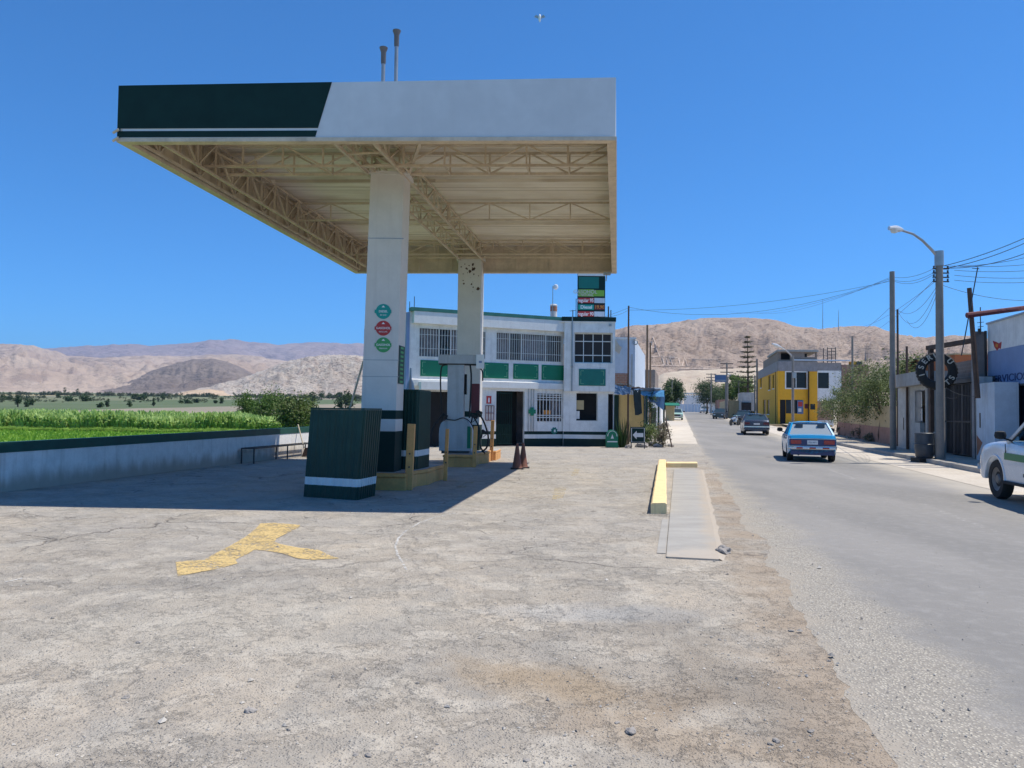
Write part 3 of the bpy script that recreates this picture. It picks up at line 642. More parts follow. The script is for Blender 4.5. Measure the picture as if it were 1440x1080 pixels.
# tiered conifer
p = P(1051, 570, 118); p.z = hz(p.x, p.y); h = P(1051, 472, 118).z-p.z
t = thing('tiered_conifer', 'tall conifer with separate layers of flat branches behind the yellow house', 'tree', p)
mb = MB(); mb.tube([p, p+Vector((.1,0,h*.5)), p+Vector((0,0,h))], [.22, .14, .03], 7); mb.build('trunk', 'dark_wood', t); mb = MB(); mb.raw = 1
for k in range(11):
    f = k/10; z = h*(.36+.62*f); r = (1-f)*1.9+.35
    for j in range(9):
        a = j*.7+k; e = p+Vector((math.cos(a)*r, math.sin(a)*r, z+r*.12)); s0 = p+Vector((0,0,z)); mb.tube([s0, e], [.06, .02], 4)
        for q in range(26):
            c = s0+(e-s0)*rng.uniform(.25, 1.05)+Vector((rng.gauss(0,.12), rng.gauss(0,.12), rng.gauss(0,.05))); u = Vector((rng.gauss(0,1), rng.gauss(0,1), rng.gauss(0,.4))).normalized()*.16; w_ = Vector((-u.y, u.x, .05))*.4
            mb.add([c-u, c+w_, c+u, c-w_], [(0,1,2,3)])
mb.build('crown', 'leaf_pine', t)
# bushes by the boundary wall, beyond the maize
for (px, Y, w_, top, bot, lbl, mat) in ((348, 100, 30, 557, 576, 'dark green bush beyond the maize, leftmost of the three', 'leaf_green'), (384, 95, 42, 554, 577, 'wide dark green bush beyond the maize, middle of the three', 'leaf_green'), (417, 62, 44, 557, 588, 'yellow green bush at the maize edge, next to the green cabinet', 'leaf_olive')):
    p = P(px, bot, Y); p.z = hz(p.x, p.y); h = P(px, top, Y).z-p.z; r = w_*Y/1080/2
    mb = MB(); mb.raw = 1; leaves(mb, p+Vector((0,0,h*.5)), (r, r, h*.52), 60, 90, .13, rng, .35); tag(mb.build('bush', mat), lbl, 'bush', 'bushes at the edge of the maize field')
# distant valley trees
vt = [(25,556,573,7,'tall dark cypress like tree far left in the valley'),(42,561,571,8,'round tree beside the leftmost dark cypress in the valley'),(37,566,573,5,'small tree between cypress and round tree far left'),(151,558,573,5,'dark upright valley tree above the middle of the maize'),
      (141,567,574,6,'pale green low tree left of the dark upright valley tree'),(182,565,573,5,'short dark valley tree between two upright ones'),(216,560,572,4,'dark upright valley tree left of the far hedge'),(82,554,560,5,'small dark tree on the far valley edge, left of the maize middle'),(91,545,553,3,'tiny upright tree on the valley rim under the pink mountains, left'),
      (109,546,554,3,'tiny upright tree on the valley rim under the pink mountains, right'),(120,556,565,12,'wide grey green tree clump in mid valley'),(200,556,563,14,'wide tree clump in the valley below the dark hill'),(190,554,562,10,'tree clump left of the wide one below the dark hill'),(229,553,563,5,'upright tree in the valley below the dark hill peak'),(276,561,567,8,'dark tree at the right end of the far hedge'),(262,563,568,18,'long low dark hedge in the valley'),(7,557,563,20,'grey green tree clump at the left photo edge'),(100,559,565,16,'low tree clump in mid valley, left of the grey green clump'),
      (440,552,565,12,'grey olive tree at the foot of the pale hill, left'),(452,551,563,8,'narrow grey tree at the foot of the pale hill'),(463,552,560,4,'thin tree at the foot of the pale hill'),(478,552,560,10,'small round tree at the foot of the pale hill'),(486,555,575,24,'broad grey olive tree behind the green cabinet'),(311,560,568,6,'dark tree on the tan rise'),(303,562,568,4,'small dark tree on the tan rise, left')]
for (px, top, bot, w_, lbl) in vt:
    g = GG(px, bot); Y = min(max(g.y, 120), 560); p = P(px, bot, Y); p.z = hz(p.x, p.y); tp = P(px, top, Y); h = max(1.5, tp.z-p.z); r = w_*Y/1080/2; base = thing('valley_tree', lbl, 'tree', p, 'distant trees on the valley floor')
    mb = MB(); mb.tube([p, p+Vector((0,0,h*.5))], [.2, .12], 5); mb.build('trunk', 'dark_wood', base); mb = MB(); mb.raw = 1
    leaves(mb, p+Vector((0,0,h*.55)), (r, r, h*.48), 18, 26, min(r, h)*.17+.1, rng, .3, .35); mb.build('crown', 'leaf_dark', base)
mb = MB(); mb.raw = 1
for k in range(1100):
    px = rng.uniform(-20, 520); py = rng.choice((548, 550, 552, 554, 557, 561, 565))+rng.gauss(0, 1)
    if noise.noise(Vector((px*.03, py*.3, 0))) < -.05: continue
    g = GG(px, py); Y = min(g.y, 900); p = P(px, py, Y); p.z = hz(p.x, p.y); r = Y/1080*rng.uniform(1.0, 4.2)
    leaves(mb, p+Vector((0,0,r*.6)), (r*1.5, r, r*.8), 5, 14, r*.3, rng, .2, .4)
tag(mb.build('valley_woodland', 'leaf_wood'), kind='stuff')
# ================================================================== CANOPY
def gc(px, py):
    p = G(px, py, 6.1325); p.z = 0; return p
FL, FR, BR, BL = gc(165, 199.5), gc(865.5, 197.5), gc(866.5, 384.5), gc(500, 384.5)
print('TOPZ', FL, FR, BL, BR, P(165, 119.5, FL.y).z, P(868, 112, FR.y).z)
def CN(u, v, z=0.0):
    p = (FL*(1-u)+FR*u)*(1-v) + (BL*(1-u)+BR*u)*v; return Vector((p.x, p.y, z))
def vY(Y): return (Y-13.1)/12.4
ZB, ZT, ZD, ZC = 6.2, 7.2, 7.02, 6.50
TOP = lambda p: ZT-.10*max(0, min(1, (1.9-p.x)/9))                      # fascia bottom / top, deck, truss bottom
can = thing('fuel_canopy', 'large fuel station canopy, grey white and dark green fascia on two tall square pillars', 'canopy', (-2, 19, 0))
def fascia(a, b, nm, mat='fascia_white'):
    mb = MB(); d = (b-a).normalized(); n = Vector((d.y, -d.x, 0)); th = .14
    mb.prism([a+Vector((0,0,ZB)), b+Vector((0,0,ZB)), b+Vector((0,0,TOP(b))), a+Vector((0,0,TOP(a)))], -n*.05)
    mb.cur = 1
    mb.prism([a-n*.052+Vector((0,0,ZB)), b-n*.052+Vector((0,0,ZB)), b-n*.052+Vector((0,0,TOP(b)-.02)), a-n*.052+Vector((0,0,TOP(a)-.02))], -n*.03)   # cream inner face
    mb.box(0,0,0,0,0,0) if 0 else None
    q = -n*.06
    zo = .004*(abs(d.x) > .5); mb.bar(a+q+Vector((0,0,ZB-.035-zo)), b+q+Vector((0,0,ZB-.035-zo)), .16, .065)
    L = (b-a).length; k = int(L/1.05)
    for i in range(1, k):
        p = a+(b-a)*i/k+q*1.6; mb.bar(p+Vector((0,0,ZB)), p+Vector((0,0,ZT-.05)), .05, .05)
    return mb.build(nm, [mat, 'cream_metal'], can)
ff = fascia(FL, FR, 'fascia'); fascia(FR, BR, 'fascia'); fascia(BR, BL, 'fascia'); fascia(BL, FL, 'fascia', 'dark_green')
# green field of the front fascia: slanted end, white stripe
fm = frame(FL, FR-FL)
def fx(px, py): return on(fm, px, py, -.004)
gx0 = -.004; xt = fx(468, 117)[0]; xb = fx(443, 198)[0]
def xs(z): return xt + (xb-xt)*(ZT-z)/(ZT-ZB)
mb = MB(fm)
for z0, z1, zl in ((ZB+.16, TOP(Vector((-3.2, 0, 0)))+.003, TOP(FL)+.003), (ZB+.01, ZB+.115, ZB+.115)):
    mb.prism([(gx0, -.003, z0), (xs(z0), -.003, z0), (xs(z1), -.003, z1), (gx0, -.003, zl)], (0, -.006, 0))
g_ = mb.build('green_panel', 'dark_green', ff); g_.matrix_parent_inverse = Matrix.Identity(4)
mb = MB(); 
for z in (ZB-.02, ZB+.12): mb.tube([FL+Vector((-.05,-.05,z-.05)), FL+Vector((.06,-.08,z+.0))], .022, 6)
mb.build('corner_bracket', 'cream_metal', can)
# deck
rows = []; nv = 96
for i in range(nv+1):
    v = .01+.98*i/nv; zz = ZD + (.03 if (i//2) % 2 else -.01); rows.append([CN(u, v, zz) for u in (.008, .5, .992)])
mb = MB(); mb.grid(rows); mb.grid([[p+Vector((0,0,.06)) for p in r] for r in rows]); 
for v, h_ in ((.22, .03), (.40, .07), (.56, .03), (.74, .05)):
    mb.bar(CN(.01, v, ZD-.03-h_/2), CN(.99, v, ZD-.03-h_/2), .04, h_)
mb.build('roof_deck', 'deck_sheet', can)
def truss(mb, a, b, z0, z1, n, w_=.055, dg_=.038, flip=0):
    a0, b0 = a.copy(), b.copy(); a0.z = b0.z = z0; a1, b1 = a.copy(), b.copy(); a1.z = b1.z = z1
    mb.bar(a0, b0, w_, w_); mb.bar(a1, b1, w_, w_)
    for i in range(n+1):
        p = a+(b-a)*i/n; mb.bar((p.x, p.y, z0), (p.x, p.y, z1), dg_, dg_)
        if i < n:
            q = a+(b-a)*(i+1)/n; z_a, z_b = (z0, z1) if (i+flip) % 2 else (z1, z0); mb.bar((p.x, p.y, z_a), (q.x, q.y, z_b), dg_*.9, dg_*.9)
for Y in (15.55, 16.1):
    mb = MB(); truss(mb, CN(.02, vY(Y)), CN(.985, vY(Y)), ZC, ZD-.09, 10, .05, .036); mb.build('cross_truss', 'cream_metal', can)
for i in range(11):
    p = CN(.02+.965*i/10, vY(15.55), ZC); q = CN(.02+.965*i/10, vY(16.1), ZC); mb = MB(); mb.bar(p, q, .03); mb.build('tie', 'cream_metal', can)
for Y, n in ((19.9, 8), (24.2, 9), (24.7, 9)):
    mb = MB(); truss(mb, CN(.02, vY(Y)), CN(.985, vY(Y)), ZC, ZD-.09, n, .045, .03, 1); mb.build('cross_truss', 'cream_metal', can)
# long spine between the pillars: ladder box girder
P1, P2 = Vector((-2.62, 16.05, 0)), Vector((-1.30, 25.0, 0))
dirv = (P2-P1).normalized(); sidev = Vector((dirv.y, -dirv.x, 0)); A0 = P1 - dirv*2.7; A1 = P2 + dirv*.45
for sg in (-1, 1):
    mb = MB(); truss(mb, A0+sidev*.36*sg, A1+sidev*.36*sg, ZC-.02, ZD-.1, 17, .055, .034, sg > 0); mb.build('spine_truss', 'cream_metal', can)
for i in range(17):
    c = A0+(A1-A0)*(i+.5)/17
    for z in (ZC-.02, ZD-.12): mb = MB(); mb.bar((c+sidev*.36)+Vector((0,0,z)), (c-sidev*.36)+Vector((0,0,z)), .032); mb.build('rung', 'cream_metal', can)
for u, n in ((.022, 17),):
    mb = MB(); a = CN(u, .015); b = CN(u, .985); truss(mb, a, b, ZB+.03, ZD-.09, n, .05, .04, 0)
    a2 = CN(u+.03, .03); b2 = CN(u+.03, .97); truss(mb, a2, b2, ZB+.10, ZD-.09, n, .045, .034, 1)
    mb.build('edge_truss', 'cream_metal', can)
mb = MB()                                                   # splayed braces over the front pillar
for x0, x1 in ((-.95, -.25), (-.35, .36), (1.0, .45)):
    mb.bar((P1.x+x0, 13.9, ZD-.15), (P1.x+x1, 15.7, ZC+.02), .06)
mb.build('brace', 'cream_metal', can)
def pillar(cx0, cx1, Y, d, lean, zt, wb):
    mb = MB(); sk = d*.12
    def ring(z):
        k = 1-z/zt; a, b = cx0-lean*k, cx1-lean*k+wb*k
        return [(a, Y, z), (b, Y, z), (b+sk, Y+d, z), (a+sk, Y+d, z)]
    zs = [.28, 1.17, 1.42, 1.60, zt]; mats = [1, 0, 1, 0]
    for (z0, z1, m) in zip(zs, zs[1:], mats):
        mb.cur = m; a, b = ring(z0), ring(z1); mb.add(a+b, [(0,1,5,4),(1,2,6,5),(2,3,7,6),(3,0,4,7)])
    mb.cur = 0; mb.add(ring(zt), [(0,1,2,3)])
    mb.box(cx0-.06, cx1+sk+.06, Y-.05, Y+d+.05, zt, zt+.06)
    return mb
pa = P(521.5, 237, 15.7).x; pb = P(568, 237, 15.7).x
pil1 = pillar(pa, pb, 15.7, .55, .14, ZC-.03, .035).build('pillar', ['white_pillar', 'dark_green'], can)
pa2 = P(644.5, 362, 24.6).x; pb2 = P(677, 362, 24.6).x
pil2 = pillar(pa2, pb2, 24.6, .55, .0, ZC-.03, .0).build('pillar', ['white_pillar', 'dark_green'], can)
lab(pil1, 'front white pillar with three round fuel stickers'); lab(pil2, 'rear white pillar spotted with rust near its top')
mb = MB(); mb.prism([(pa-.04, 15.694, 5.13), (pb+.02, 15.694, 5.13), (pb+.02, 15.694, 5.145), (pa-.04, 15.694, 5.145)], (0, .006, 0))
o = mb.build('panel_seam', 'grey_metal', pil1)
for z in (2.62, 2.28): mb = MB(); mb.prism([(pa-.10, 15.694, z), (pb-.03, 15.694, z), (pb-.03, 15.694, z+.014), (pa-.10, 15.694, z+.014)], (0, .006, 0)); o = mb.build('panel_seam', 'grey_metal', pil1)
# rust spots on the rear pillar
rr = random.Random(5); mb = MB()
for k in range(26):
    x = rr.uniform(pa2+.06, pb2-.04); z = 6.35-abs(rr.gauss(0, .45)); r = rr.uniform(.008, .035)
    if rr.random() < .2: r *= 1.8
    mb = MB(); mb.prism([(x+r*math.cos(a*.9)*rr.uniform(.6, 1.3), 24.596, z+r*math.sin(a*.9)*rr.uniform(.6, 1.3)) for a in range(7)], (0, .004, 0)); mb.build('rust_spot', 'dark_wood', pil2)
# round stickers
def sticker(px, py, mat, l1, l2, name):
    c = P(px, py, 15.69); r = .155; mb = MB()
    mb.prism([(c.x+r*math.cos(a/28*6.2832), 15.69, c.z+r*math.sin(a/28*6.2832)) for a in range(28)], (0, .008, 0))
    mb.prism([(c.x-.178, 15.688, c.z-.035), (c.x+.165, 15.688, c.z-.035), (c.x+.165, 15.688, c.z+.035), (c.x-.178, 15.688, c.z+.035)], (0, .008, 0))
    s_ = mb.build('round_sticker', mat, pil1); lab(s_, name)
    fm_ = Matrix.Translation((c.x, 15.684, c.z)) @ Matrix.Rotation(math.pi/2, 4, 'X')
    t1 = text('lettering', l1, .062, 'plain_white', fm_, s_, ext=.002, bold=.001); t1.matrix_parent_inverse = Matrix.Identity(4)
    t2 = text('lettering', l2, .04, 'plain_white', fm_ @ Matrix.Translation((0, -.075, 0)), s_, ext=.002); t2.matrix_parent_inverse = Matrix.Identity(4)
    mb = MB(); mb.prism([(c.x-.035, 15.684, c.z+.085), (c.x+.035, 15.684, c.z+.085), (c.x, 15.684, c.z+.125)], (0, .004, 0)); mb.build('emblem', 'plain_white', s_).matrix_parent_inverse = Matrix.Identity(4)
sticker(539, 438, 'teal_row', 'DIESEL', 'B5 S-50', 'dark teal round fuel sticker, topmost')
sticker(539, 461.5, 'red_paint', 'GASOHOL', 'REGULAR', 'red round fuel sticker, middle')
sticker(539, 485, 'circle_green', 'GASOHOL', 'PREMIUM', 'green round fuel sticker, lowest')
# green text sign on the pillar's side
mb = MB()
def sdx(z, f): k = 1-z/(ZC-.03); return (pb-.105*k+.066*f+.004, 15.7+.55*f, z)
zq0, zq1 = P(567, 540, 16).z, P(567, 487, 16).z
mb.prism([sdx(zq0, .12), sdx(zq0, .88), sdx(zq1, .88), sdx(zq1, .12)], (.012, -.001, 0))
vsn = mb.build('side_sign', 'cabinet_green', can)
mb = MB()
for k_ in range(9):
    za_, zb2 = zq0+(zq1-zq0)*(k_+.25)/9, zq0+(zq1-zq0)*(k_+.75)/9; q = [Vector(sdx(za_, .3)), Vector(sdx(za_, .7)), Vector(sdx(zb2, .7)), Vector(sdx(zb2, .3))]; mb.prism([p+Vector((.0125, 0, 0)) for p in q], (.002, 0, 0))
mb.build('sign_letter_row', 'circle_green', can)
# ------------------------------------------------------------------ vent pipes over the roof
for px, top, Yv, lb in ((558, 43, 18.2, 'taller thin vent pipe with flared cap rising above the canopy roof'), (539.5, 67, 18.0, 'shorter thin vent pipe with flared cap rising above the canopy roof')):
    a = P(px, 120, Yv); b = P(px, top, Yv); a.x = b.x; a.z = ZD; mb = MB()
    mb.cyl(a, (b.x, b.y, b.z-.1), .045); tp = thing('vent_pipe', lb, 'vent pipe', a, 'vent pipes above the canopy'); mb.build('pipe', 'grey_metal', tp)
    mb = MB(); mb.lathe([(.05, -.40), (.06, -.36), (.062, -.12), (.085, -.05), (.10, -.02), (.10, 0), (.03, .01)], b, 12); mb.cyl(b-Vector((0,0,1.6)), b-Vector((0,0,1.52)), .065); mb.build('cap', 'plastic_grey', tp, smooth=True)
# small lamp under the rear right corner
c = CN(.965, .97, ZB-.1); mb = MB(); mb.box(c.x-.1, c.x+.12, c.y-.1, c.y+.1, c.z-.08, c.z); mb.bar((c.x, c.y, c.z-.08), (c.x-.02, c.y, c.z-.28), .03)
tag(mb.build('security_light', 'grey_metal'), 'small light hanging under the rear right canopy corner', 'light')
# ================================================================== BOUNDARY WALL
wl = thing('boundary_wall', 'long low white wall with dark green coping between the yard and the fields', 'wall', (-9, 15, 0))
def wx(y): return (-11.65 + 0) * 1.0 + y*.1732 - .19
a = Vector((wx(4), 4, 0)); b = Vector((wx(33), 33, 0)); wn = Vector((-.985, .1706, 0))*.16
mb = MB(); mb.prism([a+Vector((0,0,-.1)), b+Vector((0,0,-.1)), b+Vector((0,0,.82)), a+Vector((0,0,.68))], wn); mb.build('wall', 'white_wall', wl)
mb = MB(); o_ = -wn*.08; mb.prism([a+o_+Vector((0,0,.681)), b+o_+Vector((0,0,.821)), b+o_+Vector((0,0,1.01)), a+o_+Vector((0,0,.875))], wn*1.16); mb.build('coping', 'coping_green', wl)
# metal rack / bench against the wall
bt = thing('metal_rack', 'long low dark metal bench frame standing against the boundary wall', 'bench', (wx(24)+.5, 24, 0))
mb = MB(); mb2 = MB(); y0_, y1_, hh = 22.4, 26.6, .44
def bp(y, o): return Vector((wx(y)+o, y, 0))
for i, y in enumerate((y0_, (y0_+y1_)/2, y1_)):
    for o_ in (.12, .48):
        m1 = MB(); p = bp(y, o_); m1.bar(p, p+Vector((0,0,hh)), .035); m1.build('leg', 'dark_metal', bt)
    mb.bar(bp(y, .12)+Vector((0,0,hh)), bp(y, .48)+Vector((0,0,hh)), .03)
for o_ in (.12, .48): mb.bar(bp(y0_, o_)+Vector((0,0,hh)), bp(y1_, o_)+Vector((0,0,hh)), .035)
for k in range(4): mb.bar(bp(y0_, .18+.08*k)+Vector((0,0,hh)), bp(y1_, .18+.08*k)+Vector((0,0,hh)), .02)
mb.build('top_frame', 'dark_metal', bt)
mb = MB(); a = P(419, 597, 26.3); b = P(431, 628, 25.6); b.z = .02; mb.tube([a, b], .022, 7)
br = thing('broom', 'pale wooden broom propped against the sunlit end of the boundary wall', 'broom', b); mb.build('handle', 'pale_wood', br)
mb = MB(); mb.prism([b+Vector((-.16,0,0)), b+Vector((.16,0,0)), b+Vector((.05,0,.3)), b+Vector((-.05,0,.3))], (0,.08,0)); mb.build('brush', 'dark_wood', br)
mb = MB(); a = P(511, 508, 22); b = P(491, 578, 21.4); q = b+(b-a)*((b.z)/(a.z-b.z)); mb.tube([a, q], .03, 7)
tag(mb.build('bamboo_pole', 'pale_wood'), 'pale slanting pole leaning behind the front canopy pillar', 'pole')
# ================================================================== CORRUGATED CABINETS
def cabinet(name, label, C, ld, ll, rd, rl, h, lean, z0=0.0, band=(.23, .37), grp=None, pitch=.12):
    C = Vector(C); C.z = z0; ld = Vector(ld).normalized()*ll; rd = Vector(rd).normalized()*rl; t = thing(name, label, 'cabinet', C, grp)
    cs = [C, C+ld, C+ld+rd, C+rd]
    def face(a, b, sg):
        d = b-a; L = d.length; u = d/L; n = Vector((u.y, -u.x, 0))*sg; pr = []; wide = L > 1.0 and sg == 1; k = max(3, round(L/(pitch*(1.6 if wide else .85)))); w_ = L/k; dp_ = .013 if wide else .03
        for i in range(k):
            x = i*w_; pr += [(x, 0), (x+w_*.32, 0), (x+w_*.45, dp_), (x+w_*.85, dp_), (x+w_*.97, 0)]
        pr.append((L, 0)); return [(a+u*x, n*o) for x, o in pr]
    mb = MB()
    for (a, b, sg) in ((cs[1], cs[0], 1), (cs[0], cs[3], 1), (cs[3], cs[2], 1), (cs[2], cs[1], 1)):
        f = face(a, b, sg); zs = [0, band[0], band[1], h]
        for (za, zb, m) in zip(zs, zs[1:], (0, 1, 0)):
            mb.cur = m; mb.grid([[p+o+Vector((lean*z/h, 0, z)) for p, o in f] for z in (za, zb)])
    mb.build('corrugated_side', ['cabinet_green', 'white_paint'], t)
    mb = MB(); L = Vector((lean, 0, h)); e = .03; cc = (cs[0]+cs[2])/2
    mb.prism([c+(c-cc)*.04+L+Vector((0,0,.002)) for c in cs], (0,0,.03)); mb.build('top', 'cabinet_green', t)
    mb = MB(); mb.prism([c-(c-cc)*.03+Vector((0,0,.0)) for c in cs], (0,0,.06)); mb.build('base', 'dark_metal', t)
    return t
cabinet('metal_cabinet', 'large dark green corrugated cabinet with white band, standing in front of the canopy pillar', G(501, 703.5), (-1.0, .42, 0), 1.12, (.22, .97, 0), .78, 1.60, .10, grp='green corrugated cabinets')
cabinet('metal_cabinet', 'dark green corrugated cabinet on the yellow island, half hidden right of the front pillar', (-2.03, 16.45, 0), (-1, .1, 0), .62, (.16, .98, 0), .95, 1.72, .02, .30, (.32, .45), 'green corrugated cabinets', .09)
# ================================================================== ISLANDS
def island(label, pts, h):
    t = thing('pump_island', label, 'kerb island', pts[0]+(0,), 'yellow kerb islands')
    mb = MB(); c = sum((Vector((*p, 0)) for p in pts), Vector())/len(pts)
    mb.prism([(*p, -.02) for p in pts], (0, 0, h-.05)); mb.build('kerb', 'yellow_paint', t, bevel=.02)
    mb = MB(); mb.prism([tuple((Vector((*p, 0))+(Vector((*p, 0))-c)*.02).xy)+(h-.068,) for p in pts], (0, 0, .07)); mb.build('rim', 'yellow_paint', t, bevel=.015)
    mb = MB(); mb.prism([tuple((c+(Vector((*p, 0))-c)*.86).xy)+(h+.003,) for p in pts], (0, 0, .01)); mb.build('floor', 'slab_concrete', t); return t
island('long yellow concrete kerb island around the front pillar, wavy right edge', [(-3.35,15.45),(-2.1,15.4),(-1.98,16.3),(-1.78,16.7),(-1.70,17.5),(-1.50,18.3),(-2.75,18.6),(-3.05,17)], .33)
island('yellow concrete kerb island under the fuel dispenser and the rear pillar', [(-1.95,22.1),(-1.06,22.05),(-.98,23.3),(-.72,24.0),(-.62,25.6),(-1.85,25.8)], .34)
island('low pale yellow end of the rear kerb island behind the posts', [(-.64,25.2),(-.50,25.2),(-.36,26.6),(-.60,26.6)], .3)
def post(px, bot, top, wpx, label):
    g = G(px, bot); Y = g.y; h = P(px, top, Y).z; w_ = wpx*Y/1080; t = thing('wooden_post', label, 'post', g, 'square yellow posts at the kerb islands')
    mb = MB(); mb.bar(g, g+Vector((.03*h, 0, h)), w_, w_); mb.build('post', 'yellow_paint', t, bevel=.01)
    mb = MB()
    for z in (.35*h, .55*h): mb.cyl((g.x+.03*z, g.y-w_/2-.012, z), (g.x+.03*z, g.y-w_/2+.01, z), .018, n=8)
    mb.build('bolt', 'dark_metal', t)
post(574.5, 689, 596, 10.5, 'nearest and tallest square yellow post, in front of the front pillar')
post(626, 676, 603, 5, 'slender square yellow post at the right end of the front kerb island')
post(666.5, 657, 599, 5.5, 'square yellow post at the right front of the fuel dispenser')
post(690.5, 648, 591, 5, 'rearmost square yellow post, below the fire extinguisher sign')
# ================================================================== FUEL DISPENSER
DY = 22.75; dx = P(640, 600, DY).x
dp = thing('fuel_dispenser', 'tall grey white fuel dispenser with black hoses on the rear kerb island', 'fuel pump', (dx, DY, .34))
mb = MB(); w_ = .50; pf = []
for i in range(13):
    a = math.pi*i/12; k = .42
    pf.append((dx+.48*math.copysign(abs(math.cos(a))**.75, math.cos(a)), .92+.50*math.sin(a)**.8))
poly = [(dx-.47, DY, .42), (dx+.47, DY, .42)] + [(x, DY, z) for x, z in pf]
mb.prism(poly, (.05, .55, 0)); mb.build('cabinet', 'pump_white', dp, bevel=.015)
mb = MB(); mb.box(dx-.40, dx+.42, DY+.02, DY+.5, .34, .425); mb.build('plinth', 'dark_metal', dp)
mb = MB(); mb.box(dx-.245, dx+.245, DY-.02, DY+.45, 1.38, 3.0); mb.box(dx-.24, dx+.24, DY-.015, DY+.01, .50, 1.385); mb.build('column', 'pump_white', dp, bevel=.01)
mb = MB(); mb.box(dx-.52, dx+.62, DY-.06, DY+.5, 3.0, 3.27); mb.build('header', 'pump_white', dp, bevel=.02)
mb = MB(); mb.box(dx-.50, dx+.60, DY-.064, DY+.4, 2.975, 2.998); mb.build('header_trim', 'black_rubber', dp)
mb = MB(); mb.box(dx+.60, dx+.84, DY-.10, DY-.03, 2.86, 3.28); st_ = mb.build('sticker_box', 'plain_white', dp, bevel=.01)
mb = MB(); mb.box(dx+.68, dx+.77, DY-.106, DY-.1, 3.03, 3.09); mb.build('logo', 'wall_blue', st_).matrix_parent_inverse = Matrix.Identity(4)
mb = MB(); mb.box(dx+.255, dx+.31, DY+.1, DY+.4, 2.1, 2.7); mb.build('display', 'black_hole', dp)
mb = MB(); mb.box(dx+.46, dx+.70, DY+.05, DY+.45, 1.55, 2.42); mb.build('red_housing', 'dark_red', dp, bevel=.01)
mb = MB(); mb.box(dx+.36, dx+.46, DY-.01, DY+.02, .50, 1.15); mb.build('green_stripe', 'sign_green', dp)
mb = MB(); mb.box(dx+.465, dx+.50, DY-.012, DY+.02, .50, 1.12); mb.build('yellow_stripe', 'ochre_wall', dp)
for pts, r in (([(-.28,0,2.97),(-.42,-.02,2.9),(-.45,-.03,2.5),(-.42,-.05,1.9),(-.40,-.05,1.55)], .022), ([(.42,0,2.97),(.46,-.02,2.6),(.44,-.03,1.9),(.42,-.04,1.4)], .025), ([(.66,0,2.9),(.78,-.02,2.8),(.80,-.03,2.5)], .022),
               ([(-.36,-.03,1.5),(-.62,-.06,1.15),(-.70,-.08,.8),(-.60,-.08,.55),(-.48,-.06,.7)], .022), ([(.62,-.03,1.6),(.82,-.05,1.35),(.98,-.08,.9),(.95,-.08,.55),(.80,-.06,.42)], .026), ([(.5,-.03,1.5),(.72,-.06,1.1),(.75,-.08,.6),(.9,-.1,.36)], .022), ([(-.26,-.04,1.36),(0,-.06,1.33),(.26,-.04,1.40),(.5,-.06,1.2),(.62,-.06,.8)], .014)):
    P_ = [Vector((dx+a_, DY+b_, c_)) for a_, b_, c_ in pts]; fine = []
    for i in range(len(P_)-1):
        p0, p1, p2, p3 = P_[max(i-1,0)], P_[i], P_[i+1], P_[min(i+2, len(P_)-1)]
        for k in range(5):
            q = k/5; fine.append(.5*((2*p1)+(p2-p0)*q+(2*p0-5*p1+4*p2-p3)*q*q+(3*p1-p0-3*p2+p3)*q**3))
    fine.append(P_[-1]); mb = MB(); mb.tube(fine, r, 8); mb.build('hose', 'black_rubber', dp, smooth=True)
for x_, z_ in ((-.36, 1.52), (.50, 1.50), (.66, 1.62), (.80, 1.05)):
    mb = MB(); mb.bar((dx+x_, DY-.08, z_), (dx+x_+.14, DY-.1, z_-.09), .05, .07); mb.bar((dx+x_+.02, DY-.08, z_-.02), (dx+x_-.02, DY-.08, z_-.24), .045, .05)
    mb.bar((dx+x_+.02, DY-.085, z_-.22), (dx+x_+.14, DY-.09, z_-.12), .018); mb.build('nozzle', 'black_rubber', dp, bevel=.008)
# small grey pump head seen over the second cabinet
mb = MB(); c = P(577, 545, 19.5); mb.lathe([(.13, -.3), (.15, -.1), (.10, 0), (.08, .12), (.035, .2), (.02, .5)], c, 10); mb.box(c.x-.28, c.x-.1, c.y-.05, c.y+.05, c.z-.25, c.z-.05); mb.cyl(c-Vector((0,0,.3)), (c.x, c.y, .0), .05)
tag(mb.build('tank_valve', 'grey_metal', smooth=True), 'dark grey valve and pipe sticking up above the cabinet on the island', 'valve')
# ------------------------------------------------------------------ cones
for px, lb in ((727, 'left of the two dull orange traffic cones before the station door'), (735.5, 'right of the two dull orange traffic cones before the station door')):
    g = G(px, 659.5 if px < 730 else 658); c = thing('traffic_cone', lb, 'traffic cone', g, 'traffic cones before the station door')
    mb = MB(); mb.lathe([(.15, .03), (.13, .06), (.035, .70), (.028, .72)], g, 18); mb.build('cone', 'cone_orange', c, smooth=True)
    mb = MB(); mb.box(g.x-.18, g.x+.18, g.y-.18, g.y+.18, 0.004, .03); mb.build('base', 'black_rubber', c)
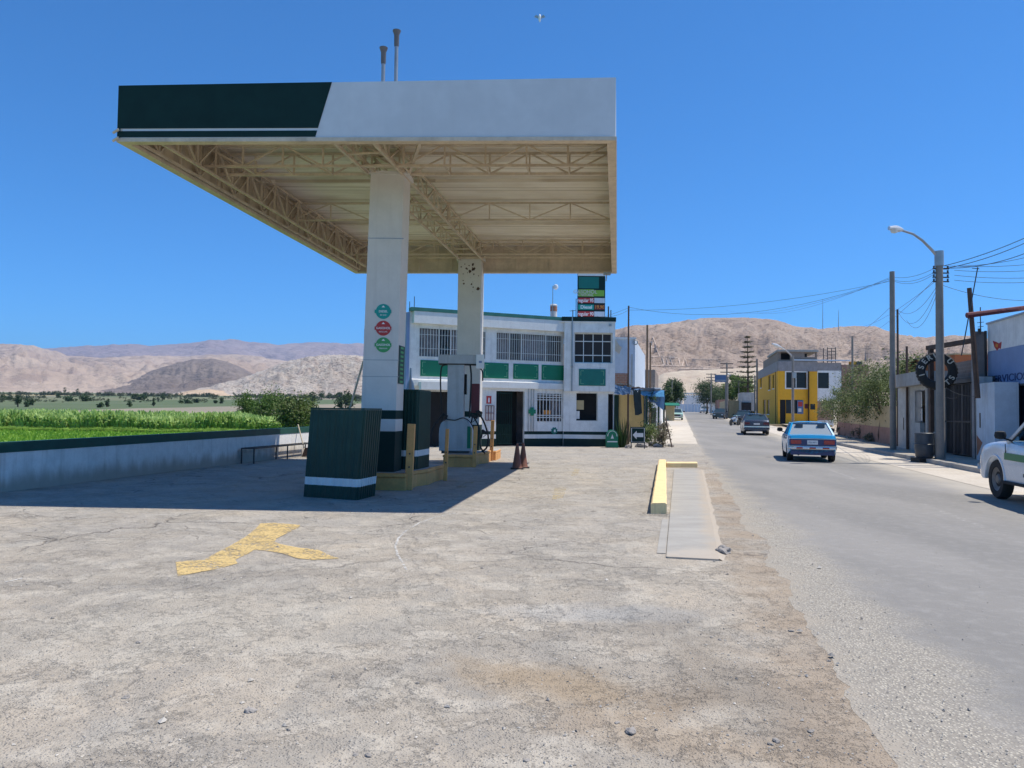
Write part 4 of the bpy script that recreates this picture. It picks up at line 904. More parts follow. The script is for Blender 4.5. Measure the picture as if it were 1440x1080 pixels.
# ================================================================== KERB + SLAB
kb = thing('yellow_kerb', 'L shaped pale yellow concrete kerb between the yard and the footpath slab', 'kerb', (2.35, 12.2, 0))
def kp(s, t_, z=0): return RD(s, t_, z)
n0 = G(915, 722.5); n1 = G(937.5, 722.5); f0 = P(926, 646.5, 24.0); f1 = P(936.5, 648, 24.0)
mb = MB(); rr = random.Random(4); rows = []
K = 30
for i in range(K+1):
    q = i/K; a = Vector((n0.x+(f0.x-n0.x)*q, n0.y+(24-n0.y)*q, 0)); b = Vector((n1.x+(f1.x-n1.x)*q, n1.y+(24-n1.y)*q, 0)); h = .17+.008*noise.noise(Vector((q*14, 3, 0)))
    j = lambda: rr.gauss(0, .0025); rows.append([a+Vector((0,0,-.02)), a+Vector((j(),0,h-.025)), a+Vector((.025+j(),0,h)), b+Vector((-.025+j(),0,h+.004)), b+Vector((j(),0,h-.02)), b+Vector((0,0,-.02))])
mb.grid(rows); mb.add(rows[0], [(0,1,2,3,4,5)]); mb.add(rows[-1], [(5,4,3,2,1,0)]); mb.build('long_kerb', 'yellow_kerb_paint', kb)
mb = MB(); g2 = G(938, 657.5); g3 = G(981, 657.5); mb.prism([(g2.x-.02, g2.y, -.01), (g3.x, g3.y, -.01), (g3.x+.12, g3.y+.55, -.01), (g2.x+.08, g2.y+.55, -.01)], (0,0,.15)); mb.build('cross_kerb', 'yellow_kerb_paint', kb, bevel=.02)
rows = []
for i in range(90):
    s = 8.75+(22.6-8.75)*i/89; rows.append([RD(s, -.12, .018), RD(s, .12, .018), RD(s, .44+.02*noise.fractal(Vector((s*1.1, 0, 4)), .8, 2, 4)+.014*(s-8.75), .018), RD(s, .52+.05*noise.fractal(Vector((s*1.9, 0, 4)), .8, 2, 4)+.014*(s-8.75), -.004)])
mb = MB(); mb.grid(rows); mb.prism([RD(8.75, -.12, -.02), RD(8.75, .47, -.02), RD(8.75, .43, .017), RD(8.75, -.12, .017)], (0, -.012, 0)); 
mb.prism([RD(8.75, -.12, -.02), RD(22.6, -.12, -.02), RD(22.6, -.12, .017), RD(8.75, -.12, .017)], (-.01, 0, 0)); sl_ = struct(mb.build('footpath_slab', 'path_slab'))
mb = MB(); mb.prism([RD(9.0, -.24, .0), RD(11.9, -.24, 0), RD(11.9, -.14, 0), RD(9.0, -.14, 0)], (0,0,.008)); struct(mb.build('footpath_edge', 'path_slab'))
def rock(label, p, r, seed, flat=.5, mat='rock', grp=None, name='stone'):
    bm = bmesh.new(); bmesh.ops.create_icosphere(bm, subdivisions=3, radius=1)
    for v in bm.verts:
        k = 1+.45*noise.noise(v.co*1.3+Vector((seed*7.1, 0, 0)))+.15*noise.noise(v.co*4+Vector((seed, 0, 0))); v.co = Vector((v.co.x*k*r, v.co.y*k*r*.75, v.co.z*k*r*flat))
    me = bpy.data.meshes.new(name); bm.to_mesh(me); bm.free(); me.materials.append(MT[mat]); o = bpy.data.objects.new(name, me); COL.objects.link(o)
    o.location = Vector(p)+Vector((0,0,r*flat*.4)); o.rotation_euler = (0, 0, seed*1.7); return tag(o, label, 'rock', grp)
rock('broken concrete lump at the near right corner of the footpath slab', G(1017, 777), .11, 1, .5)
sts = [(352,1001,.045,'dark grey stone in the lower left foreground'),(1092,1043,.03,'brown clod in the right foreground near the road'),(1140,1029,.025,'small dark stone in the right foreground'),(1083,1047,.022,'dark clod at the right foreground, left of the brown one'),(500,1062,.02,'small black stone at the bottom edge'),(518,1063,.028,'grey stone beside the small black stone at the bottom edge'),(178,981,.03,'flat dark stone at the left foreground'),(195,904,.028,'flat stone in the left middle foreground'),
       (887,1030,.05,'pale flat stone in the centre right foreground'),(1113,888,.03,'flat brown stone by the gravel at the road edge'),(419,966,.015,'tiny white chip in the left foreground'),(1166,930,.02,'dark chip on the stony road margin'),(325,920,.02,'small dark chip in the left foreground'),(740,1070,.022,'dark stone at the bottom centre'),(1012,900,.02,'pale chip beside the dark gravel patch'),(868,1017,.02,'grey chip left of the pale flat stone')]
for i, (px, py, r, lb) in enumerate(sts): rock(lb, G(px, py), r*.72, i+2, .45, 'rock', 'loose stones on the yard')
# ------------------------------------------------------------------ painted markings
def wornpaint(name, c, thr=.5, k=.8):
    m, t, b = newmat(name); v = t.pos(); n = t.noise(v, 26, 5, .75); n2 = t.noise(v, 3, 4)
    f = t.sst(thr, thr+.12, t.m('ADD', t.m('MULTIPLY', n, .75), t.m('MULTIPLY', n2, .3)))
    col = t.mix(t.m('MULTIPLY', t.noise(v, 8), .4), c, tuple(x*.8 for x in c)); t.put(b.inputs['Base Color'], col); b.inputs['Roughness'].default_value = .9
    tr = t.n('ShaderNodeBsdfTransparent'); mx = t.n('ShaderNodeMixShader'); t.put(mx.inputs[0], t.m('MULTIPLY', f, k))
    t.L.new(b.outputs[0], mx.inputs[2]); t.L.new(tr.outputs[0], mx.inputs[1]); t.L.new(mx.outputs[0], m.node_tree.nodes['Material Output'].inputs[0]); MT[name] = m
wornpaint('paint_yellow', (.62, .45, .19), .43, .95); wornpaint('paint_yellow_faint', (.60, .48, .26), .50, .7); wornpaint('paint_white', (.7, .69, .66), .46, .75)
def mark(name, pts, mat, label=None, z=.006):
    me = bpy.data.meshes.new(name); me.from_pydata([tuple(G(*p, z)) for p in pts], [], [tuple(range(len(pts)))]); me.materials.append(MT[mat]); o = bpy.data.objects.new(name, me); COL.objects.link(o); struct(o)
    if label: o['label'] = label
    return o
mark('painted_arrow', [(366,736),(385,735),(422,738),(421,741),(399,752),(389,757),(386,762),(394,765),(420,770),(448,773),(462,780),(477,785),(440,787),(418,785),(398,778),(372,774),(357,773),(350,778),(338,783),(331,787),(334,792),(310,799),(272,806),(250,810),(247,790),(268,788),(287,787),(305,777),(324,767),(345,755),(360,743)], 'paint_yellow', 'worn yellow direction arrow painted on the yard')
for pts in ([(780,686),(797,685),(792,700),(776,703)], [(808,659),(816,659),(812,668),(803,669)], [(655,678),(668,677),(655,686),(637,688)]): mark('painted_dash', pts, 'paint_yellow_faint', 'faint yellow paint dash')
def line(name, pts, wd, mat):
    P_ = [G(*p, .006) for p in pts]; rows = []
    for i, p in enumerate(P_):
        d = (P_[min(i+1, len(P_)-1)]-P_[max(i-1, 0)]).normalized(); n = Vector((-d.y, d.x, 0))*wd/2; rows.append([p-n, p+n])
    mb = MB(); mb.grid(rows); return struct(mb.build(name, mat))
line('painted_curve', [(640,722),(612,727),(590,735),(571,746),(560,757),(556,768),(559,780),(566,791),(572,802)], .028, 'paint_white')
line('painted_line', [(270,704),(296,700)], .04, 'paint_white'); line('painted_line', [(8,818),(32,813)], .03, 'paint_white')
line('painted_line', [(290,686),(345,677),(425,671)], .05, 'paint_white'); line('painted_line', [(300,686),(430,687)], .05, 'paint_white')
# ================================================================== STATION BUILDING
RA = R_(24); LA = Vector((2.45-.9135*7.62, 36.6-.4067*7.62, 0)); FA = frame(LA, (math.cos(RA), math.sin(RA), 0)); LAu = 7.62
FB = frame((2.45, 36.45, 0), (1, 0, 0)); XB = P(864, 500, 36.45).x-2.45
st = thing('station_building', 'two storey white fuel station building with dark green trim and barred windows', 'building', (0, 37, 0))
def gwin(Fm, x0, x1, z0, z1, nb, rowsz, par, glassmat='window_glass', curtain=None, label=None, fw=.05, bw=.016, d=.16, mull=None):
    mb = MB(Fm)
    for a, b, c, e in ((x0, x1, z0, z0+fw), (x0, x1, z1-fw, z1), (x0, x0+fw, z0+fw, z1-fw), (x1-fw, x1, z0+fw, z1-fw)): mb.box(a, b, .0, .07, c, e)
    w_ = mb.build('window', 'white_paint', par)
    if label: lab(w_, label)
    def sub(mb, nm, mt): o = mb.build(nm, mt, w_); o.matrix_parent_inverse = Matrix.Identity(4); return o
    mb = MB(Fm); mb.box(x0+fw, x1-fw, .05, .06, z0+fw, z1-fw); sub(mb, 'pane', glassmat)
    if nb or rowsz:
        mb = MB(Fm)
        for i in range(1, nb):
            x = x0+(x1-x0)*i/nb; mb.box(x-bw/2, x+bw/2, -.05, -.028, z0+.01, z1-.01)
        for z in rowsz: mb.box(x0, x1, -.026, -.005, z-bw*.6, z+bw*.6)
        sub(mb, 'grille', 'white_paint')
    if mull:
        mb = MB(Fm)
        for x in mull: mb.box(x-.03, x+.03, .0, .045, z0+fw, z1-fw)
        sub(mb, 'mullion', 'white_paint')
    if curtain:
        mb = MB(Fm)
        for a, b in curtain:
            n = max(4, int((b-a)/.09)); mb.grid([[(a+(b-a)*i/n, .13+(.03 if i % 2 else 0), z) for i in range(n+1)] for z in (z0+.05, z1-.08)])
        o = mb.build('curtain', 'curtain', w_); o.matrix_parent_inverse = Matrix.Identity(4)
    return w_
clear = 'brown_glass'
# upper windows (photo rectangles on the facade planes)
W1 = rect(FA, 588.5, 454, 684, 506); W1 = (W1[0], W1[1], 3.95, 5.28)
W2 = rect(FA, 697, 462, 797, 513); W2 = (W2[0], min(W2[1], LAu-.06), 3.95, 5.28)
D1 = rect(FA, 697.5, 549, 737.5, 628); D1 = (D1[0], D1[1], 0.02, 2.55)
W3 = rect(FA, 754, 551, 799, 594); W3 = (W3[0], min(W3[1], LAu-.05), 1.12, 2.52)
G1 = rect(FA, 596, 556, 664, 622); G1 = (.75, 3.1, .02, 2.45)
mb = MB(FA); wall_holes(mb, 0, LAu, 0, 5.95, 0.0, .18, [W1, W2, D1, W3, G1]); mb.build('wall', 'white_wall', st)
mb = MB(FA); mb.box(-.15, 0.0, -.02, 8, 0, 5.9); mb.build('wall', 'wall_blue', st)  # left side wall coloured blue to paint in its shade
W4 = rect(FB, 807, 468.5, 860.5, 511); D2 = rect(FB, 810.5, 553, 840.5, 592); D3 = (XB-.28, XB-.02, 0.05, 2.5)
mb = MB(FB); wall_holes(mb, 0, XB, 2.60, 5.87, -.25, 0, [W4]); mb.build('wall', 'white_wall', st)
mb = MB(FB); wall_holes(mb, .0, XB-.02, 0, 2.60, 0.0, .18, [D2, D3]); mb.box(XB-.02, XB, .02, 8, 0, 5.87); mb.build('wall', 'white_wall', st)
mb = MB(FB); mb.box(-.25, XB+.02, -.30, 8, 5.87, 5.91)
mb.build('roof_slab', 'white_wall', st)
# parapet beam and the green top band
mb = MB(FA); mb.box(.12, LAu-.02, -.28, .18, 5.42, 5.94); mb.build('parapet_beam', 'white_paint', st)
mb = MB(FA); mb.box(-.02, LAu+.0, -.30, .1, 5.945, 6.10); mb.build('roof_band', 'teal_roof', st)
mb = MB(FB); mb.box(-.12, XB+.03, -.31, .1, 5.915, 6.12); mb.build('roof_band', 'dark_green', st)
mb = MB(FA); mb.box(0, LAu+1, .18, 8, 5.80, 5.94); mb.box(0, LAu, .185, 8, 2.75, 2.9); mb.box(0, LAu, 7.8, 8, 0, 5.8); mb.build('floor_slab', 'raw_cement', st)
# ledge over the ground floor, sunlit awning
mb = MB(FA); mb.prism([(.05, -.003, 3.0), (.05, -.17, 2.96), (.05, -.17, 2.68), (.05, -.003, 2.68)], (LAu-.08, 0, 0)); mb.build('awning_ledge', 'white_paint', st)
mb = MB(FA); mb.box(.4, 2.9, -.55, -.175, 2.52, 2.86); mb.build('shutter_box', 'white_paint', st)
# base bands
def bands(Fm, segs, y):
    for z0, z1, mt in ((0, .36, 'dark_green'), (.365, .55, 'white_paint'), (.555, .70, 'dark_green')):
        for a, b in segs: mb = MB(Fm); mb.box(a, b, y-.006, y+.01, z0, z1); mb.build('painted_band', mt, st)
bands(FA, [(0, G1[0]), (G1[1], D1[0]), (D1[1], LAu)], 0); bands(FB, [(0.01, D3[0])], 0.0)
m, t, b = newmat('house_glass'); 
b.inputs['Base Color'].default_value = (.02, .02, .022, 1); b.inputs['Roughness'].default_value = .1; b.inputs['Alpha'].default_value = .22; MT['house_glass'] = m
gwin(FA, *W1, 24, [4.35, 4.96], st, 'house_glass', [(W1[0]+.1, W1[0]+.95), (W1[0]+1.5, W1[1]-.1)], 'wide barred upper window left, with greyish curtains', mull=[W1[0]+.95, W1[0]+1.5])
gwin(FA, *W2, 30, [4.32, 4.96], st, 'house_glass', [(W2[0]+.1, W2[0]+.7), (W2[0]+1.3, W2[1]-.9)], 'wide barred upper window, middle of the facade', mull=[W2[0]+.7, W2[0]+1.3, W2[1]-.9])
gwin(FB, W4[0], W4[1], W4[2], W4[3], 4, [W4[2]+.38, W4[3]-.4], st, 'brown_glass', None, 'square upper window with dark brown panes', bw=.035)
gwin(FA, *W3, 8, [1.35, 1.45, 2.18, 2.30, 2.41], st, 'house_glass', [(W3[1]-.55, W3[1]-.1)], 'barred ground floor window with an orange label', bw=.03)
lbx = rect(FA, 765, 577, 775, 583); mb = MB(FA); mb.box(lbx[0], lbx[1], .03, .045, lbx[2], lbx[3]); mb.build('orange_label', 'label_orange', st)
# room lining so that the openings read dark but deep
mb = MB(FA); mb.box(.2, LAu+.3, 2.6, 2.66, 0.05, 5.8); mb.box(LAu+.02, LAu+.08, .19, 2.6, 0.05, 5.8); mb.build('partition_wall', 'curtain', st)
# doors
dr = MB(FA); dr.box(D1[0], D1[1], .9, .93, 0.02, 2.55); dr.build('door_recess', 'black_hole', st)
mb = MB(FA); xm = D1[0]+(D1[1]-D1[0])*.58
for i in range(9):
    x = D1[0]+.04+(xm-D1[0]-.08)*i/8; mb.box(x-.012, x+.012, .03, .055, .1, 2.5)
for z in (.12, .55, 1.0, 1.6, 2.45): mb.box(D1[0]+.03, xm, .025, .06, z-.02, z+.02)
mb.box(D1[0]+.05, xm-.03, .06, .07, .1, 1.0); mb.build('gate_grille', 'dark_green', st)
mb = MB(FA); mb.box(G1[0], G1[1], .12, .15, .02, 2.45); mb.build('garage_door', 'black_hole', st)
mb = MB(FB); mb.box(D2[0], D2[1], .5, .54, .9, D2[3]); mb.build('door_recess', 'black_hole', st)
for px0, py0, px1, py1 in ((810, 563, 821, 576), (810, 578, 815, 589)):
    r_ = rect(FB, px0, py0, px1, py1, .1); mb = MB(FB); mb.box(r_[0], r_[1], .10, .11, r_[2], r_[3]); mb.build('paper_notice', 'tan_wall' if px1 > 820 else 'white_wall', st)
mb = MB(FB); mb.box(D2[0], D2[1], .02, .06, D2[2]-.01, D2[2]+.03); mb.build('sill', 'grey_wall', st)
mb = MB(FB); mb.box(D3[0], D3[1], .4, .44, .0, 2.5); mb.build('door_recess', 'black_hole', st)
# downpipes and conduits
for px in (743, 747, 750.5):
    x, _ = on(FA, px, 580, -.04); mb = MB(FA); mb.cyl((x, -.04, .7), (x, -.04, 2.7), .018, n=8); mb.build('conduit', 'grey_metal', st)
x, _ = on(FB, 804, 540, -.3); mb = MB(FB); mb.cyl((x, -.29, 2.6), (x, -.29, 6.1), .03, n=8); mb.lathe([(.05, 0), (.06, .06), (.02, .1)], (x, -.3, 3.72), 8); mb.build('drain_pipe', 'grey_metal', st)
mb = MB(FB); x, z = on(FB, 858, 457, -.26); mb.box(x-.06, x+.06, -.32, -.255, z-.06, z+.04); mb.build('wall_lamp', 'grey_metal', st)
# green boards under the windows, with pale curved outlines
def gboard(Fm, px0, py0, px1, py1, off, label, mat='sign_green', zz=None):
    a, b, c, e = rect(Fm, px0, py0, px1, py1, off)
    if zz: c, e = zz
    t = thing('green_board', label, 'sign board', Fm @ Vector((a, off, c)), 'green boards under the windows'); mb = MB(Fm)
    mb.box(a, b, off-.035, off-.003, c, e); mb.build('board', mat, t, bevel=.012)
    w_ = .018; k = .09
    for (x_, sx) in ((a+k, 1), (b-k, -1)):
        for (z_, sz) in ((c+k, 1), (e-k, -1)):
            mb = MB(Fm); mb.box(min(x_, x_+sx*.14), max(x_, x_+sx*.14), off-.041, off-.036, z_-w_/2, z_+w_/2); mb.box(x_-w_/2, x_+w_/2, off-.041, off-.0365, min(z_, z_+sz*.22), max(z_, z_+sz*.22)); mb.build('corner_line', 'pale_green', t)
    return t
Z_ = (3.12, 3.83)
gboard(FA, 591, 503.5, 634, 531, -.0, 'leftmost green board, partly behind the fuel dispenser header', zz=Z_)
gboard(FA, 679.5, 508, 715, 534, -.0, 'green board right beside the rear pillar, with a pale vertical fold', zz=Z_)
gboard(FA, 721.5, 510.5, 757, 537, -.0, 'green board under the left half of the middle window', zz=Z_)
gboard(FA, 761.5, 512.5, 797, 538, -.0, 'green board under the right half of the middle window', zz=Z_)
gboard(FB, 814, 519, 851.5, 542.5, -.25, 'teal green board under the square upper window', 'teal_green')
# wall signs
a, b, c, e = rect(FA, 682, 555.5, 692.5, 569.5); t_ = thing('extinguisher_sign', 'red fire extinguisher sign on the wall left of the entrance', 'sign', FA @ Vector((a, 0, c)))
mb = MB(FA); mb.box(a, b, -.014, -.003, c, e); mb.build('plate', 'white_paint', t_)
mb = MB(FA); mb.box(a+.06, b-.06, -.019, -.015, c+.06, e-.04); mb.build('red_field', 'red_paint', t_)
mb = MB(FA); xm = (a+b)/2; zc = (c+e)/2; mb.box(xm-.035, xm+.035, -.024, -.020, zc-.11, zc+.07); mb.box(xm-.015, xm+.015, -.024, -.020, zc+.07, zc+.11); mb.bar((xm+.015, -.022, zc+.1), (xm+.06, -.022, zc+.04), .015, .004); mb.build('extinguisher_symbol', 'plain_white', t_)
a, b, c, e = rect(FA, 682.5, 570.5, 694, 591); t_ = thing('extinguisher_rack', 'small red wire rack on the wall under the fire extinguisher sign', 'rack', FA @ Vector((a, 0, c)))
mb = MB(FA)
for x in (a, a+(b-a)*.33, a+(b-a)*.66, b): mb.bar((x, -.05, c), (x, -.05, e), .025)
for z in (c, (c+e)/2, e): mb.bar((a, -.05, z), (b, -.05, z), .025)
mb.build('wire_frame', 'dark_red', t_)
a, b, c, e = rect(FA, 742.5, 573, 752, 584.5); mb = MB(FA); xm = (a+b)/2; zc = (c+e)/2; k = (e-c)/2
mb.box(xm-k*.45, xm+k*.45, -.09, -.07, zc-k, zc+k); mb.box(xm-k, xm-k*.452, -.089, -.071, zc-k*.5, zc+k*.5); mb.box(xm+k*.452, xm+k, -.089, -.071, zc-k*.5, zc+k*.5)
tag(mb.build('green_cross_sign', 'sign_green'), 'small dark green cross shaped sign between the entrance and the barred window', 'sign')
a, b, c, e = rect(FA, 774.5, 600.5, 784, 611); mb = MB(FA); xm = (a+b)/2; zc = (c+e)/2; k = (e-c)/2; pl = []
for i in range(16):
    q = i/16*2*math.pi; r = k*(1.05 if i % 2 else .8); pl.append((xm+r*math.cos(q), -.02, zc+r*math.sin(q)))
mb.prism(pl, (0, .012, 0)); em = tag(mb.build('round_emblem', 'teal_green'), 'small green round emblem on the wall under the barred window', 'emblem')
mb = MB(FA); mb.box(xm-k*.1, xm+k*.35, -.027, -.0215, zc-k*.35, zc+k*.3); o = mb.build('emblem_mark', 'plain_white', em)
# ------------------------------------------------------------------ roof things
YS = 39.5
def Q(px, py, Y): return P(px, py, Y)
x0 = Q(812.5, 420, YS).x; x1 = Q(851, 420, YS).x
ps = thing('price_sign', 'tall fuel price sign tower with green, red and teal rows above the station roof', 'price sign', ((x0+x1)/2, YS, 5.94))
mb = MB(); zt = Q(830, 381, YS).z; mb.box(x0, x1, YS, YS+.3, 5.94, zt); mb.build('sign_body', 'dark_green', ps)
mb = MB(); mb.box(x0-.0, x1+.0, YS-.012, YS-.002, Q(830, 388, YS).z, zt+.003); mb.build('top_strip', 'white_paint', ps)
xd = x0+(x1-x0)*.59
def row(y0, y1, mt, xa, xb, off=.012):
    mb = MB(); mb.box(xa, xb, YS-off, YS-.001, Q(830, y1, YS).z, Q(830, y0, YS).z); return mb.build('price_panel', mt, ps)
def stxt(s, size, px, py, mat, par, sx=1):
    p = Q(px, py, YS-.02); o = text('lettering', s, size, mat, Matrix.Translation(p) @ Matrix.Rotation(math.pi/2, 4, 'X'), par, ext=.003, bold=.004, sx=sx); o.matrix_parent_inverse = Matrix.Identity(4)
row(389.5, 405.5, 'teal_green', x0+.04, xd+.25)
r1 = row(407, 417, 'lime', x0+.03, xd); stxt('GASOHOL', .26, 823, 410.5, 'letter_cream', r1); stxt('G. NATURAL', .16, 823, 414.8, 'letter_cream', r1, .9); row(408, 416.5, 'lime', xd+.01, x1-.05, .011)
r2 = row(419, 426, 'red_paint', x0+.03, xd); stxt('regular 95', .26, 823.5, 422.5, 'plain_white', r2, .78); row(419, 426, 'bluewhite_wall', xd+.02, x1-.02)
r3 = row(428.5, 435.5, 'teal_row', x0+.03, xd); stxt('Diesel', .24, 824.5, 432, 'plain_white', r3); r3b = row(428.5, 435.5, 'dark_red', xd+.02, x1-.02); stxt('19.90', .25, 843, 432, 'label_orange', r3b, .9)
r4 = row(438, 445, 'red_paint', x0+.03, xd); stxt('regular 90', .26, 823.5, 441.5, 'plain_white', r4, .78); row(438, 445, 'bluewhite_wall', xd+.02, x1-.02)
# chimney like water tank with a pole lamp
p = Q(778.5, 444, 38.5); tk = thing('water_tank', 'small pale brick column on the station roof with a thin pole', 'tank', (p.x, 38.5, 5.9))
z1 = Q(778, 428, 38.5).z; mb = MB(); mb.lathe([(.17, -.5), (.17, z1-6.2), (.19, z1-6.1), (.15, z1-6.05)], (p.x, 38.5, 6.05), 14); mb.build('column', 'white_pillar', tk)
mb = MB(); mb.lathe([(.178, 0), (.178, .28)], (p.x, 38.5, Q(778, 438, 38.5).z), 14); mb.build('rust_band', 'brick', tk)
pt = Q(777.5, 402, 38.3); sk = thing('roof_lantern', 'white round lantern on a thin pole above the station roof', 'lantern', (pt.x, 38.3, 5.9))
mb = MB(); mb.cyl((pt.x, 38.3, 5.9), (pt.x, 38.3, pt.z), .018, n=6); mb.build('pole', 'grey_metal', sk)
mb = MB(); c = Q(781.5, 403.5, 38.3); mb.lathe([(.02, -.14), (.10, -.10), (.13, 0), (.10, .10), (.02, .13)], c, 12); mb.build('lantern', 'plain_white', sk, smooth=True)
def antenna(px, base, top, Y, label, arms=(), r=.018, mat='dark_metal'):
    a = Q(px, base, Y); b = Q(px, top, Y); b.x = a.x; t = thing('antenna', label, 'antenna', a); mb = MB(); mb.cyl(a, b, r, n=6); mb.build('mast', mat, t)
    if arms:
        mb = MB()
        for z_, w_ in arms: mb.bar((a.x-w_, Y, b.z-z_), (a.x+w_, Y, b.z-z_+.03), .02)
        mb.build('crossbar', mat, t)
antenna(805.5, 447, 436, 37.5, 'short antenna with crossbar left of the price sign', [(.05, .16)], .022); antenna(810, 446, 420, 38.2, 'thin tall rod left of the price sign'); antenna(855.5, 447, 431, 38.2, 'thick short rod right of the price sign', r=.035); antenna(859, 447, 436, 38.2, 'thinner rod at the right end of the station roof', r=.025)
antenna(582.5, 434, 417, 35.5, 'thin rod on the left end of the station roof'); antenna(576, 434, 424, 35.6, 'very short rod on the far left end of the station roof')
# ================================================================== beside the station: tarp shelter, plants, neighbour houses
YN = 46.0
nx0, nx1 = P(864, 500, YN).x, P(906, 500, YN).x; nz = P(886, 477, YN).z
nb = thing('neighbour_house', 'pale blue white house behind the station with an exposed brick patch', 'house', (nx0, YN, 0))
pts = [(nx0, YN), (nx1-.55, YN), (nx1+2.3, YN+13), (nx0+2.3, YN+13)]; mb = MB(); mb.prism([(*p_, 0) for p_ in pts], (0, 0, nz)); mb.build('wall', 'bluewhite_wall', nb)
mb = MB(); zb0, zb1 = P(876, 541, YN).z, P(876, 525, YN).z; mb.box(nx0+.05, P(884, 530, YN).x, YN-.02, YN-.003, zb0, zb1); mb.build('brick_patch', 'brick_wall', nb)
mb = MB(); x_ = P(888, 500, YN).x; mb.box(x_, x_+.06, YN-.05, YN-.002, 2.5, nz-.9); mb.build('wall_groove', 'grey_wall', nb)
mb = MB(); mb.box(nx0-.1, nx1-.5, YN-.10, YN+.3, nz, nz+.10); mb.build('parapet', 'white_wall', nb)
c = P(893.5, 481.5, YN-.1); mb = MB(); mb.tube([c+Vector((.13*math.cos(a*.4), 0, .13*math.sin(a*.4))) for a in range(17)], .03, 6); mb.build('satellite_ring', 'grey_metal', nb)
mb = MB(); p = P(871, 486, YN-.4); mb.prism([p, p+Vector((-.32,0,.5)), p+Vector((-.30,0,-.25)), p+Vector((0,0,-.5)), p+Vector((.15,0,-.1))], (0,.05,0)); mb.build('cloth', 'cream_metal', nb)
tw = thing('tan_wall', 'plain ochre wall behind the tarp shelter beside the station', 'wall', (5.5, 43, 0)); a, b = P(861, 580, 43).x, P(905, 580, 43).x
mb = MB(); mb.box(a, b, 43, 43.2, -.1, P(880, 555, 43).z); mb.build('wall', 'ochre_wall', tw)
mb = MB(); q = P(865, 560, 42.9); mb.box(a, a+.35, 42.9, 42.98, 0, 2.6); mb.build('door', 'dark_green', tw)
th = thing('tarp_shelter', 'makeshift shelter with sagging blue and dark tarps on thin green posts', 'shelter', (7, 40, 0))
def pst(px, bot, top, Y):
    a = P(px, bot, Y); a.z = hz(a.x, a.y); b = P(px, top, Y); b.x = a.x; mb = MB(); mb.bar(a, b, .09); mb.build('post', 'cabinet_green', th)
pst(909, 624, 556, 39.7); pst(933.5, 604, 551, 44.5); pst(904.5, 600, 548, 43.5); pst(926, 604, 551, 44.6)
def sheet(pix, mt, nm, n=10, sag=.25, seed=0, split=None):
    (a, b, c, d) = [P(x, y, Y) for x, y, Y in pix]; rows = []
    for i in range(n+1):
        r = []
        for j in range(n+1):
            u, v = j/n, i/n; p = (a*(1-u)+b*u)*(1-v)+(d*(1-u)+c*u)*v; p.z -= sag*4*u*(1-u)*.5 + .12*noise.noise(Vector((u*4, v*4, seed)))+.05*noise.noise(Vector((u*11, v*11, seed))); r.append(p)
        rows.append(r)
    mb = MB(); mb.grid(rows); mb.grid([[p+Vector((0,.012,.012)) for p in r] for r in rows]); return mb.build(nm, mt, th)
sheet([(864,540,40),(884,544,40),(905,545,44),(885,541,44)], 'dark_net', 'tarp', seed=1)
sheet([(864,541,39.6),(888,544,39.6),(886,554,39.4),(864,553,39.4)], 'blue_tarp', 'tarp', seed=2, sag=.1)
sheet([(880,546,40.5),(908,545,40.5),(935,549,44.5),(915,547,45)], 'blue_tarp', 'tarp', seed=3)
sheet([(898,547,41.5),(934,549,43.8),(934,558,43.6),(900,553,41.3)], 'sky_tarp', 'tarp', seed=4, sag=.2)
sheet([(908,556,42),(935,556,44.2),(934,576,44.2),(912,561,42.2)], 'blue_tarp', 'tarp', seed=5, sag=.1)
sheet([(890,549,40.2),(901,549,40.2),(903,582,40.1),(893,584,40.1)], 'dark_net', 'hanging_cloth', seed=6, sag=.05)
mb = MB(); a = P(880, 544, 40); b = P(936, 549, 45); mb.bar(a, b, .06); mb.bar(P(864,541,40), P(884,542.5,40), .06); mb.build('rafter', 'dark_wood', th)
# bin and arrow sign
g = P(861, 626, 35.4); g.z = 0; bn = thing('green_bin', 'green rounded top litter bin with white arch outline beside the station wall', 'bin', g)
pl = [(-.27, 0), (.27, 0), (.27, .52)]+[(.27*math.cos(i*math.pi/8), .52+.30*math.sin(i*math.pi/8)) for i in range(1, 8)]+[(-.27, .52)]
mb = MB(); mb.prism([(g.x+x, g.y, z) for x, z in pl], (0, .4, 0)); mb.build('bin_body', 'sign_green', bn, bevel=.01)
mb = MB(); out = [(g.x+x*.8, g.y-.012, .1+z*.82) for x, z in pl[2:]]; 
for p_, q_ in zip(out, out[1:]): mb.bar(p_, q_, .03, .018)
mb.bar((g.x-.23, g.y-.012, .28), (g.x+.23, g.y-.012, .28), .03, .05); mb.build('white_outline', 'white_paint', bn)
mb = MB(); mb.prism([(g.x-.07, g.y-.01, .42), (g.x+.07, g.y-.01, .42), (g.x, g.y-.01, .62)], (0, .008, 0)); mb.build('arrow_mark', 'white_paint', bn)
g = P(897, 628, 34.8); g.z = 0; sg = thing('arrow_sign', 'green board with a white left pointing arrow on short legs beside the shelter', 'sign', g)
z0, z1 = .25, .98; mb = MB(); mb.box(g.x-.33, g.x+.33, g.y, g.y+.05, z0, z1); mb.build('board', 'dark_green', sg)
mb = MB(); e = .03
for a, b in (((-.29, z0+.05), (.29, z0+.05)), ((.29, z0+.05), (.29, z1-.05)), ((.29, z1-.05), (-.29, z1-.05)), ((-.29, z1-.05), (-.29, z0+.05))): mb.bar((g.x+a[0], g.y-.006, a[1]), (g.x+b[0], g.y-.006, b[1]), .024, .01)
mb.build('outline', 'white_paint', sg)
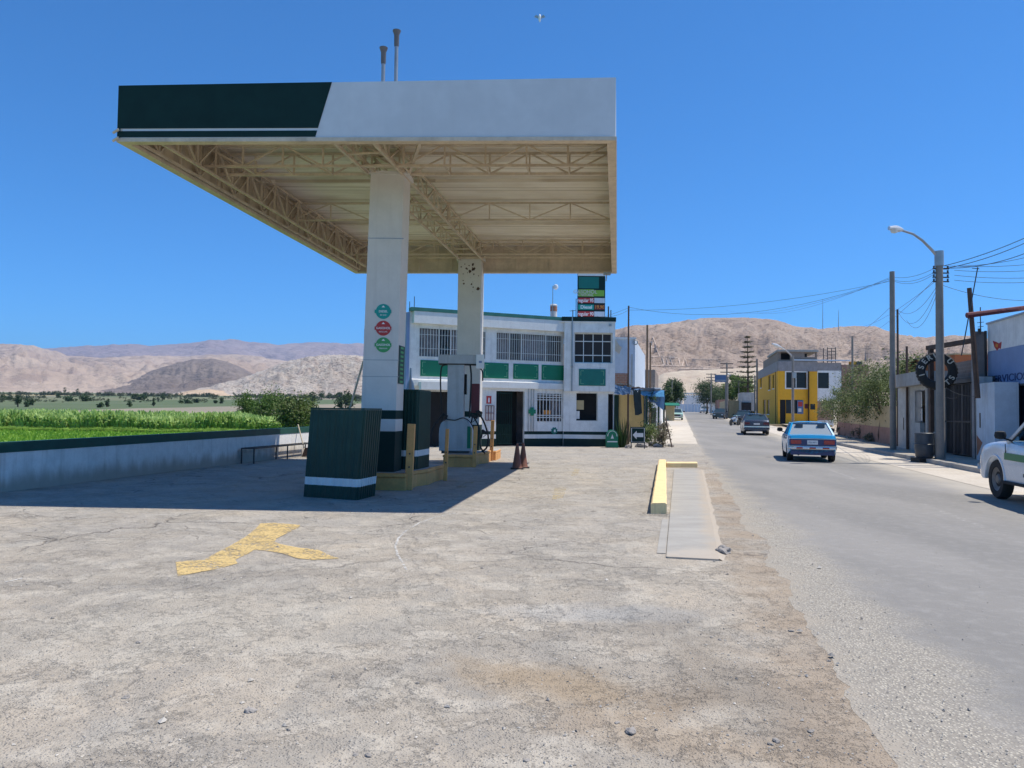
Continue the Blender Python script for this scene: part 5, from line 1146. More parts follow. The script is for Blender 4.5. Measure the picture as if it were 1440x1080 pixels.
zm = (z0+z1)/2; mb = MB(); mb.prism([(g.x+x, g.y-.012, zm+z) for x, z in ((-.24, 0), (-.06, -.19), (-.06, -.09), (.24, -.09), (.24, .09), (-.06, .09), (-.06, .19))], (0, .01, 0)); mb.build('arrow', 'white_paint', sg)
for x in (-.3, .3): mb = MB(); mb.bar((g.x+x, g.y+.025, 0), (g.x+x, g.y+.025, z1), .04); mb.build('leg', 'dark_metal', sg)
# spiky plants, shrubs, stones by the shelter
def spiky(px, bot, Y, h, n, label, mat='leaf_olive', spread=.35):
    g = P(px, bot, Y); g.z = 0; mb = MB(); mb.raw = 1; rg = random.Random(int(px))
    for k in range(n):
        a = rg.random()*6.28; r = rg.uniform(0, .15); l = h*rg.uniform(.55, 1.05); s_ = spread*rg.uniform(.2, 1); b0 = g+Vector((math.cos(a)*r, math.sin(a)*r, 0)); e = b0+Vector((math.cos(a)*s_*l, math.sin(a)*s_*l, l)); w_ = Vector((-math.sin(a), math.cos(a), 0))*.035
        m_ = (b0+e)/2+Vector((0,0,.06)); mb.add([b0-w_, b0+w_, m_+w_*.8, e, m_-w_*.8], [(0,1,2,3,4)])
    tag(mb.build('spiky_plant', mat), label, 'plant', 'plants beside the tarp shelter')
spiky(868, 625, 36.2, 1.0, 26, 'upright spiky plant right behind the green bin', 'leaf_dark'); spiky(875, 627, 35.8, 1.45, 34, 'tallest dark spiky plant between bin and arrow sign', 'leaf_dark', .3); spiky(882, 627, 36.4, 1.2, 24, 'reddish spiky plant just left of the arrow sign', 'leaf_dry', .35)
rg = random.Random(9)
for px, bot, Y, r, h, lb, mt in ((921, 622, 37.5, .42, 1.0, 'loose green shrub right of the arrow sign', 'leaf_olive'), (932, 628, 36.5, .30, 1.25, 'dry brown tangled shrub at the shelter corner', 'leaf_dry'), (913, 618, 39, .35, 1.2, 'dark leafy shrub under the tarp edge', 'leaf_dark'), (915, 575, 42.5, .3, 3.2, 'dark climbing plant hanging at the shelter post', 'leaf_dark')):
    g = P(px, bot, Y); g.z = 0; mb = MB(); mb.raw = 1; leaves(mb, g+Vector((0,0,h*.55)), (r, r, h*.5), 26, 46, .05, rg, .2, .35)
    for k in range(8): mb.tube([g, g+Vector((rg.gauss(0,.2), rg.gauss(0,.2), h*rg.uniform(.5, 1)))], .012, 4)
    tag(mb.build('shrub', mt), lb, 'shrub', 'plants beside the tarp shelter')
for i, (px, py, r, lb) in enumerate(((884, 630, .2, 'low pale stone at the foot of the spiky plants'), (902, 629, .32, 'pale concrete chunk under the arrow sign'), (917, 627, .33, 'largest grey boulder right of the arrow sign'), (925, 629, .22, 'dark rounded stone beside the largest boulder'), (869, 629, .14, 'small stone between bin and plants'), (943, 628, .15, 'small stone at the foot of the dry shrub'))):
    rock(lb, G(px, py), r, i+30, .55, 'rock', 'stones beside the tarp shelter')
mb = MB(); mb.tube([P(936, 588, 36.5), P(945, 629, 36)], .03, 6); tag(mb.build('leaning_stick', 'dark_wood'), 'thin stick leaning on the dry shrub at the shelter corner', 'stick')
# left row of houses beyond
def blk(name, label, cat, px0, px1, top, Y, depth, mat, extra=None, Y1=None):
    a = P(px0, 580, Y); b = P(px1, 580, Y); zt = P((px0+px1)/2, top, Y).z; zb = hz(b.x, b.y)-.3; t = thing(name, label, cat, (a.x, Y, zb))
    sk = depth*.2175; mb = MB(); mb.prism([(a.x, Y, zb), (b.x, Y, zb), (b.x+sk, Y+depth, zb), (a.x+sk, Y+depth, zb)], (0, 0, zt-zb)); mb.build('wall', mat, t)
    return t, a.x, b.x, zt
blk('adobe_house', 'small unfinished brown brick house in the left row, behind the two thin poles', 'house', 903, 921, 520, 62, 10, 'brick_grey')
t_, a, b, zt = blk('white_house', 'low white rendered house left of the street beyond the shelter', 'house', 908, 929, 545, 56, 14, 'white_wall')
mb = MB(); mb.box(a+.3, a+.75, 55.96, 55.99, .5, 2.0); mb.build('door', 'dark_metal', t_)
t_, a, b, zt = blk('green_kiosk', 'small kiosk with a green awning beside the parked pale teal car', 'kiosk', 936, 948, 566, 92, 5, 'tan_wall')
mb = MB(); mb.prism([(a-.2, 92, zt-.1), (b+.5, 92, zt-.1), (b+.5, 91, zt-.4), (a-.2, 91, zt-.4)], (0,0,.06)); mb.build('awning', 'sign_green', t_)
# ================================================================== RIGHT SIDE OF THE STREET
TS = 9.95
FS = frame(RD(40, TS), (-SD, -CD, 0))
strip('sidewalk', 8.35, 9.94, 20, 62, 'pavement', .15, 4, 2)
mb = MB(); rows = [[RDz(s, 8.35, .0) , RDz(s, 8.35, .149)] for s in range(20, 63, 2)]; mb.grid(rows); mb.grid([[RDz(s, 8.35, .1495), RDz(s, 8.5, .154)] for s in range(20, 63, 2)]); struct(mb.build('sidewalk_kerb', 'concrete'))
strip('paved_court', 9.94, 22, 12, 62, 'pavement', .14, 4, 4)
# pink wall
pw = thing('street_wall', 'low wall along the street, tan above and faded pink below, behind the olive trees', 'wall', RDz(36, 10.2))
def swall(s0, s1, t0, th, z0, z1, mt, nm, par, dz=0):
    mb = MB(); n = max(1, int((s1-s0)/4)); rows = []
    for i in range(n+1):
        s = s0+(s1-s0)*i/n; rows.append([RDz(s, t0, z0), RDz(s, t0, z1), RDz(s, t0+th, z1), RDz(s, t0+th, z0)])
    mb.grid(rows); mb.add(rows[0], [(0,1,2,3)]); mb.add(rows[-1], [(3,2,1,0)]); return mb.build(nm, mt, par)
swall(36.5, 56, 10.6, .2, 0, 1.0, 'pink_wall', 'wall_base', pw); swall(36.5, 56, 10.62, .16, 1.0, 2.1, 'tan_wall', 'wall_top', pw)
# workshop office: grey block with flat slab roof
def SX(px, py, off=0): return on(FS, px, py, off)[0]
wk = thing('workshop', 'small grey rendered workshop with flat slab roof and barred door beside the black gate', 'workshop', FS @ Vector((4, 0, .15)))
x0, x1 = SX(1263, 600), SX(1311, 600)
O1 = (SX(1286.5, 590), SX(1304, 590), 1.35, 2.75); O2 = (SX(1294, 620), SX(1304, 620), .15, 1.35)
mb = MB(FS); wall_holes(mb, x0, x1, .1, 2.9, 0, .18, [O1, O2]); mb.box(x0, x0+.15, .18, 4, .1, 2.9); mb.box(x1-.15, x1, .18, 4, .1, 2.9); mb.box(x0, x1, 3.9, 4, .1, 2.9); mb.build('wall', 'grey_wall', wk)
xs_ = SX(1249, 545, -.5); mb = MB(FS); mb.box(xs_, x1+.05, -.45, 4, 2.9, 3.45); mb.build('roof_slab', 'concrete', wk)
mb = MB(FS); xm = (O1[0]*.55+O1[1]*.45)
for a, b, c, e in ((O1[0], xm, 1.37, 1.42), (O1[0], xm, 1.95, 1.99), (O1[0], O1[1], 2.70, 2.75)): mb.box(a, b, .02, .06, c, e)
for i in range(6):
    x = O1[0]+.02+(xm-O1[0]-.04)*i/5; mb.box(x-.012, x+.012, .0, .02, 1.37, 2.73)
mb.build('window_grille', 'grey_metal', wk); mb = MB(FS); mb.box(O1[0], xm, .07, .09, 1.37, 1.95); mb.box(O1[0]+.02, xm-.02, .071, .088, 2.0, 2.65); mb.build('window_pane', 'lamp_lens', wk)
mb = MB(FS); mb.box(xm+.02, O1[1], .4, .43, .15, 2.75); mb.box(O1[0], O1[1], .45, .48, .15, 2.75); mb.build('door', 'black_hole', wk)
mb = MB(FS); x = SX(1271, 608); mb.box(x-.04, x+.04, -.02, -.002, 1.0, 1.55); mb.build('vent_slot', 'dark_metal', wk)
mb = MB(FS); x = SX(1307, 590); mb.box(x-.12, x+.12, -.12, -.005, .15, 2.88); mb.build('door_jamb', 'concrete', wk)
# black gate
gx0, gx1 = SX(1312, 600), SX(1373, 600)
gt = thing('black_gate', 'wide black sheet metal gate between the grey workshop and the white pillar', 'gate', FS @ Vector((gx0, 0, .15)))
nps = 5
for i in range(nps):
    a = gx0+.1+(gx1-gx0-.1)*i/nps; b = gx0+.1+(gx1-gx0-.1)*(i+1)/nps-.02; mb = MB(FS); mb.box(a, b, .45, .48, .18, 2.85)
    for k in range(1, 6): x = a+(b-a)*k/6; mb.box(x-.01, x+.01, .43, .449, .2, 2.83)
    mb.box(a, b, .41, .429, 1.4, 1.46); mb.build('gate_panel', 'gate_dark', gt)
mb = MB(FS); mb.box(gx0, gx1-.02, .3, .6, 2.87, 3.02); mb.build('lintel', 'dark_metal', gt)
bx0, bx1 = SX(1312, 530, .5), SX(1373, 530, .5)
bw = thing('brick_wall', 'unfinished grey brown brick wall above the black gate', 'wall', FS @ Vector((bx0, .6, 3)))
mb = MB(FS); mb.box(SX(1343, 530, .62), bx1-.05, .62, .8, 3.03, 3.72); mb.build('wall', 'brick_grey', bw)
mb = MB(FS); mb.box(gx0, bx1-.05, .65, .8, .15, 3.02); mb.build('back_wall', 'gate_dark', bw)
# orange house behind
Yo = 40; a, b = P(1343, 510, Yo), P(1386, 510, Yo); oh = thing('orange_house', 'plain orange upper wall seen above the brick wall', 'house', (a.x, Yo, 0))
mb = MB(); mb.box(a.x, b.x+2, Yo, Yo+5, 0, P(1360, 499, Yo).z); mb.build('wall', 'orange_wall', oh); mb = MB(); mb.box(a.x-.05, b.x+2.05, Yo-.05, Yo+5.05, P(1360, 499, Yo).z, P(1360, 499, Yo).z+.07); mb.build('parapet', 'tan_wall', oh)
# concrete beam and its post, tyre sign
bm_ = thing('timber_frame', 'rough dark beam on a post over the black gate', 'frame', FS @ Vector((gx0, 0, .15)))
a = P(1305, 489.5, 29.5); b = P(1368, 479, 27.0); mb = MB(); mb.bar(a, b, .18, .16); mb.build('beam', 'dark_wood', bm_)
a2 = P(1309, 490, 29.3); mb = MB(); mb.bar((a2.x, a2.y, .15), (a2.x, a2.y, a2.z), .15); mb.build('post', 'dark_wood', bm_)
YT = 28.6; c = P(1317, 522, YT); ts = thing('tyre_sign', 'large upright painted tyre with pale lettering hanging above the workshop gate', 'tyre sign', c)
fx_ = frame(c, Vector((.94, -.34, 0))); R1, R0 = .70, .37; rows = []
for i in range(65):
    a = i/64*2*math.pi; row = []
    for k in range(13):
        q = k/12*2*math.pi; rm, rw = (R1+R0)/2, (R1-R0)/2; tread = .015*(1 if i % 2 else -1)*(math.cos(q) > .6)
        rr_ = rm+rw*math.copysign(abs(math.cos(q))**.6, math.cos(q))+tread; yy = .16*math.copysign(abs(math.sin(q))**.7, math.sin(q)); row.append(fx_ @ Vector((rr_*math.cos(a), yy, rr_*math.sin(a))))
    rows.append(row)
mb = MB(); mb.grid(rows); tyo = mb.build('tyre', 'black_rubber', ts, smooth=True)
mb = MB(); mb.bar(fx_ @ Vector((0, 0, R1-.03)), (c.x+.02, c.y, P(1317, 487, YT).z), .03); mb.build('hanger', 'dark_metal', ts)
ltr = 'SERVITECAS'; angs = [168, 142, 118, 94, 72, 50, 28, 4, -26, -200]
seq = [('S', 165), ('E', 140), ('R', 118), ('V', 95), ('I', 76), ('U', 40), ('S', -28), ('T', -52), ('I', 196)]
for l, a in seq:
    q = R_(a); rm = (R1+R0)/2+.01; rot = (q-math.pi/2) if a > -20 and a < 180 else (q+math.pi/2)
    m = fx_ @ Matrix.Translation((rm*math.cos(q), -.165, rm*math.sin(q))) @ Matrix.Rotation(math.pi/2, 4, 'X') @ Matrix.Rotation(rot, 4, 'Z')
    o = text('lettering', l, .27, 'letter_cream', m, tyo, ext=.008, bold=.006); o.matrix_parent_inverse = Matrix.Identity(4)
# white pillar and blue white workshop on the right
wb = thing('service_building', 'tall workshop at the right edge, grey white top over blue wall lettered SERVICIOS', 'building', FS @ Vector((SX(1390, 600), .8, .15)))
OB = .75
bx = SX(1389, 500, OB); bxe = bx+9.5; zt0 = on(FS, 1392, 455.5, OB)[1]; zb_ = on(FS, 1392, 494, OB)[1]; zd = on(FS, 1425, 540.5, OB)[1]
mb = MB(FS); mb.prism([(bx, OB, zb_), (bxe, OB, zb_), (bxe, OB, zt0), (bx, OB, zt0)], (0, 7, 0)); mb.build('upper_wall', 'white_wall', wb)
ds = SX(1408, 560, OB)
mb = MB(FS); mb.prism([(bx, OB-.004, zd), (bxe, OB-.004, zd), (bxe, OB-.004, zb_-.002), (bx, OB-.004, zb_-.002)], (0, 6.9, 0)); mb.box(bx, ds, OB-.002, OB+.3, .1, zd-.002); mb.build('blue_wall', 'wall_blue', wb)
mb = MB(FS); mb.box(ds, bxe, OB+.25, OB+.30, .15, zd-.002)
mb.build('blue_shutter', 'door_blue', wb)
mb = MB(FS); 
for k in range(22): z = .2+k*(zd-.3)/22; mb.box(ds+.02, bxe, OB+.23, OB+.249, z, z+.02)
mb.build('shutter_slat', 'door_blue', wb); mb = MB(FS); mb.box(ds, bxe, OB-.02, OB+.1, zd-.06, zd); mb.build('shutter_lintel', 'dark_metal', wb)
mb = MB(FS); mb.box(bx-.02, bxe, OB-.05, OB+.1, zt0, zt0+.06); mb.build('roof_edge', 'grey_metal', wb)
# SERVICIOS lettering
xa, za = on(FS, 1393.5, 532.5, OB); xb_, zbq = on(FS, 1441, 531.0, OB); hgt = on(FS, 1417, 527, OB)[1]-on(FS, 1417, 537.5, OB)[1]
o = text('lettering', 'SERVICIOS', hgt*1.38, 'letter_navy', textface(FS, xa, OB-.012, (za+zbq)/2), wb, 'LEFT', .004, .004)
bpy.context.view_layer.update(); o.matrix_basis = o.matrix_basis @ Matrix.Diagonal(((xb_-xa)*1.06/max(.1, o.dimensions.x), 1, 1, 1))
# red orange fish like emblem
xe, ze = on(FS, 1402, 486, OB); e_ = on(FS, 1402, 481, OB)[1]-ze; mb = MB(FS)
mb.prism([(xe-.34, OB-.01, ze+.20), (xe-.05, OB-.01, ze+.13), (xe+.18, OB-.01, ze+.06), (xe+.40, OB-.01, ze+.10), (xe+.33, OB-.01, ze-.14), (xe+.18, OB-.01, ze-.10), (xe+.02, OB-.01, ze-.18), (xe-.2, OB-.01, ze-.03)], (0, .008, 0)); mb.build('painted_emblem', 'red_paint', wb)
mb = MB(FS); mb.prism([(xe-.05, OB-.016, ze+.08), (xe+.14, OB-.016, ze+.03), (xe+.08, OB-.016, ze-.08), (xe-.1, OB-.016, ze-.02)], (0, .005, 0)); mb.build('emblem_detail', 'label_orange', wb)
px0, px1 = SX(1373.5, 600), SX(1399, 600); zp = on(FS, 1385, 538.5)[1]
wp = thing('gate_pillar', 'broad white gate pillar with a narrow slot and part of a painted red and teal mural', 'pillar', FS @ Vector((px0, 0, .15)))
mb = MB(FS); mb.box(px0, px1, 0, .7, .1, zp); mb.build('pillar', 'bluewhite_wall', wp); mb = MB(FS); x = SX(1378.5, 600); mb.box(x-.05, x+.05, -.012, -.002, 1.25, 1.75); mb.build('slot', 'dark_metal', wp)
mb = MB(FS); mb.box(px0-.14, px0-.003, .02, .5, .1, zp+.25); mb.build('edge_post', 'grey_wall', wp)
mb = MB(FS); za_ = on(FS, 1378, 612)[1]; mb.prism([(px0-.002, -.006, za_), (px0+.5, -.006, .75), (px0+.1, -.006, .35), (px0-.002, -.006, .3)], (0, .004, 0)); mb.build('mural_red', 'brick', wp)
# vehicle nose behind the gate pillar -> painted panel on the gate
mb = MB(FS); xg = SX(1366, 600, .4); 
mb.prism([(xg, .40, 1.15), (gx1, .40, 1.25), (gx1, .40, .35), (xg+.1, .40, .3)], (0, .006, 0)); mb.build('mural_teal', 'teal_roof', gt)
mb = MB(FS); mb.prism([(xg+.05, .40, 1.17), (gx1, .40, 1.27), (gx1, .40, 1.95), (xg+.3, .40, 1.7)], (0, .006, 0)); mb.build('mural_white', 'white_wall', gt)
# dark corrugated column, leaning posts, red beam
Yc = 27.2; a, b = P(1371, 540, Yc), P(1388, 540, Yc); dc = thing('sheet_tower', 'narrow tower of dark corrugated sheets beside the blue white workshop', 'tower', (a.x, Yc, 3))
mb = MB(); z1 = P(1380, 466, Yc).z; rows = []
for i in range(25): x = a.x+(b.x-a.x)*i/24; rows.append([(x, Yc+(.03 if i % 2 else 0), .15), (x, Yc+(.03 if i % 2 else 0), z1)])
mb.grid(rows); mb.box(a.x, b.x, Yc+.05, Yc+.2, .15, z1-.02); mb.build('sheet', 'raw_cement', dc); mb = MB(); mb.box(b.x-.08, b.x, Yc-.03, Yc-.001, .15, z1+.02); mb.build('edge_strip', 'dark_metal', dc)
antenna(1377.5, 470, 462, 26.9, 'short stub on top of the dark sheet tower', r=.06); antenna(1379, 470, 432, 26.8, 'thin antenna with crossbars above the dark sheet tower', [(.55, .12), (.7, .1)])
def leanpole(name, label, cat, x0, y0, x1, y1, Y, r, mat, grp=None):
    a = P(x0, y0, Y); b = P(x1, y1, Y); mb = MB(); mb.tube([a, b], [r, r*.85], 8); return tag(mb.build(name, mat), label, cat, grp)
leanpole('leaning_post', 'thick dark wooden post leaning left in front of the dark sheet tower', 'post', 1375, 560, 1363, 405, 25.5, .085, 'dark_wood')
a = P(1352, 500, 25.4); b = P(1375, 376, 25.4); mb = MB(); mb.tube([a, b], .018, 6); mb.bar(P(1367, 377, 25.4), P(1377, 378, 25.4), .02); tag(mb.build('slanted_antenna', 'dark_metal'), 'thin slanting antenna rod crossing the leaning post', 'antenna')
leanpole('red_beam', 'dark red roof beam jutting out high above the workshop, at the right edge', 'beam', 1359.5, 443.5, 1450, 432, 24.6, .09, 'dark_red')
# barrel
g = P(1300, 652, 26.9); g.z = .15; br_ = thing('barrel', 'dark plastic barrel on a black base in front of the workshop door', 'barrel', (g.x, g.y, .15))
mb = MB(); mb.lathe([(.24, .16), (.28, .22), (.31, .5), (.31, .62), (.33, .64), (.31, .66), (.30, .95), (.31, 1.02), (.29, 1.04)], (g.x, g.y, 0.0), 22); mb.build('drum', 'barrel', br_, smooth=True)
mb = MB(); mb.box(g.x-.33, g.x+.5, g.y-.3, g.y+.3, .0, .16); mb.build('base', 'black_rubber', br_)
mb = MB(); mb.prism([(g.x+.34, g.y-.1, .16), (g.x+.5, g.y-.1, .16), (g.x+.42, g.y-.1, 1.0), (g.x+.3, g.y-.1, 1.08)], (0, .06, 0)); tag(mb.build('leaning_board', 'grey_wall'), 'narrow pale board propped beside the dark barrel', 'board')
# ================================================================== YELLOW HOUSE
YH = 78.0
def H(px, py, Y=YH): return P(px, py, Y)
hx0, hx1, hx2 = H(1094, 560).x, H(1149.5, 560).x, H(1183.5, 560).x; hb = hz(hx0, YH); zy = H(1120, 522).z; zg = H(1120, 508).z; zu = H(1120, 493.5).z
yh = thing('yellow_house', 'yellow two storey corner house with unfinished brick top floor and white right wing', 'house', (hx0, YH, hb))
FH = frame((hx0, YH, 0), (1, 0, 0)); hl = hx1-hx0; hw_ = hx2-hx0
def hr(a, b, c, d): r = rect(FH, a, b, c, d); return r
w1 = hr(1105.5, 523.5, 1134, 545.5); d1 = hr(1093.8, 562, 1105, 596); d1 = (.02, d1[1], hb+.1, d1[3]); w2 = (d1[1]+.01, hr(1105, 562, 1129, 581.5)[1], hr(1105, 562, 1129, 581.5)[2], d1[3]); w3 = hr(1139.5, 568, 1146.5, 576)
mb = MB(FH); wall_holes(mb, 0, hl, hb-.3, zy, 0, .2, [w1, d1, w2, w3]); mb.build('front_wall', 'house_yellow', yh)
mb = MB(FH); mb.box(hl*.9, hl+.0, -.02, -.003, hb+1.8, hb+2.35); mb.build('orange_patch', 'orange_wall', yh) if 0 else None
sd = Vector((.2175, 1, 0)).normalized(); FHs = frame(Vector((hx0, YH, 0))+sd*21, -sd)   # street side, x from far to near corner
L_ = 21.0
def sr(a, b, c, d): return rect(FHs, a, b, c, d)
sw = [sr(1080.5, 528, 1083.5, 548), sr(1086.3, 527, 1088.8, 546), sr(1069, 530, 1071.2, 545), sr(1073, 562, 1076.5, 582), sr(1078.5, 562, 1082, 582)]
mb = MB(FHs); wall_holes(mb, 0, L_-.02, hb-.3, zy, .0, .2, sw); mb.build('side_wall', 'house_yellow', yh)
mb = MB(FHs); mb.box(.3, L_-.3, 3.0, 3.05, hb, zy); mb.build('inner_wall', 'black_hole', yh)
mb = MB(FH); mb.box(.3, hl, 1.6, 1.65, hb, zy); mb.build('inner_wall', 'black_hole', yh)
for r_ in sw: 
    mb = MB(FHs); mb.box(r_[0]-.03, r_[1]+.03, -.04, -.003, r_[2]-.12, r_[2]-.02); mb.build('sill', 'white_paint', yh); mb = MB(FHs); mb.box(r_[0], r_[1], .1, .13, r_[2], r_[3]); mb.build('window', 'window_glass', yh)
mb = MB(FH); mb.box(0, hl, -.06, .3, zy+.002, zg); mb.build('grey_band', 'raw_cement', yh)
mb = MB(FHs); mb.box(0, L_-.07, -.06, .3, zy+.002, zg-.004); mb.build('grey_band', 'raw_cement', yh)
o1, o2 = hr(1094, 496, 1112, 505.5), hr(1132, 496, 1148, 502)
o1 = (max(o1[0], .05), o1[1], zg+.15, zu-.15); o2 = (o2[0], hl-.1, zg+.45, zu-.15)
mb = MB(FH); wall_holes(mb, 0, hl, zg, zu-.08, .1, .3, [o1, o2]); mb.build('upper_wall', 'brick_grey', yh)
mb = MB(FHs); mb.box(6, L_-.25, .1, .3, zg-.004, zu-.1); mb.build('upper_wall', 'brick_grey', yh)
mb = MB(FH); mb.prism([(-.1, -.1, zu-.08), (hl+.1, -.1, zu-.08), (hl+2, 9, zu-.08), (1.9, 9, zu-.08)], (0, 0, .2)); mb.build('roof_slab', 'concrete', yh)
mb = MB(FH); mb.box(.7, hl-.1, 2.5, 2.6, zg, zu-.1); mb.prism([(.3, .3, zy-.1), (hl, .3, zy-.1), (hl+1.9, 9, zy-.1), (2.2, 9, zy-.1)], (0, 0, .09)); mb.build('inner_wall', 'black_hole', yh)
# window frames
for r_, m_, q in ((w1, .5, 1), (w2, .35, 0)):
    mb = MB(FH); a, b, c, e = r_; k = .12
    if q:
        for (A, B, C_, D) in ((a-k, b+k, c-k, c), (a-k, b+k, e, e+k), (a-k, a, c, e), (b, b+k, c, e)): mb.box(A, B, -.03, .05, C_, D)
    xm = a+(b-a)*m_; mb.box(xm-.04, xm+.04, .05, .09, c, e); wq = mb.build('window', 'white_paint', yh)
    mb = MB(FH); mb.box(a, b, .1, .12, c, e); mb.build('pane', 'window_glass', wq).matrix_parent_inverse = Matrix.Identity(4)
mb = MB(FH); mb.box(w3[0], w3[1], .08, .11, w3[2], w3[3]); mb.build('window', 'window_glass', yh); mb = MB(FH); mb.box(d1[0], d1[1], .12, .16, d1[2], d1[3]); mb.build('door', 'black_hole', yh)
a, b, c, e = hr(1121, 563, 1129.5, 582); mb = MB(FH); mb.box(a, b, -.03, -.004, c, e); po = tag(mb.build('shop_poster', 'billboard_blue'), 'tall blue and red poster on the yellow house beside the dark window', 'poster')
mb = MB(FH); mb.box(a+.08, b-.08, -.036, -.031, c+(e-c)*.55, e-.15); o = mb.build('poster_picture', 'red_paint', po); mb = MB(FH); mb.box(a+.1, b-.2, -.036, -.031, c+.2, c+(e-c)*.4); mb.build('poster_text_field', 'white_paint', po)
a, b, c, e = hr(1131.5, 568, 1136, 574.5); mb = MB(FH); mb.box(a, b, -.03, -.004, c, e); tag(mb.build('wall_sign', 'dark_red'), 'small dark red sign on the yellow wall right of the poster', 'sign')
# white wing
mb = MB(FH); w4 = hr(1150.5, 524, 1166, 546); w5 = hr(1156.5, 562, 1162.5, 569); zbr = H(1160, 564).z; wall_holes(mb, hl+.02, hw_, zbr, zy+.1, .05, .25, [w4, (w5[0], w5[1], zbr, w5[3])]); mb.build('wing_wall', 'white_wall', yh)
mb = MB(FH); mb.box(hl+.02, hw_, .05, .3, zy+.102, zg-.1); mb.build('grey_band', 'raw_cement', yh); mb = MB(FH); mb.box(w4[0], w4[1], .1, .12, w4[2], w4[3]); mb.build('window', 'window_glass', yh); mb = MB(FH); mb.box(w5[0]+.1, w5[1]-.1, .1, .12, w5[2], w5[3]); mb.build('window', 'window_glass', yh)
mb = MB(FH); mb.box(hl+.02, hw_-.8, .06, .25, H(1160, 591).z, zbr-.003); mb.build('brick_base', 'brick_wall', yh); mb = MB(FH); mb.box(hl+.02, hw_-.8, .04, .25, hb-.3, H(1160, 591).z-.002); mb.build('white_base', 'white_wall', yh)
mb = MB(FH); mb.box(w5[0], w5[1], .0, .049, w5[2]-.08, w5[2]+.02); mb.build('sill', 'white_paint', yh)
mb = MB(FH); a = on(FH, 1115, 505)[0]; b = on(FH, 1194, 505)[0]; mb.box(a, b, -.3, -.15, zg+.05, zg+.18); mb.build('roof_pipe', 'bluewhite_wall', yh)
mb = MB(); a = H(1163.5, 502, 79); b = H(1175, 502, 79); zt_ = H(1170, 488.5, 79).z
for x in (a.x, b.x): mb.bar((x, 79, zg-.1), (x, 79, zt_), .06); mb.bar((x, 80, zg-.1), (x, 80, zt_), .06)
for k in range(5): z = zg+.1+(zt_-zg-.2)*k/4; mb.bar((a.x, 79, z), (b.x, 79, z), .05)
tag(mb.build('roof_rack', 'dark_metal'), 'dark metal rack standing on the roof of the white wing', 'rack')
struct(strip('house_sidewalk', 10.1, 12, 66, 100, 'pavement', .16, 2, 4))
mb = MB(); a = H(1078, 600, 76.5); b = H(1170, 600, 76.5); mb.box(a.x, b.x, 76.4, 78.5, hb-.3, hb+.12); struct(mb.build('house_step', 'tan_wall'))
# houses behind on the right
blk('brick_house', 'low brick house between the white wing and the olive trees', 'house', 1184, 1222, 513, 84, 1.5, 'brick_wall')
a = P(1202, 516, 83.5); mb = MB(); mb.box(a.x, a.x+.5, 84.2, 85.0, P(1202, 513.2, 84).z, P(1202, 508, 84).z); tag(mb.build('yellow_box', 'house_yellow'), 'small yellow box on the roof of the low brick house', 'box')
a = P(1208, 516, 83.5); mb = MB(); mb.box(a.x, a.x+.7, 84.2, 85.0, P(1202, 513.2, 84).z, P(1202, 508, 84).z); tag(mb.build('rooftop_tank', 'dark_metal'), 'dark tank beside the small yellow box on the brick house roof', 'tank')
blk('grey_house', 'grey house in the right row before the yellow house', 'house', 1042, 1062, 552, 108, 6, 'grey_wall'); blk('pale_house', 'low pale wall and black door in the right row beside the billboard pole', 'house', 1022, 1046, 563, 112, 20, 'tan_wall')
a = P(1043, 583, 107.8); b = P(1056, 583, 107.8); mb = MB(); mb.box(a.x, b.x, 107.7, 107.95, hz(a.x, 107.8), P(1050, 566, 107.8).z); tag(mb.build('garage_door', 'black_hole'), 'black garage door in the grey house of the right row', 'door')
blk('red_house', 'small reddish house far down the right row', 'house', 1010, 1023, 562, 140, 12, 'pink_wall'); blk('white_kiosk', 'tiny white house at the far right end of the street', 'house', 1000, 1010, 566, 165, 10, 'white_wall')
# far gate at the street's end
YG = 182; a, b = P(953, 575, YG), P(986, 575, YG); zg0 = hz(a.x, YG); fg = thing('far_gate', 'blue white fence panels closing the far end of the street', 'gate', (a.x, YG, zg0))
n = 7
for i in range(n):
    x0_ = a.x+(b.x-a.x)*i/n; mb = MB(); mb.box(x0_+.06, x0_+(b.x-a.x)/n-.06, YG, YG+.1, zg0-.5, P(970, 568.5, YG).z); mb.build('panel', 'bluewhite_wall', fg)
mb = MB()
for i in range(19): x_ = a.x-5+(b.x-a.x+6)*i/18; mb.bar((x_, YG+2, zg0-.5), (x_, YG+2, P(970, 553, YG).z), .14)
mb.bar((a.x-5, YG+2, P(970, 553, YG).z), (b.x+1, YG+2, P(970, 553, YG).z), .3); mb.bar((a.x-5, YG+2, P(970, 561, YG).z), (b.x+1, YG+2, P(970, 561, YG).z), .15); mb.build('railing', 'white_wall', fg)
blk('far_arch', 'pale concrete arch building behind the far gate', 'building', 962, 1002, 556, 200, 10, 'white_wall'); blk('far_hut', 'grey roofed hut left of the far gate', 'building', 938, 958, 556, 190, 8, 'grey_wall')
for i, (px0, px1, top, lb) in enumerate(((1003, 1016, 523, 'small cream house high behind the billboard'), (1060, 1080, 545, 'cream house far behind the conifer'))): blk('hillside_house', lb, 'house', px0, px1, top+22, 230+i*10, 10, 'tan_wall')
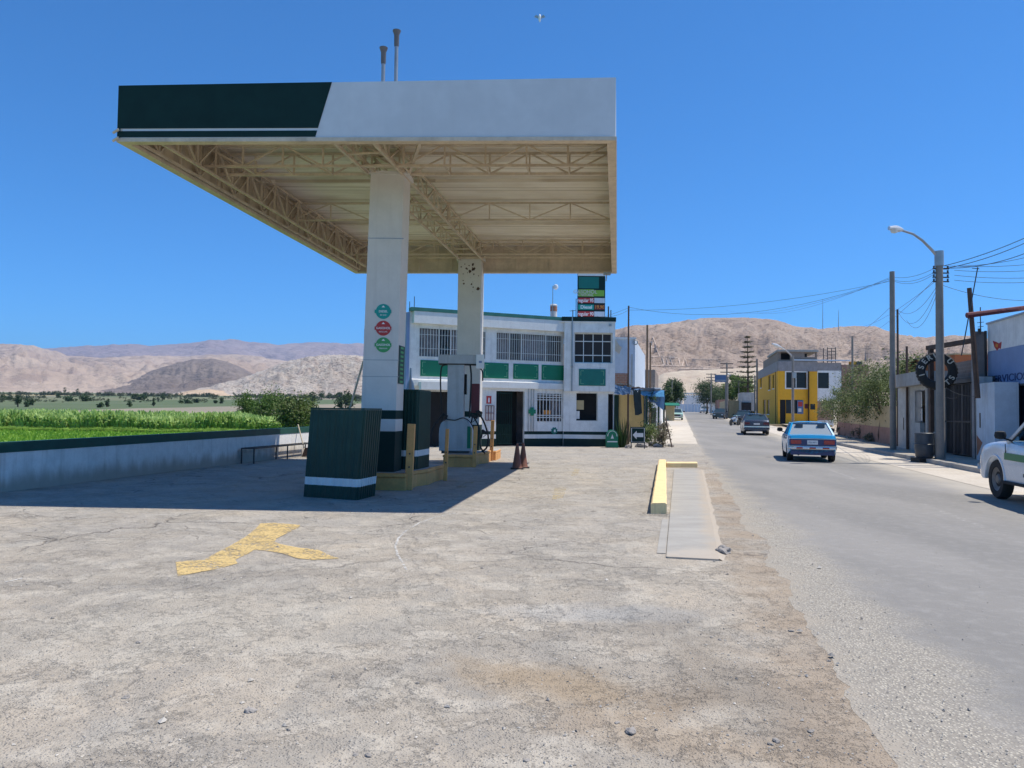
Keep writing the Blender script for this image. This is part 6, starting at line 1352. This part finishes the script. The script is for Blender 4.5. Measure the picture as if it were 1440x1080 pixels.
# ================================================================== POLES, LAMPS
def upole(label, px, bot, top, r, mat='concrete_pole', Y=None, grp='utility poles', name='utility_pole', r2=None, h2=None):
    g = GG(px, bot) if Y is None else P(px, bot, Y); g.z = hz(g.x, g.y); tp = P(px, top, g.y); t = thing(name, label, 'pole', g, grp); mb = MB(); mb.cyl(g-Vector((0,0,.2)), (tp.x if h2 else g.x, g.y, tp.z), r, r2 or r*.8, 14); mb.build('shaft', mat, t, smooth=True); return t, g, tp
p1t, p1g, p1 = upole('concrete utility pole left of the lamp post, before the olive trees', 1256, 637, 382, .13, Y=33.6); 
p2t, p2g, p2 = upole('concrete lamp post with curved arm in front of the tyre sign', 1323, 652.5, 354, .145, Y=26.4, grp='street lamps', name='street_lamp')
mb = MB(); z_ = p2.z; mb.cyl((p2g.x, p2g.y, z_-.5), (p2g.x, p2g.y, z_+.02), .145); e0 = P(1320, 362, 26.4); ar = [e0, P(1309, 350, 26.4), P(1297, 338, 26.3), P(1284, 329, 26.2), P(1268, 324, 26.1)]; mb.tube(ar, [.06, .05, .045, .04, .035], 8); mb.build('arm', 'grey_metal', p2t, smooth=True)
h0 = P(1270, 324, 26.1); mb = MB(); hd = (P(1250, 321.5, 26.0)-h0); L = hd.length; rows = []
for i in range(9):
    q = i/8; rr_ = .035+.095*math.sin(min(1, q*1.15)*math.pi*.86)**.8 if q > 0 else .035; c_ = h0+hd*q; rows.append([c_+Vector((0, rr_*1.2*math.cos(a*math.pi/5), rr_*.85*math.sin(a*math.pi/5)+.02)) for a in range(11)])
mb.grid(rows); mb.add(rows[-1][:-1], [tuple(range(10))]); mb.build('lamp_head', 'lamp_shell', p2t, smooth=True)
mb = MB(); c_ = h0+hd*.62; mb.lathe([(.02, -.135), (.10, -.11), (.125, -.05)], c_, 14); mb.build('lens', 'lamp_lens', p2t, smooth=True)
for k, z in enumerate((374, 380, 386, 392)):
    mb = MB(); a = P(1323, z+4, 26.4); mb.bar(a+Vector((-.28,0,0)), a+Vector((.28,0,0)), .04); 
    for sx in (-.24, .24): mb.cyl(a+Vector((sx,0,.0)), a+Vector((sx,0,.1)), .03, n=8)
    mb.build('insulator', 'dark_metal', p2t)
for px, bot, top, r, Y, lb, m_ in ((1263, 590, 435, .06, 38, 'thin dark wooden pole just right of the concrete utility pole', 'dark_wood'), (1275.5, 540, 487, .06, 34, 'short thin slanting pole behind the flat grey roof', 'dark_wood'), (1199, 560, 473, .10, 62, 'thin grey pole rising behind the olive trees', 'concrete_pole'),
                                (883, 600, 430, .055, 41, 'thin dark pole in front of the pale blue white house', 'dark_wood'), (909.5, 600, 457, .075, 48, 'tall thin brown pole right of the pale blue white house', 'wood'), (914, 600, 482, .065, 50, 'shorter brown pole close beside the tall thin brown one', 'wood'),
                                (1022, 592, 510, .12, 108, 'far pole with three crossarms beside the billboard', 'concrete_pole'), (1039, 586, 535, .10, 120, 'grey pole in front of the bright green street tree', 'concrete_pole'), (1000, 580, 525, .12, 140, 'far pole above the small dark car', 'concrete_pole'), (945, 590, 535, .08, 110, 'thin pale pole by the left far trees', 'concrete_pole'),
                                (990, 580, 537, .1, 165, 'thin pale pole by the far gate, left of the far pole', 'concrete_pole'), (1064.5, 596, 505, .12, 84, 'left of two grey poles at the far corner of the yellow house', 'concrete_pole'), (1061.5, 594, 528, .10, 90, 'shorter grey pole at the far corner of the yellow house', 'concrete_pole')):
    t_, g, tp = upole(lb, px, bot, top, r, m_, Y=Y, name='utility_pole')
    if 'crossarms' in lb or 'above the small dark car' in lb:
        for k, dz in enumerate((.15, .75, 1.35)): mb = MB(); mb.bar(tp+Vector((-.9,0,-dz)), tp+Vector((.9,0,-dz)), .12); mb.build('crossarm', 'dark_metal', t_)
# lamp by the yellow house
lt, lg, ltp = upole('street lamp with short arm in front of the yellow house', 1115, 600, 500, .13, Y=71, grp='street lamps', name='street_lamp')
a = P(1115, 503, 71); b = P(1104, 492, 71); mb = MB(); mb.tube([a, P(1111, 498, 71), b], .07, 6); mb.build('arm', 'grey_metal', lt); mb = MB(); c_ = P(1092, 486, 70); mb.tube([b, P(1098, 488.5, 70.6), c_, P(1086, 483.5, 69.8)], [.04, .08, .17, .06], 8); mb.build('lamp_head', 'lamp_shell', lt, smooth=True)
mb = MB(); c_ = P(1117, 527, 70.7); mb.box(c_.x-.15, c_.x+.15, c_.y-.1, c_.y+.1, c_.z-.3, c_.z+.2); mb.build('junction_box', 'grey_metal', lt)
lt, lg, ltp = upole('far street lamp with arm to the left, in front of the bright green street tree', 1023.5, 590, 530, .10, Y=112, grp='street lamps', name='street_lamp')
mb = MB(); mb.tube([P(1023.5, 531, 112), P(1028, 527, 112), P(1024, 526, 111)], .08, 6); mb.build('arm', 'grey_metal', lt); mb = MB(); c_ = P(1024, 526.5, 111); mb.lathe([(.05, -.1), (.3, 0), (.05, .15)], c_, 8); mb.build('lamp_head', 'lamp_shell', lt)
a, b = P(1005.5, 537, 110), P(1022, 528, 110); bb = thing('billboard', 'small faded blue billboard on a pole down the street', 'billboard', (a.x, 110, hz(a.x, 110)))
mb = MB(); mb.box(a.x, b.x, 110, 110.15, a.z, b.z); mb.build('panel', 'billboard_blue', bb); mb = MB(); mb.box(a.x+.15, b.x-.15, 109.98, 109.995, a.z+.15, a.z+.3); mb.box(a.x-.08, b.x+.08, 110.02, 110.12, b.z+.003, b.z+.1); mb.build('frame', 'grey_metal', bb); mb = MB(); mb.bar((b.x, 110.3, hz(a.x, 110)), (b.x, 110.3, b.z), .25); mb.build('post', 'concrete_pole', bb)
# distant masts on the hill
for px, bot, top, lb in ((1157, 462, 420, 'tall lattice mast on the brown hill ridge'), (1179, 459, 436, 'shorter mast on the brown hill ridge')):
    a = P(px, bot+6, 880); b = P(px, top, 880); mb = MB(); mb.tube([a, b], [.5, .18], 4); tag(mb.build('radio_mast', 'grey_metal'), lb, 'mast', 'masts on the hill ridge')
# ================================================================== POWER LINES
def wire(a, b, sag, r, label, n=14):
    a, b = Vector(a), Vector(b); pts = []
    for i in range(n+1):
        q = i/n; p = a+(b-a)*q; p.z -= sag*4*q*(1-q); pts.append(p)
    mb = MB(); mb.tube(pts, r, 5); tag(mb.build('power_line', 'dark_metal'), label, 'power line', 'overhead lines')
A = lambda px, py: P(px, py, 26.4); B = lambda px, py: P(px, py, 33.6); N_ = lambda px, py, Y: P(px, py, Y)
for i, (pa_, pb_, sag, lb) in enumerate((
    (A(1327, 374), N_(1500, 306, 24), .15, 'upper thick cable rising from the lamp post to the top right edge'), (A(1327, 378), N_(1500, 312, 24), .2, 'second thick cable just under the upper one, right of the lamp post'), (A(1327, 377), N_(1500, 329, 24), .3, 'cable below the two thick ones, right of the lamp post'),
    (A(1327, 374), N_(1500, 345, 24), .2, 'thin cable curving up to the right edge at mid height'), (A(1342, 374), N_(1500, 365, 24), .1, 'first nearly level line right of the lamp post'), (A(1342, 380), N_(1500, 375, 24), .1, 'second nearly level line right of the lamp post'), (A(1342, 387), N_(1500, 387, 24), .1, 'third nearly level line right of the lamp post'), (A(1342, 394), N_(1500, 393, 24), .1, 'lowest nearly level line right of the lamp post'),
    (A(1325, 401), N_(1500, 420, 24), .25, 'low slack cable drooping right behind the leaning post'),
    (A(1320, 374), B(1258, 390), .15, 'upper line between the lamp post and the concrete pole'), (A(1320, 379), B(1258, 394), .2, 'lower line between the lamp post and the concrete pole'), (A(1320, 381), B(1258, 395.5), .25, 'slack line just under the lower one between lamp post and concrete pole'),
    (B(1252, 390), N_(1064, 440, 84), .6, 'upper line from the concrete pole down the street'), (B(1252, 394), N_(1022, 436, 108), .9, 'middle line from the concrete pole down the street'), (B(1252, 395.5), N_(884, 436, 41), .35, 'lower long line from the concrete pole across to the thin dark pole'), (B(1252, 392), N_(884, 432, 41), .9, 'upper long line from the concrete pole across to the thin dark pole'),
    (A(1320, 398), N_(1264, 437, 38), .5, 'line from the lamp post to the thin wooden pole, upper'), (A(1320, 400), N_(1264, 440, 38), .9, 'slack line from the lamp post to the thin wooden pole, lower'), (A(1320, 392), N_(1210, 460, 62), .3, 'line slanting from the lamp post to the thin grey pole'), (A(1319, 388), N_(1190, 470, 70), .9, 'long slack line from the lamp post toward the yellow house'), (A(1320, 405), N_(1275, 450, 36), .8, 'deep hanging loop left of the lamp post'),
    (B(1254, 430), N_(1190, 475, 70), .3, 'line slanting from the concrete pole down to the left over the hill'), (N_(884, 436, 41), N_(840, 445, 37.5), .15, 'short line from the thin dark pole to the station roof'), (N_(884, 433, 41), N_(700, 470, 60), .5, 'line from the thin dark pole away behind the station'),
    (P(1330, 545, 27.2), P(1373, 557, 25.0), .1, 'white cable sagging across the black gate, upper'), (P(1320, 548, 27.5), P(1350, 556, 26), .2, 'white cable sagging across the black gate, lower'))):
    wire(pa_, pb_, sag, .012 if 'thick' in lb else .0075, lb)
# ================================================================== BIRD
c = P(759, 25, 45); bd = thing('bird', 'tiny pale gull gliding high in the sky above the canopy', 'bird', c)
mb = MB(); mb.tube([c+Vector((0,0,-.26)), c+Vector((0,0,-.15)), c+Vector((0,0,.02)), c+Vector((0,0,.14)), c+Vector((0,0,.22))], [.02, .07, .09, .06, .015], 8)
mb.build('body', 'plain_white', bd, smooth=True)
for sx in (-1, 1):
    mb = MB(); mb.prism([c+Vector((sx*.05,0,.08)), c+Vector((sx*.22,-.05,.16)), c+Vector((sx*.34,-.05,.02)), c+Vector((sx*.16,0,-.02)), c+Vector((sx*.06,0,-.06))], (0,.015,0)); mb.build('wing', 'grey_metal', bd)
# ================================================================== VEHICLES
def vehicle(name, label, cat, L, W, H, top, wheels, wr, paint, cab, glassmat='car_glass', group=None, zb=.22, belt=.9, skirt=None, bumper='chrome', two_tone=None, rear='sedan', plate=None, stripe=False, detail=True, rearglass=None):
    """local: +y is forward, x right, z up. top = [(y, z)] outline of hood/belt/boot; cab = (yb0, yb1, yr0, yr1, zroof, wb, wr)"""
    t = thing(name, label, cat, (0,0,0), group); hw = W/2
    y0, y1 = -L/2, L/2
    ys = sorted(set([round(y0+L*i/70, 3) for i in range(71)]+[p[0] for p in top])); Rk = wr*1.16
    def ztop(y):
        for (a, b), (c, d) in zip(top, top[1:]):
            if a <= y <= c: return b+(d-b)*(y-a)/(c-a) if c > a else b
        return top[-1][1]
    def zlow(y):
        z = zb
        e = min(y-y0, y1-y)
        if e < .35: z = zb+.12*(1-e/.35)
        for wy in wheels:
            d = abs(y-wy)
            if d < Rk: z = max(z, wr+math.sqrt(Rk*Rk-d*d)*.98)
        return z
    def endw(y):
        e = min(y-y0, y1-y); return hw*(1-.10*max(0, 1-e/.45)**2)
    rows = []
    for y in ys:
        a, b = zlow(y), ztop(y); a = min(a, b-.05); w_ = endw(y); L_ = []
        for f in (0, .15, .35, .55, .75, .9, .97):
            z = a+(b-a)*f; bulge = 1-.05*((z-.62)/.5)**2; 
            if f > .85: bulge -= .035*(f-.85)/.12
            L_.append((w_*bulge, z))
        cs = [(.80, 1.0), (.45, 1.0)]; ring = [(-x, y, z) for x, z in L_] + [(-w_*.86, y, b), (-w_*.45, y, b+.015), (0, y, b+.02), (w_*.45, y, b+.015), (w_*.86, y, b)] + [(x, y, z) for x, z in reversed(L_)]
        ring += [(w_*.72, y, min(a, zb+.15) if a > zb+.2 else a), (0, y, zb+.02), (-w_*.72, y, min(a, zb+.15) if a > zb+.2 else a), ring[0]]
        rows.append(ring)
    mb = MB(); mb.grid(rows); n = len(rows[0])-1
    mb.add(rows[0][:-1], [tuple(range(n))]); mb.add(rows[-1][:-1], [tuple(reversed(range(n)))]); body = mb.build('body', paint, t, smooth=True, sharp=32)
    yb0, yb1, yr0, yr1, zr, wb, wrf = cab
    zB = lambda y: ztop(y)+.0
    bl = [(-wb, yb0, zB(yb0)), (wb, yb0, zB(yb0)), (wb, yb1, zB(yb1)), (-wb, yb1, zB(yb1))]; rf = [(-wrf, yr0, zr-.05), (wrf, yr0, zr-.05), (wrf, yr1, zr-.05), (-wrf, yr1, zr-.05)]
    # roof with crown
    rows = []
    for i in range(9):
        q = i/8; y = yr0+(yr1-yr0)*q; k = 1-(2*q-1)**4*.5; rows.append([(wrf*1.03*u, y+(.04 if q == 1 else -.04 if q == 0 else 0), zr-.055+.065*(1-u**4)*k) for u in (-1, -.9, -.6, -.3, 0, .3, .6, .9, 1)])
    mb = MB(); mb.grid(rows); mb.box(-wrf, wrf, yr0, yr1, zr-.075, zr-.05); mb.build('roof', two_tone or paint, t, smooth=True, sharp=40)
    V = Vector
    for sx in (-1, 1):
        for (b_, r_) in ((0, 0), (1, 1)):
            pb_ = V((sx*wb, (yb0, yb1)[b_], zB((yb0, yb1)[b_])-.03)); pr_ = V((sx*wrf, (yr0, yr1)[r_], zr-.06)); mb = MB(); mb.bar(pb_, pr_, .06, .055); mb.build('window_pillar', two_tone or paint, t)
        ym = (yb0*.45+yb1*.55); mb = MB(); mb.bar((sx*wb, ym, zB(ym)-.02), (sx*(wrf+.01), yr0*.45+yr1*.55, zr-.06), .055, .07); mb.build('window_pillar', two_tone or paint, t)
    # glass shell
    def lerp(a, b, k): return V(a)*(1-k)+V(b)*k
    def pane(nm, q): 
        c = sum((V(p) for p in q), V())/4; ctr = V((0, (yb0+yb1)/2, zr-.3)); n_ = (V(q[1])-V(q[0])).cross(V(q[3])-V(q[0])).normalized(); n_ = n_ if (c-ctr).dot(n_) > 0 else -n_
        mb = MB(); mb.prism([V(p)-n_*.012 for p in q], -n_*.006); mb.build(nm, (rearglass or glassmat) if nm == 'rear_window' else glassmat, t)
    pane('rear_window', [bl[0], bl[1], rf[1], rf[0]]); pane('windscreen', [bl[3], bl[2], rf[2], rf[3]]); pane('side_window', [bl[0], bl[3], rf[3], rf[0]]); pane('side_window', [bl[1], bl[2], rf[2], rf[1]])
    if detail:
        mb = MB()
        for sx in (-.36, .36):
            for yy in ((yb0+yb1)/2+.15, (yb0+yb1)/2-.75):
                mb.box(sx-.23, sx+.23, yy-.08, yy+.06, .55, ztop(0)+.18); mb.box(sx-.12, sx+.12, yy-.06, yy+.04, ztop(0)+.2, ztop(0)+.36)
        mb.build('seat', 'plastic_grey', t)
    for wy in wheels:
        for sx in (-1, 1):
            x = sx*(hw-.12); mb = MB(); mb.M = Matrix.Translation((x, wy, wr)) @ Matrix.Rotation(sx*math.pi/2, 4, 'Y'); mb.lathe([(wr*.60, -.09), (wr*.93, -.10), (wr, -.06), (wr, .06), (wr*.93, .10), (wr*.62, .095), (wr*.60, .05)], (0,0,0), 28); wh = mb.build('wheel', 'black_rubber', t, smooth=True)
            mb = MB(); mb.M = Matrix.Translation((x, wy, wr)) @ Matrix.Rotation(sx*math.pi/2, 4, 'Y'); mb.lathe([(wr*.62, .0), (wr*.60, .085), (wr*.5, .06), (wr*.28, .04), (wr*.2, .075), (.02, .08)], (0,0,0), 20); mb.build('rim', 'rim_metal', wh, smooth=True).matrix_parent_inverse = Matrix.Identity(4)
            mb = MB(); mb.box(min(x, x-sx*.25), max(x, x-sx*.25), wy-.05, wy+.05, wr-.05, wr+.05); mb.build('axle', 'dark_metal', t)
    for (ye, nm, sg) in ((y0, 'bumper', -1), (y1, 'bumper', 1)):
        mb = MB(); zc = zb+.22; rows = []
        for i in range(13):
            u = -1+i/6; x = u*hw*.97; y = ye+sg*(.06-.10*abs(u)**4); rows.append([(x, y-sg*.05, zc-.06), (x, y, zc-.05), (x, y+sg*.015, zc), (x, y, zc+.05), (x, y-sg*.05, zc+.06)])
        mb.grid(rows); mb.build(nm, bumper, t, smooth=True)
    for sx in (-1, 1):
        mb = MB(); yq = yb1-.12; mb.box(min(sx*hw*.93, sx*(hw+.20)), max(sx*hw*.93, sx*(hw+.20)), yq-.05, yq+.05, ztop(yq)+.02, ztop(yq)+.17) if 0 else None
        mb.lathe([(.02, -.07), (.09, -.05), (.105, 0), (.09, .07), (.03, .09)], (sx*(hw+.11), yq, ztop(yq)+.12), 10); mb.bar((sx*hw*.9, yq, ztop(yq)+.02), (sx*(hw+.08), yq, ztop(yq)+.08), .03); mb.build('mirror', 'black_rubber', t, smooth=True)
        mb = MB(); mb.box(sx*hw*.62-.13, sx*hw*.62+.13, y1-.02, y1+.015, ztop(y1)-.20, ztop(y1)-.06); mb.build('headlight', 'lamp_lens', t, bevel=.01)
    # door lines and handles
    for sx in (-1, 1):
        mb = MB()
        for k in (.0, .52, 1.0):
            y = yb0*.8+(yb1-yb0*.8)*k-.02; mb.bar((sx*(hw*.985), y, zb+.12), (sx*(hw*.99), y, ztop(y)-.05), .012, .01)
        mb.build('door_seam', 'dark_metal', t)
        for k in (.12, .60):
            y = yb0+(yb1-yb0)*k; mb = MB(); mb.box(min(sx*(hw*.98), sx*(hw+.02)), max(sx*(hw*.98), sx*(hw+.02)), y, y+.15, ztop(y)-.17, ztop(y)-.12); mb.build('door_handle', 'plastic_grey', t)
    return t, body, ztop
def place(t, s=None, tt=None, pos=None, ang=None):
    if pos is None: pos = RDz(s, tt)
    t.location = (pos.x, pos.y, pos.z+.008); t.rotation_euler = (0, 0, -math.atan2(SD, CD) if ang is None else ang)
# --- old blue saloon
L = 4.1
tb = [(-L/2, .80), (-L/2+.06, .90), (-1.35, .93), (-1.0, .93), (.75, .92), (1.2, .90), (1.9, .82), (L/2, .68)]
bc, body, zt_ = vehicle('blue_saloon_car', 'old bright blue saloon car with chrome bumper driving away on the road', 'car', L, 1.60, 1.38, tb, (-1.28, 1.12), .30, 'blue_car', (-1.50, .80, -.95, .25, 1.37, .73, .57), 'car_glass', 'cars on the road', zb=.26, rearglass='painted_sky_glass')
mb = MB(); mb.box(-.745, .745, -L/2-.012, -L/2+.02, .55, .78); mb.build('tail_panel', 'blue_car_dark', bc, bevel=.008)
for sx in (-1, 1):
    mb = MB(); mb.box(sx*.53-.17, sx*.53+.17, -L/2-.03, -L/2-.013, .61, .75); mb.build('taillight', 'tail_red', bc, bevel=.008)
mb = MB(); mb.box(-.76, .76, -L/2-.03, -L/2-.013, .786, .80); mb.box(-.76, .76, -L/2-.03, -L/2-.013, .53, .545); mb.build('chrome_trim', 'chrome', bc)
mb = MB(); mb.box(-.17, .17, -L/2-.035, -L/2-.02, .60, .74); pl_ = mb.build('license_plate', 'plain_white', bc); o = text('lettering', 'ZQ-3471', .072, 'letter_navy', Matrix.Translation((0, -L/2-.038, .67)) @ Matrix.Rotation(math.pi/2, 4, 'X'), pl_, ext=.001); o.matrix_parent_inverse = Matrix.Identity(4)
for k in range(7):
    mb = MB(); x = -.63+.21*k; mb.box(x-.10, x+.10, -L/2-.085, -L/2-.076, .455, .505); mb.build('bumper_reflector', 'tail_red' if k % 2 else 'plain_white', bc)
mb = MB(); mb.box(-.70, .70, -L/2+.0, -L/2+.12, .24, .42); mb.build('valance', 'blue_car_dark', bc)
mb = MB(); mb.cyl((-.45, -L/2-.05, .24), (-.45, -L/2+.5, .24), .025); mb.build('exhaust', 'dark_metal', bc)
mb = MB(); mb.box(-.46, -.20, -.75, -.72, .95, 1.22); mb.build('rear_sticker', 'billboard_blue', bc)
g = G(1143, 650); place(bc, pos=Vector((P(1143, 640, 26.2).x+.56, 28.15, 0)), ang=-.285)
# --- silver grey saloon further on
L = 4.4; tb = [(-L/2, .92), (-L/2+.08, 1.0), (-1.5, 1.03), (-1.1, 1.0), (.85, .95), (1.3, .92), (1.9, .82), (L/2, .66)]
sc, body, _ = vehicle('grey_saloon_car', 'dark blue grey saloon car driving further down the road', 'car', L, 1.74, 1.46, tb, (-1.3, 1.35), .31, 'navy_car', (-1.55, .95, -.95, .25, 1.45, .80, .60), group='cars on the road', bumper='navy_car', zb=.22)
mb = MB(); mb.box(-.82, .82, -L/2-.02, -L/2+.02, .62, .90); mb.build('tail_panel', 'navy_car', sc, bevel=.01)
for sx in (-1, 1): mb = MB(); mb.box(sx*.62-.18, sx*.62+.18, -L/2-.035, -L/2-.021, .70, .86); mb.build('taillight', 'dark_red', sc, bevel=.01)
mb = MB(); mb.box(-.85, .85, -L/2-.06, -L/2-.02, .52, .60); mb.build('chrome_trim', 'chrome', sc)
mb = MB(); mb.box(-.2, .2, -L/2-.04, -L/2-.022, .70, .80); mb.build('license_plate', 'plain_white', sc)
p = P(1061, 600, 54.5); p.z = hz(p.x, p.y); place(sc, pos=p, ang=-.24)
# --- white utility vehicle at the right edge
L = 5.0; tb = [(-L/2, 1.08), (-1.2, 1.10), (.55, 1.10), (1.0, 1.14), (1.5, 1.13), (2.0, 1.08), (2.3, 1.0), (2.43, .90), (L/2, .78)]
wc, body, wz = vehicle('white_utility_vehicle', 'white utility vehicle with a dark green side stripe parked at the right edge', 'utility vehicle', L, 1.78, 1.80, tb, (-1.35, 1.50), .385, 'white_car', (-1.9, 1.02, -1.7, .10, 1.84, .82, .64), 'clear_glass', bumper='white_car', zb=.36)
mb = MB()
for sx in (-1, 1): mb.bar((sx*.895, -2.0, .82), (sx*.893, 1.02, .86), .006, .13)
mb.build('side_stripe', 'stripe_green', wc)
mb = MB()
for sx in (-1, 1): mb.bar((sx*.90, -.92, .37), (sx*.90, 1.05, .37), .10, .05)
mb.build('running_board', 'black_rubber', wc, bevel=.01)
for wy in (-1.35, 1.50):
    for sx in (-1, 1):
        mb = MB(); rows = []
        for i in range(17):
            a = math.pi*i/16; rows.append([(sx*(.885+k), wy+math.cos(a)*r_, .385+math.sin(a)*r_*.98) for k, r_ in ((-.03, .455), (.015, .455), (.018, .49), (-.03, .50))])
        mb.grid(rows); mb.build('wheel_arch', 'white_car', wc, smooth=True)
mb = MB(); mb.box(-.905, -.898, -.30, -.24, .52, .58); mb.box(-.905, -.898, .12, .18, .52, .58); mb.build('side_badge', 'plastic_grey', wc)
mb = MB(); mb.box(-.5, .1, -.2, -.1, 1.1, 1.25); mb.build('dashboard_cloth', 'lime', wc)
p = RD(16.8, 6.85); base = RD(16.8-1.45, 6.85+.12); base.z = .0; place(wc, pos=base)
# --- parked far cars
L = 4.2; tb = [(-L/2, .80), (-L/2+.1, .9), (-1.2, .93), (.8, .92), (1.9, .84), (L/2, .7)]
tc, body, _ = vehicle('pale_teal_car', 'old pale teal car parked on the left roadside facing the camera', 'car', L, 1.66, 1.40, tb, (-1.25, 1.2), .3, 'teal_car', (-1.5, .8, -.9, .2, 1.4, .74, .58), group='parked cars down the street', detail=False)
mb = MB(); mb.box(-.5, .5, L/2-.01, L/2+.02, .5, .68); mb.build('grille', 'dark_metal', tc); p = P(951, 588, 97); p.z = hz(p.x, p.y); place(tc, pos=p, ang=math.pi-.21)
def farcar(px, Y, paint, label, ang, sc_=1, name='parked_car'):
    L = 4.1; tb = [(-L/2, .85), (-1.2, .95), (.8, .92), (1.9, .84), (L/2, .7)]
    c, b_, _ = vehicle(name, label, 'car', L, 1.68, 1.48, tb, (-1.25, 1.2), .3, paint, (-1.8, .85, -1.4, .2, 1.46, .76, .60), group='parked cars down the street', detail=False, bumper=paint); p = P(px, 585, Y); p.z = hz(p.x, p.y); place(c, pos=p, ang=ang)
farcar(1013, 106, 'black_car', 'small black car parked on the right, below the billboard', math.pi-.4); farcar(1047, 79, 'black_car', 'black hatchback parked at the right kerb beyond the blue grey saloon', math.pi-.5); farcar(990, 168, 'white_car', 'tiny white car at the far end of the street', math.pi-.2)
# motorcycle beside the black hatchback
p = P(1033, 595, 75); p.z = hz(p.x, p.y); mo = thing('motorcycle', 'dark motorcycle parked next to the black hatchback', 'motorcycle', p)
for dy in (-.62, .62):
    mb = MB(); mb.M = Matrix.Translation(p+Vector((dy*.75, dy*.65, .3))) @ Matrix.Rotation(.86, 4, 'Z') @ Matrix.Rotation(math.pi/2, 4, 'X'); mb.lathe([(.2, -.05), (.28, -.05), (.30, 0), (.28, .05), (.2, .05)], (0,0,0), 18); mb.build('wheel', 'black_rubber', mo)
d_ = Vector((.75, .65, 0)); mb = MB(); mb.bar(p+d_*-.55+Vector((0,0,.62)), p+d_*.1+Vector((0,0,.78)), .22, .14); mb.bar(p+d_*.05+Vector((0,0,.35)), p+d_*.2+Vector((0,0,.75)), .25, .3); mb.build('body', 'silver_car', mo, bevel=.03)
mb = MB(); mb.bar(p+d_*.62+Vector((0,0,.3)), p+d_*.38+Vector((0,0,.98)), .06); mb.bar(p+d_*.38+Vector((-.25,.28,1.0)), p+d_*.38+Vector((.25,-.28,1.0)), .04); mb.build('fork', 'chrome', mo)
# ==== Haze
mb = MB(); mb.box(-8000, 8000, -200, 8600, -60, 660)
m = bpy.data.materials.new('haze'); m.use_nodes = True; nt = m.node_tree; nt.nodes.remove(nt.nodes['Principled BSDF']); pv = nt.nodes.new('ShaderNodeVolumePrincipled')
pv.inputs['Color'].default_value = (.46, .69, 1.0, 1); pv.inputs['Density'].default_value = 1.0e-4; pv.inputs['Anisotropy'].default_value = .2
nt.links.new(pv.outputs[0], nt.nodes['Material Output'].inputs['Volume']); hb_ = mb.build('haze', m); tag(hb_, kind='stuff')
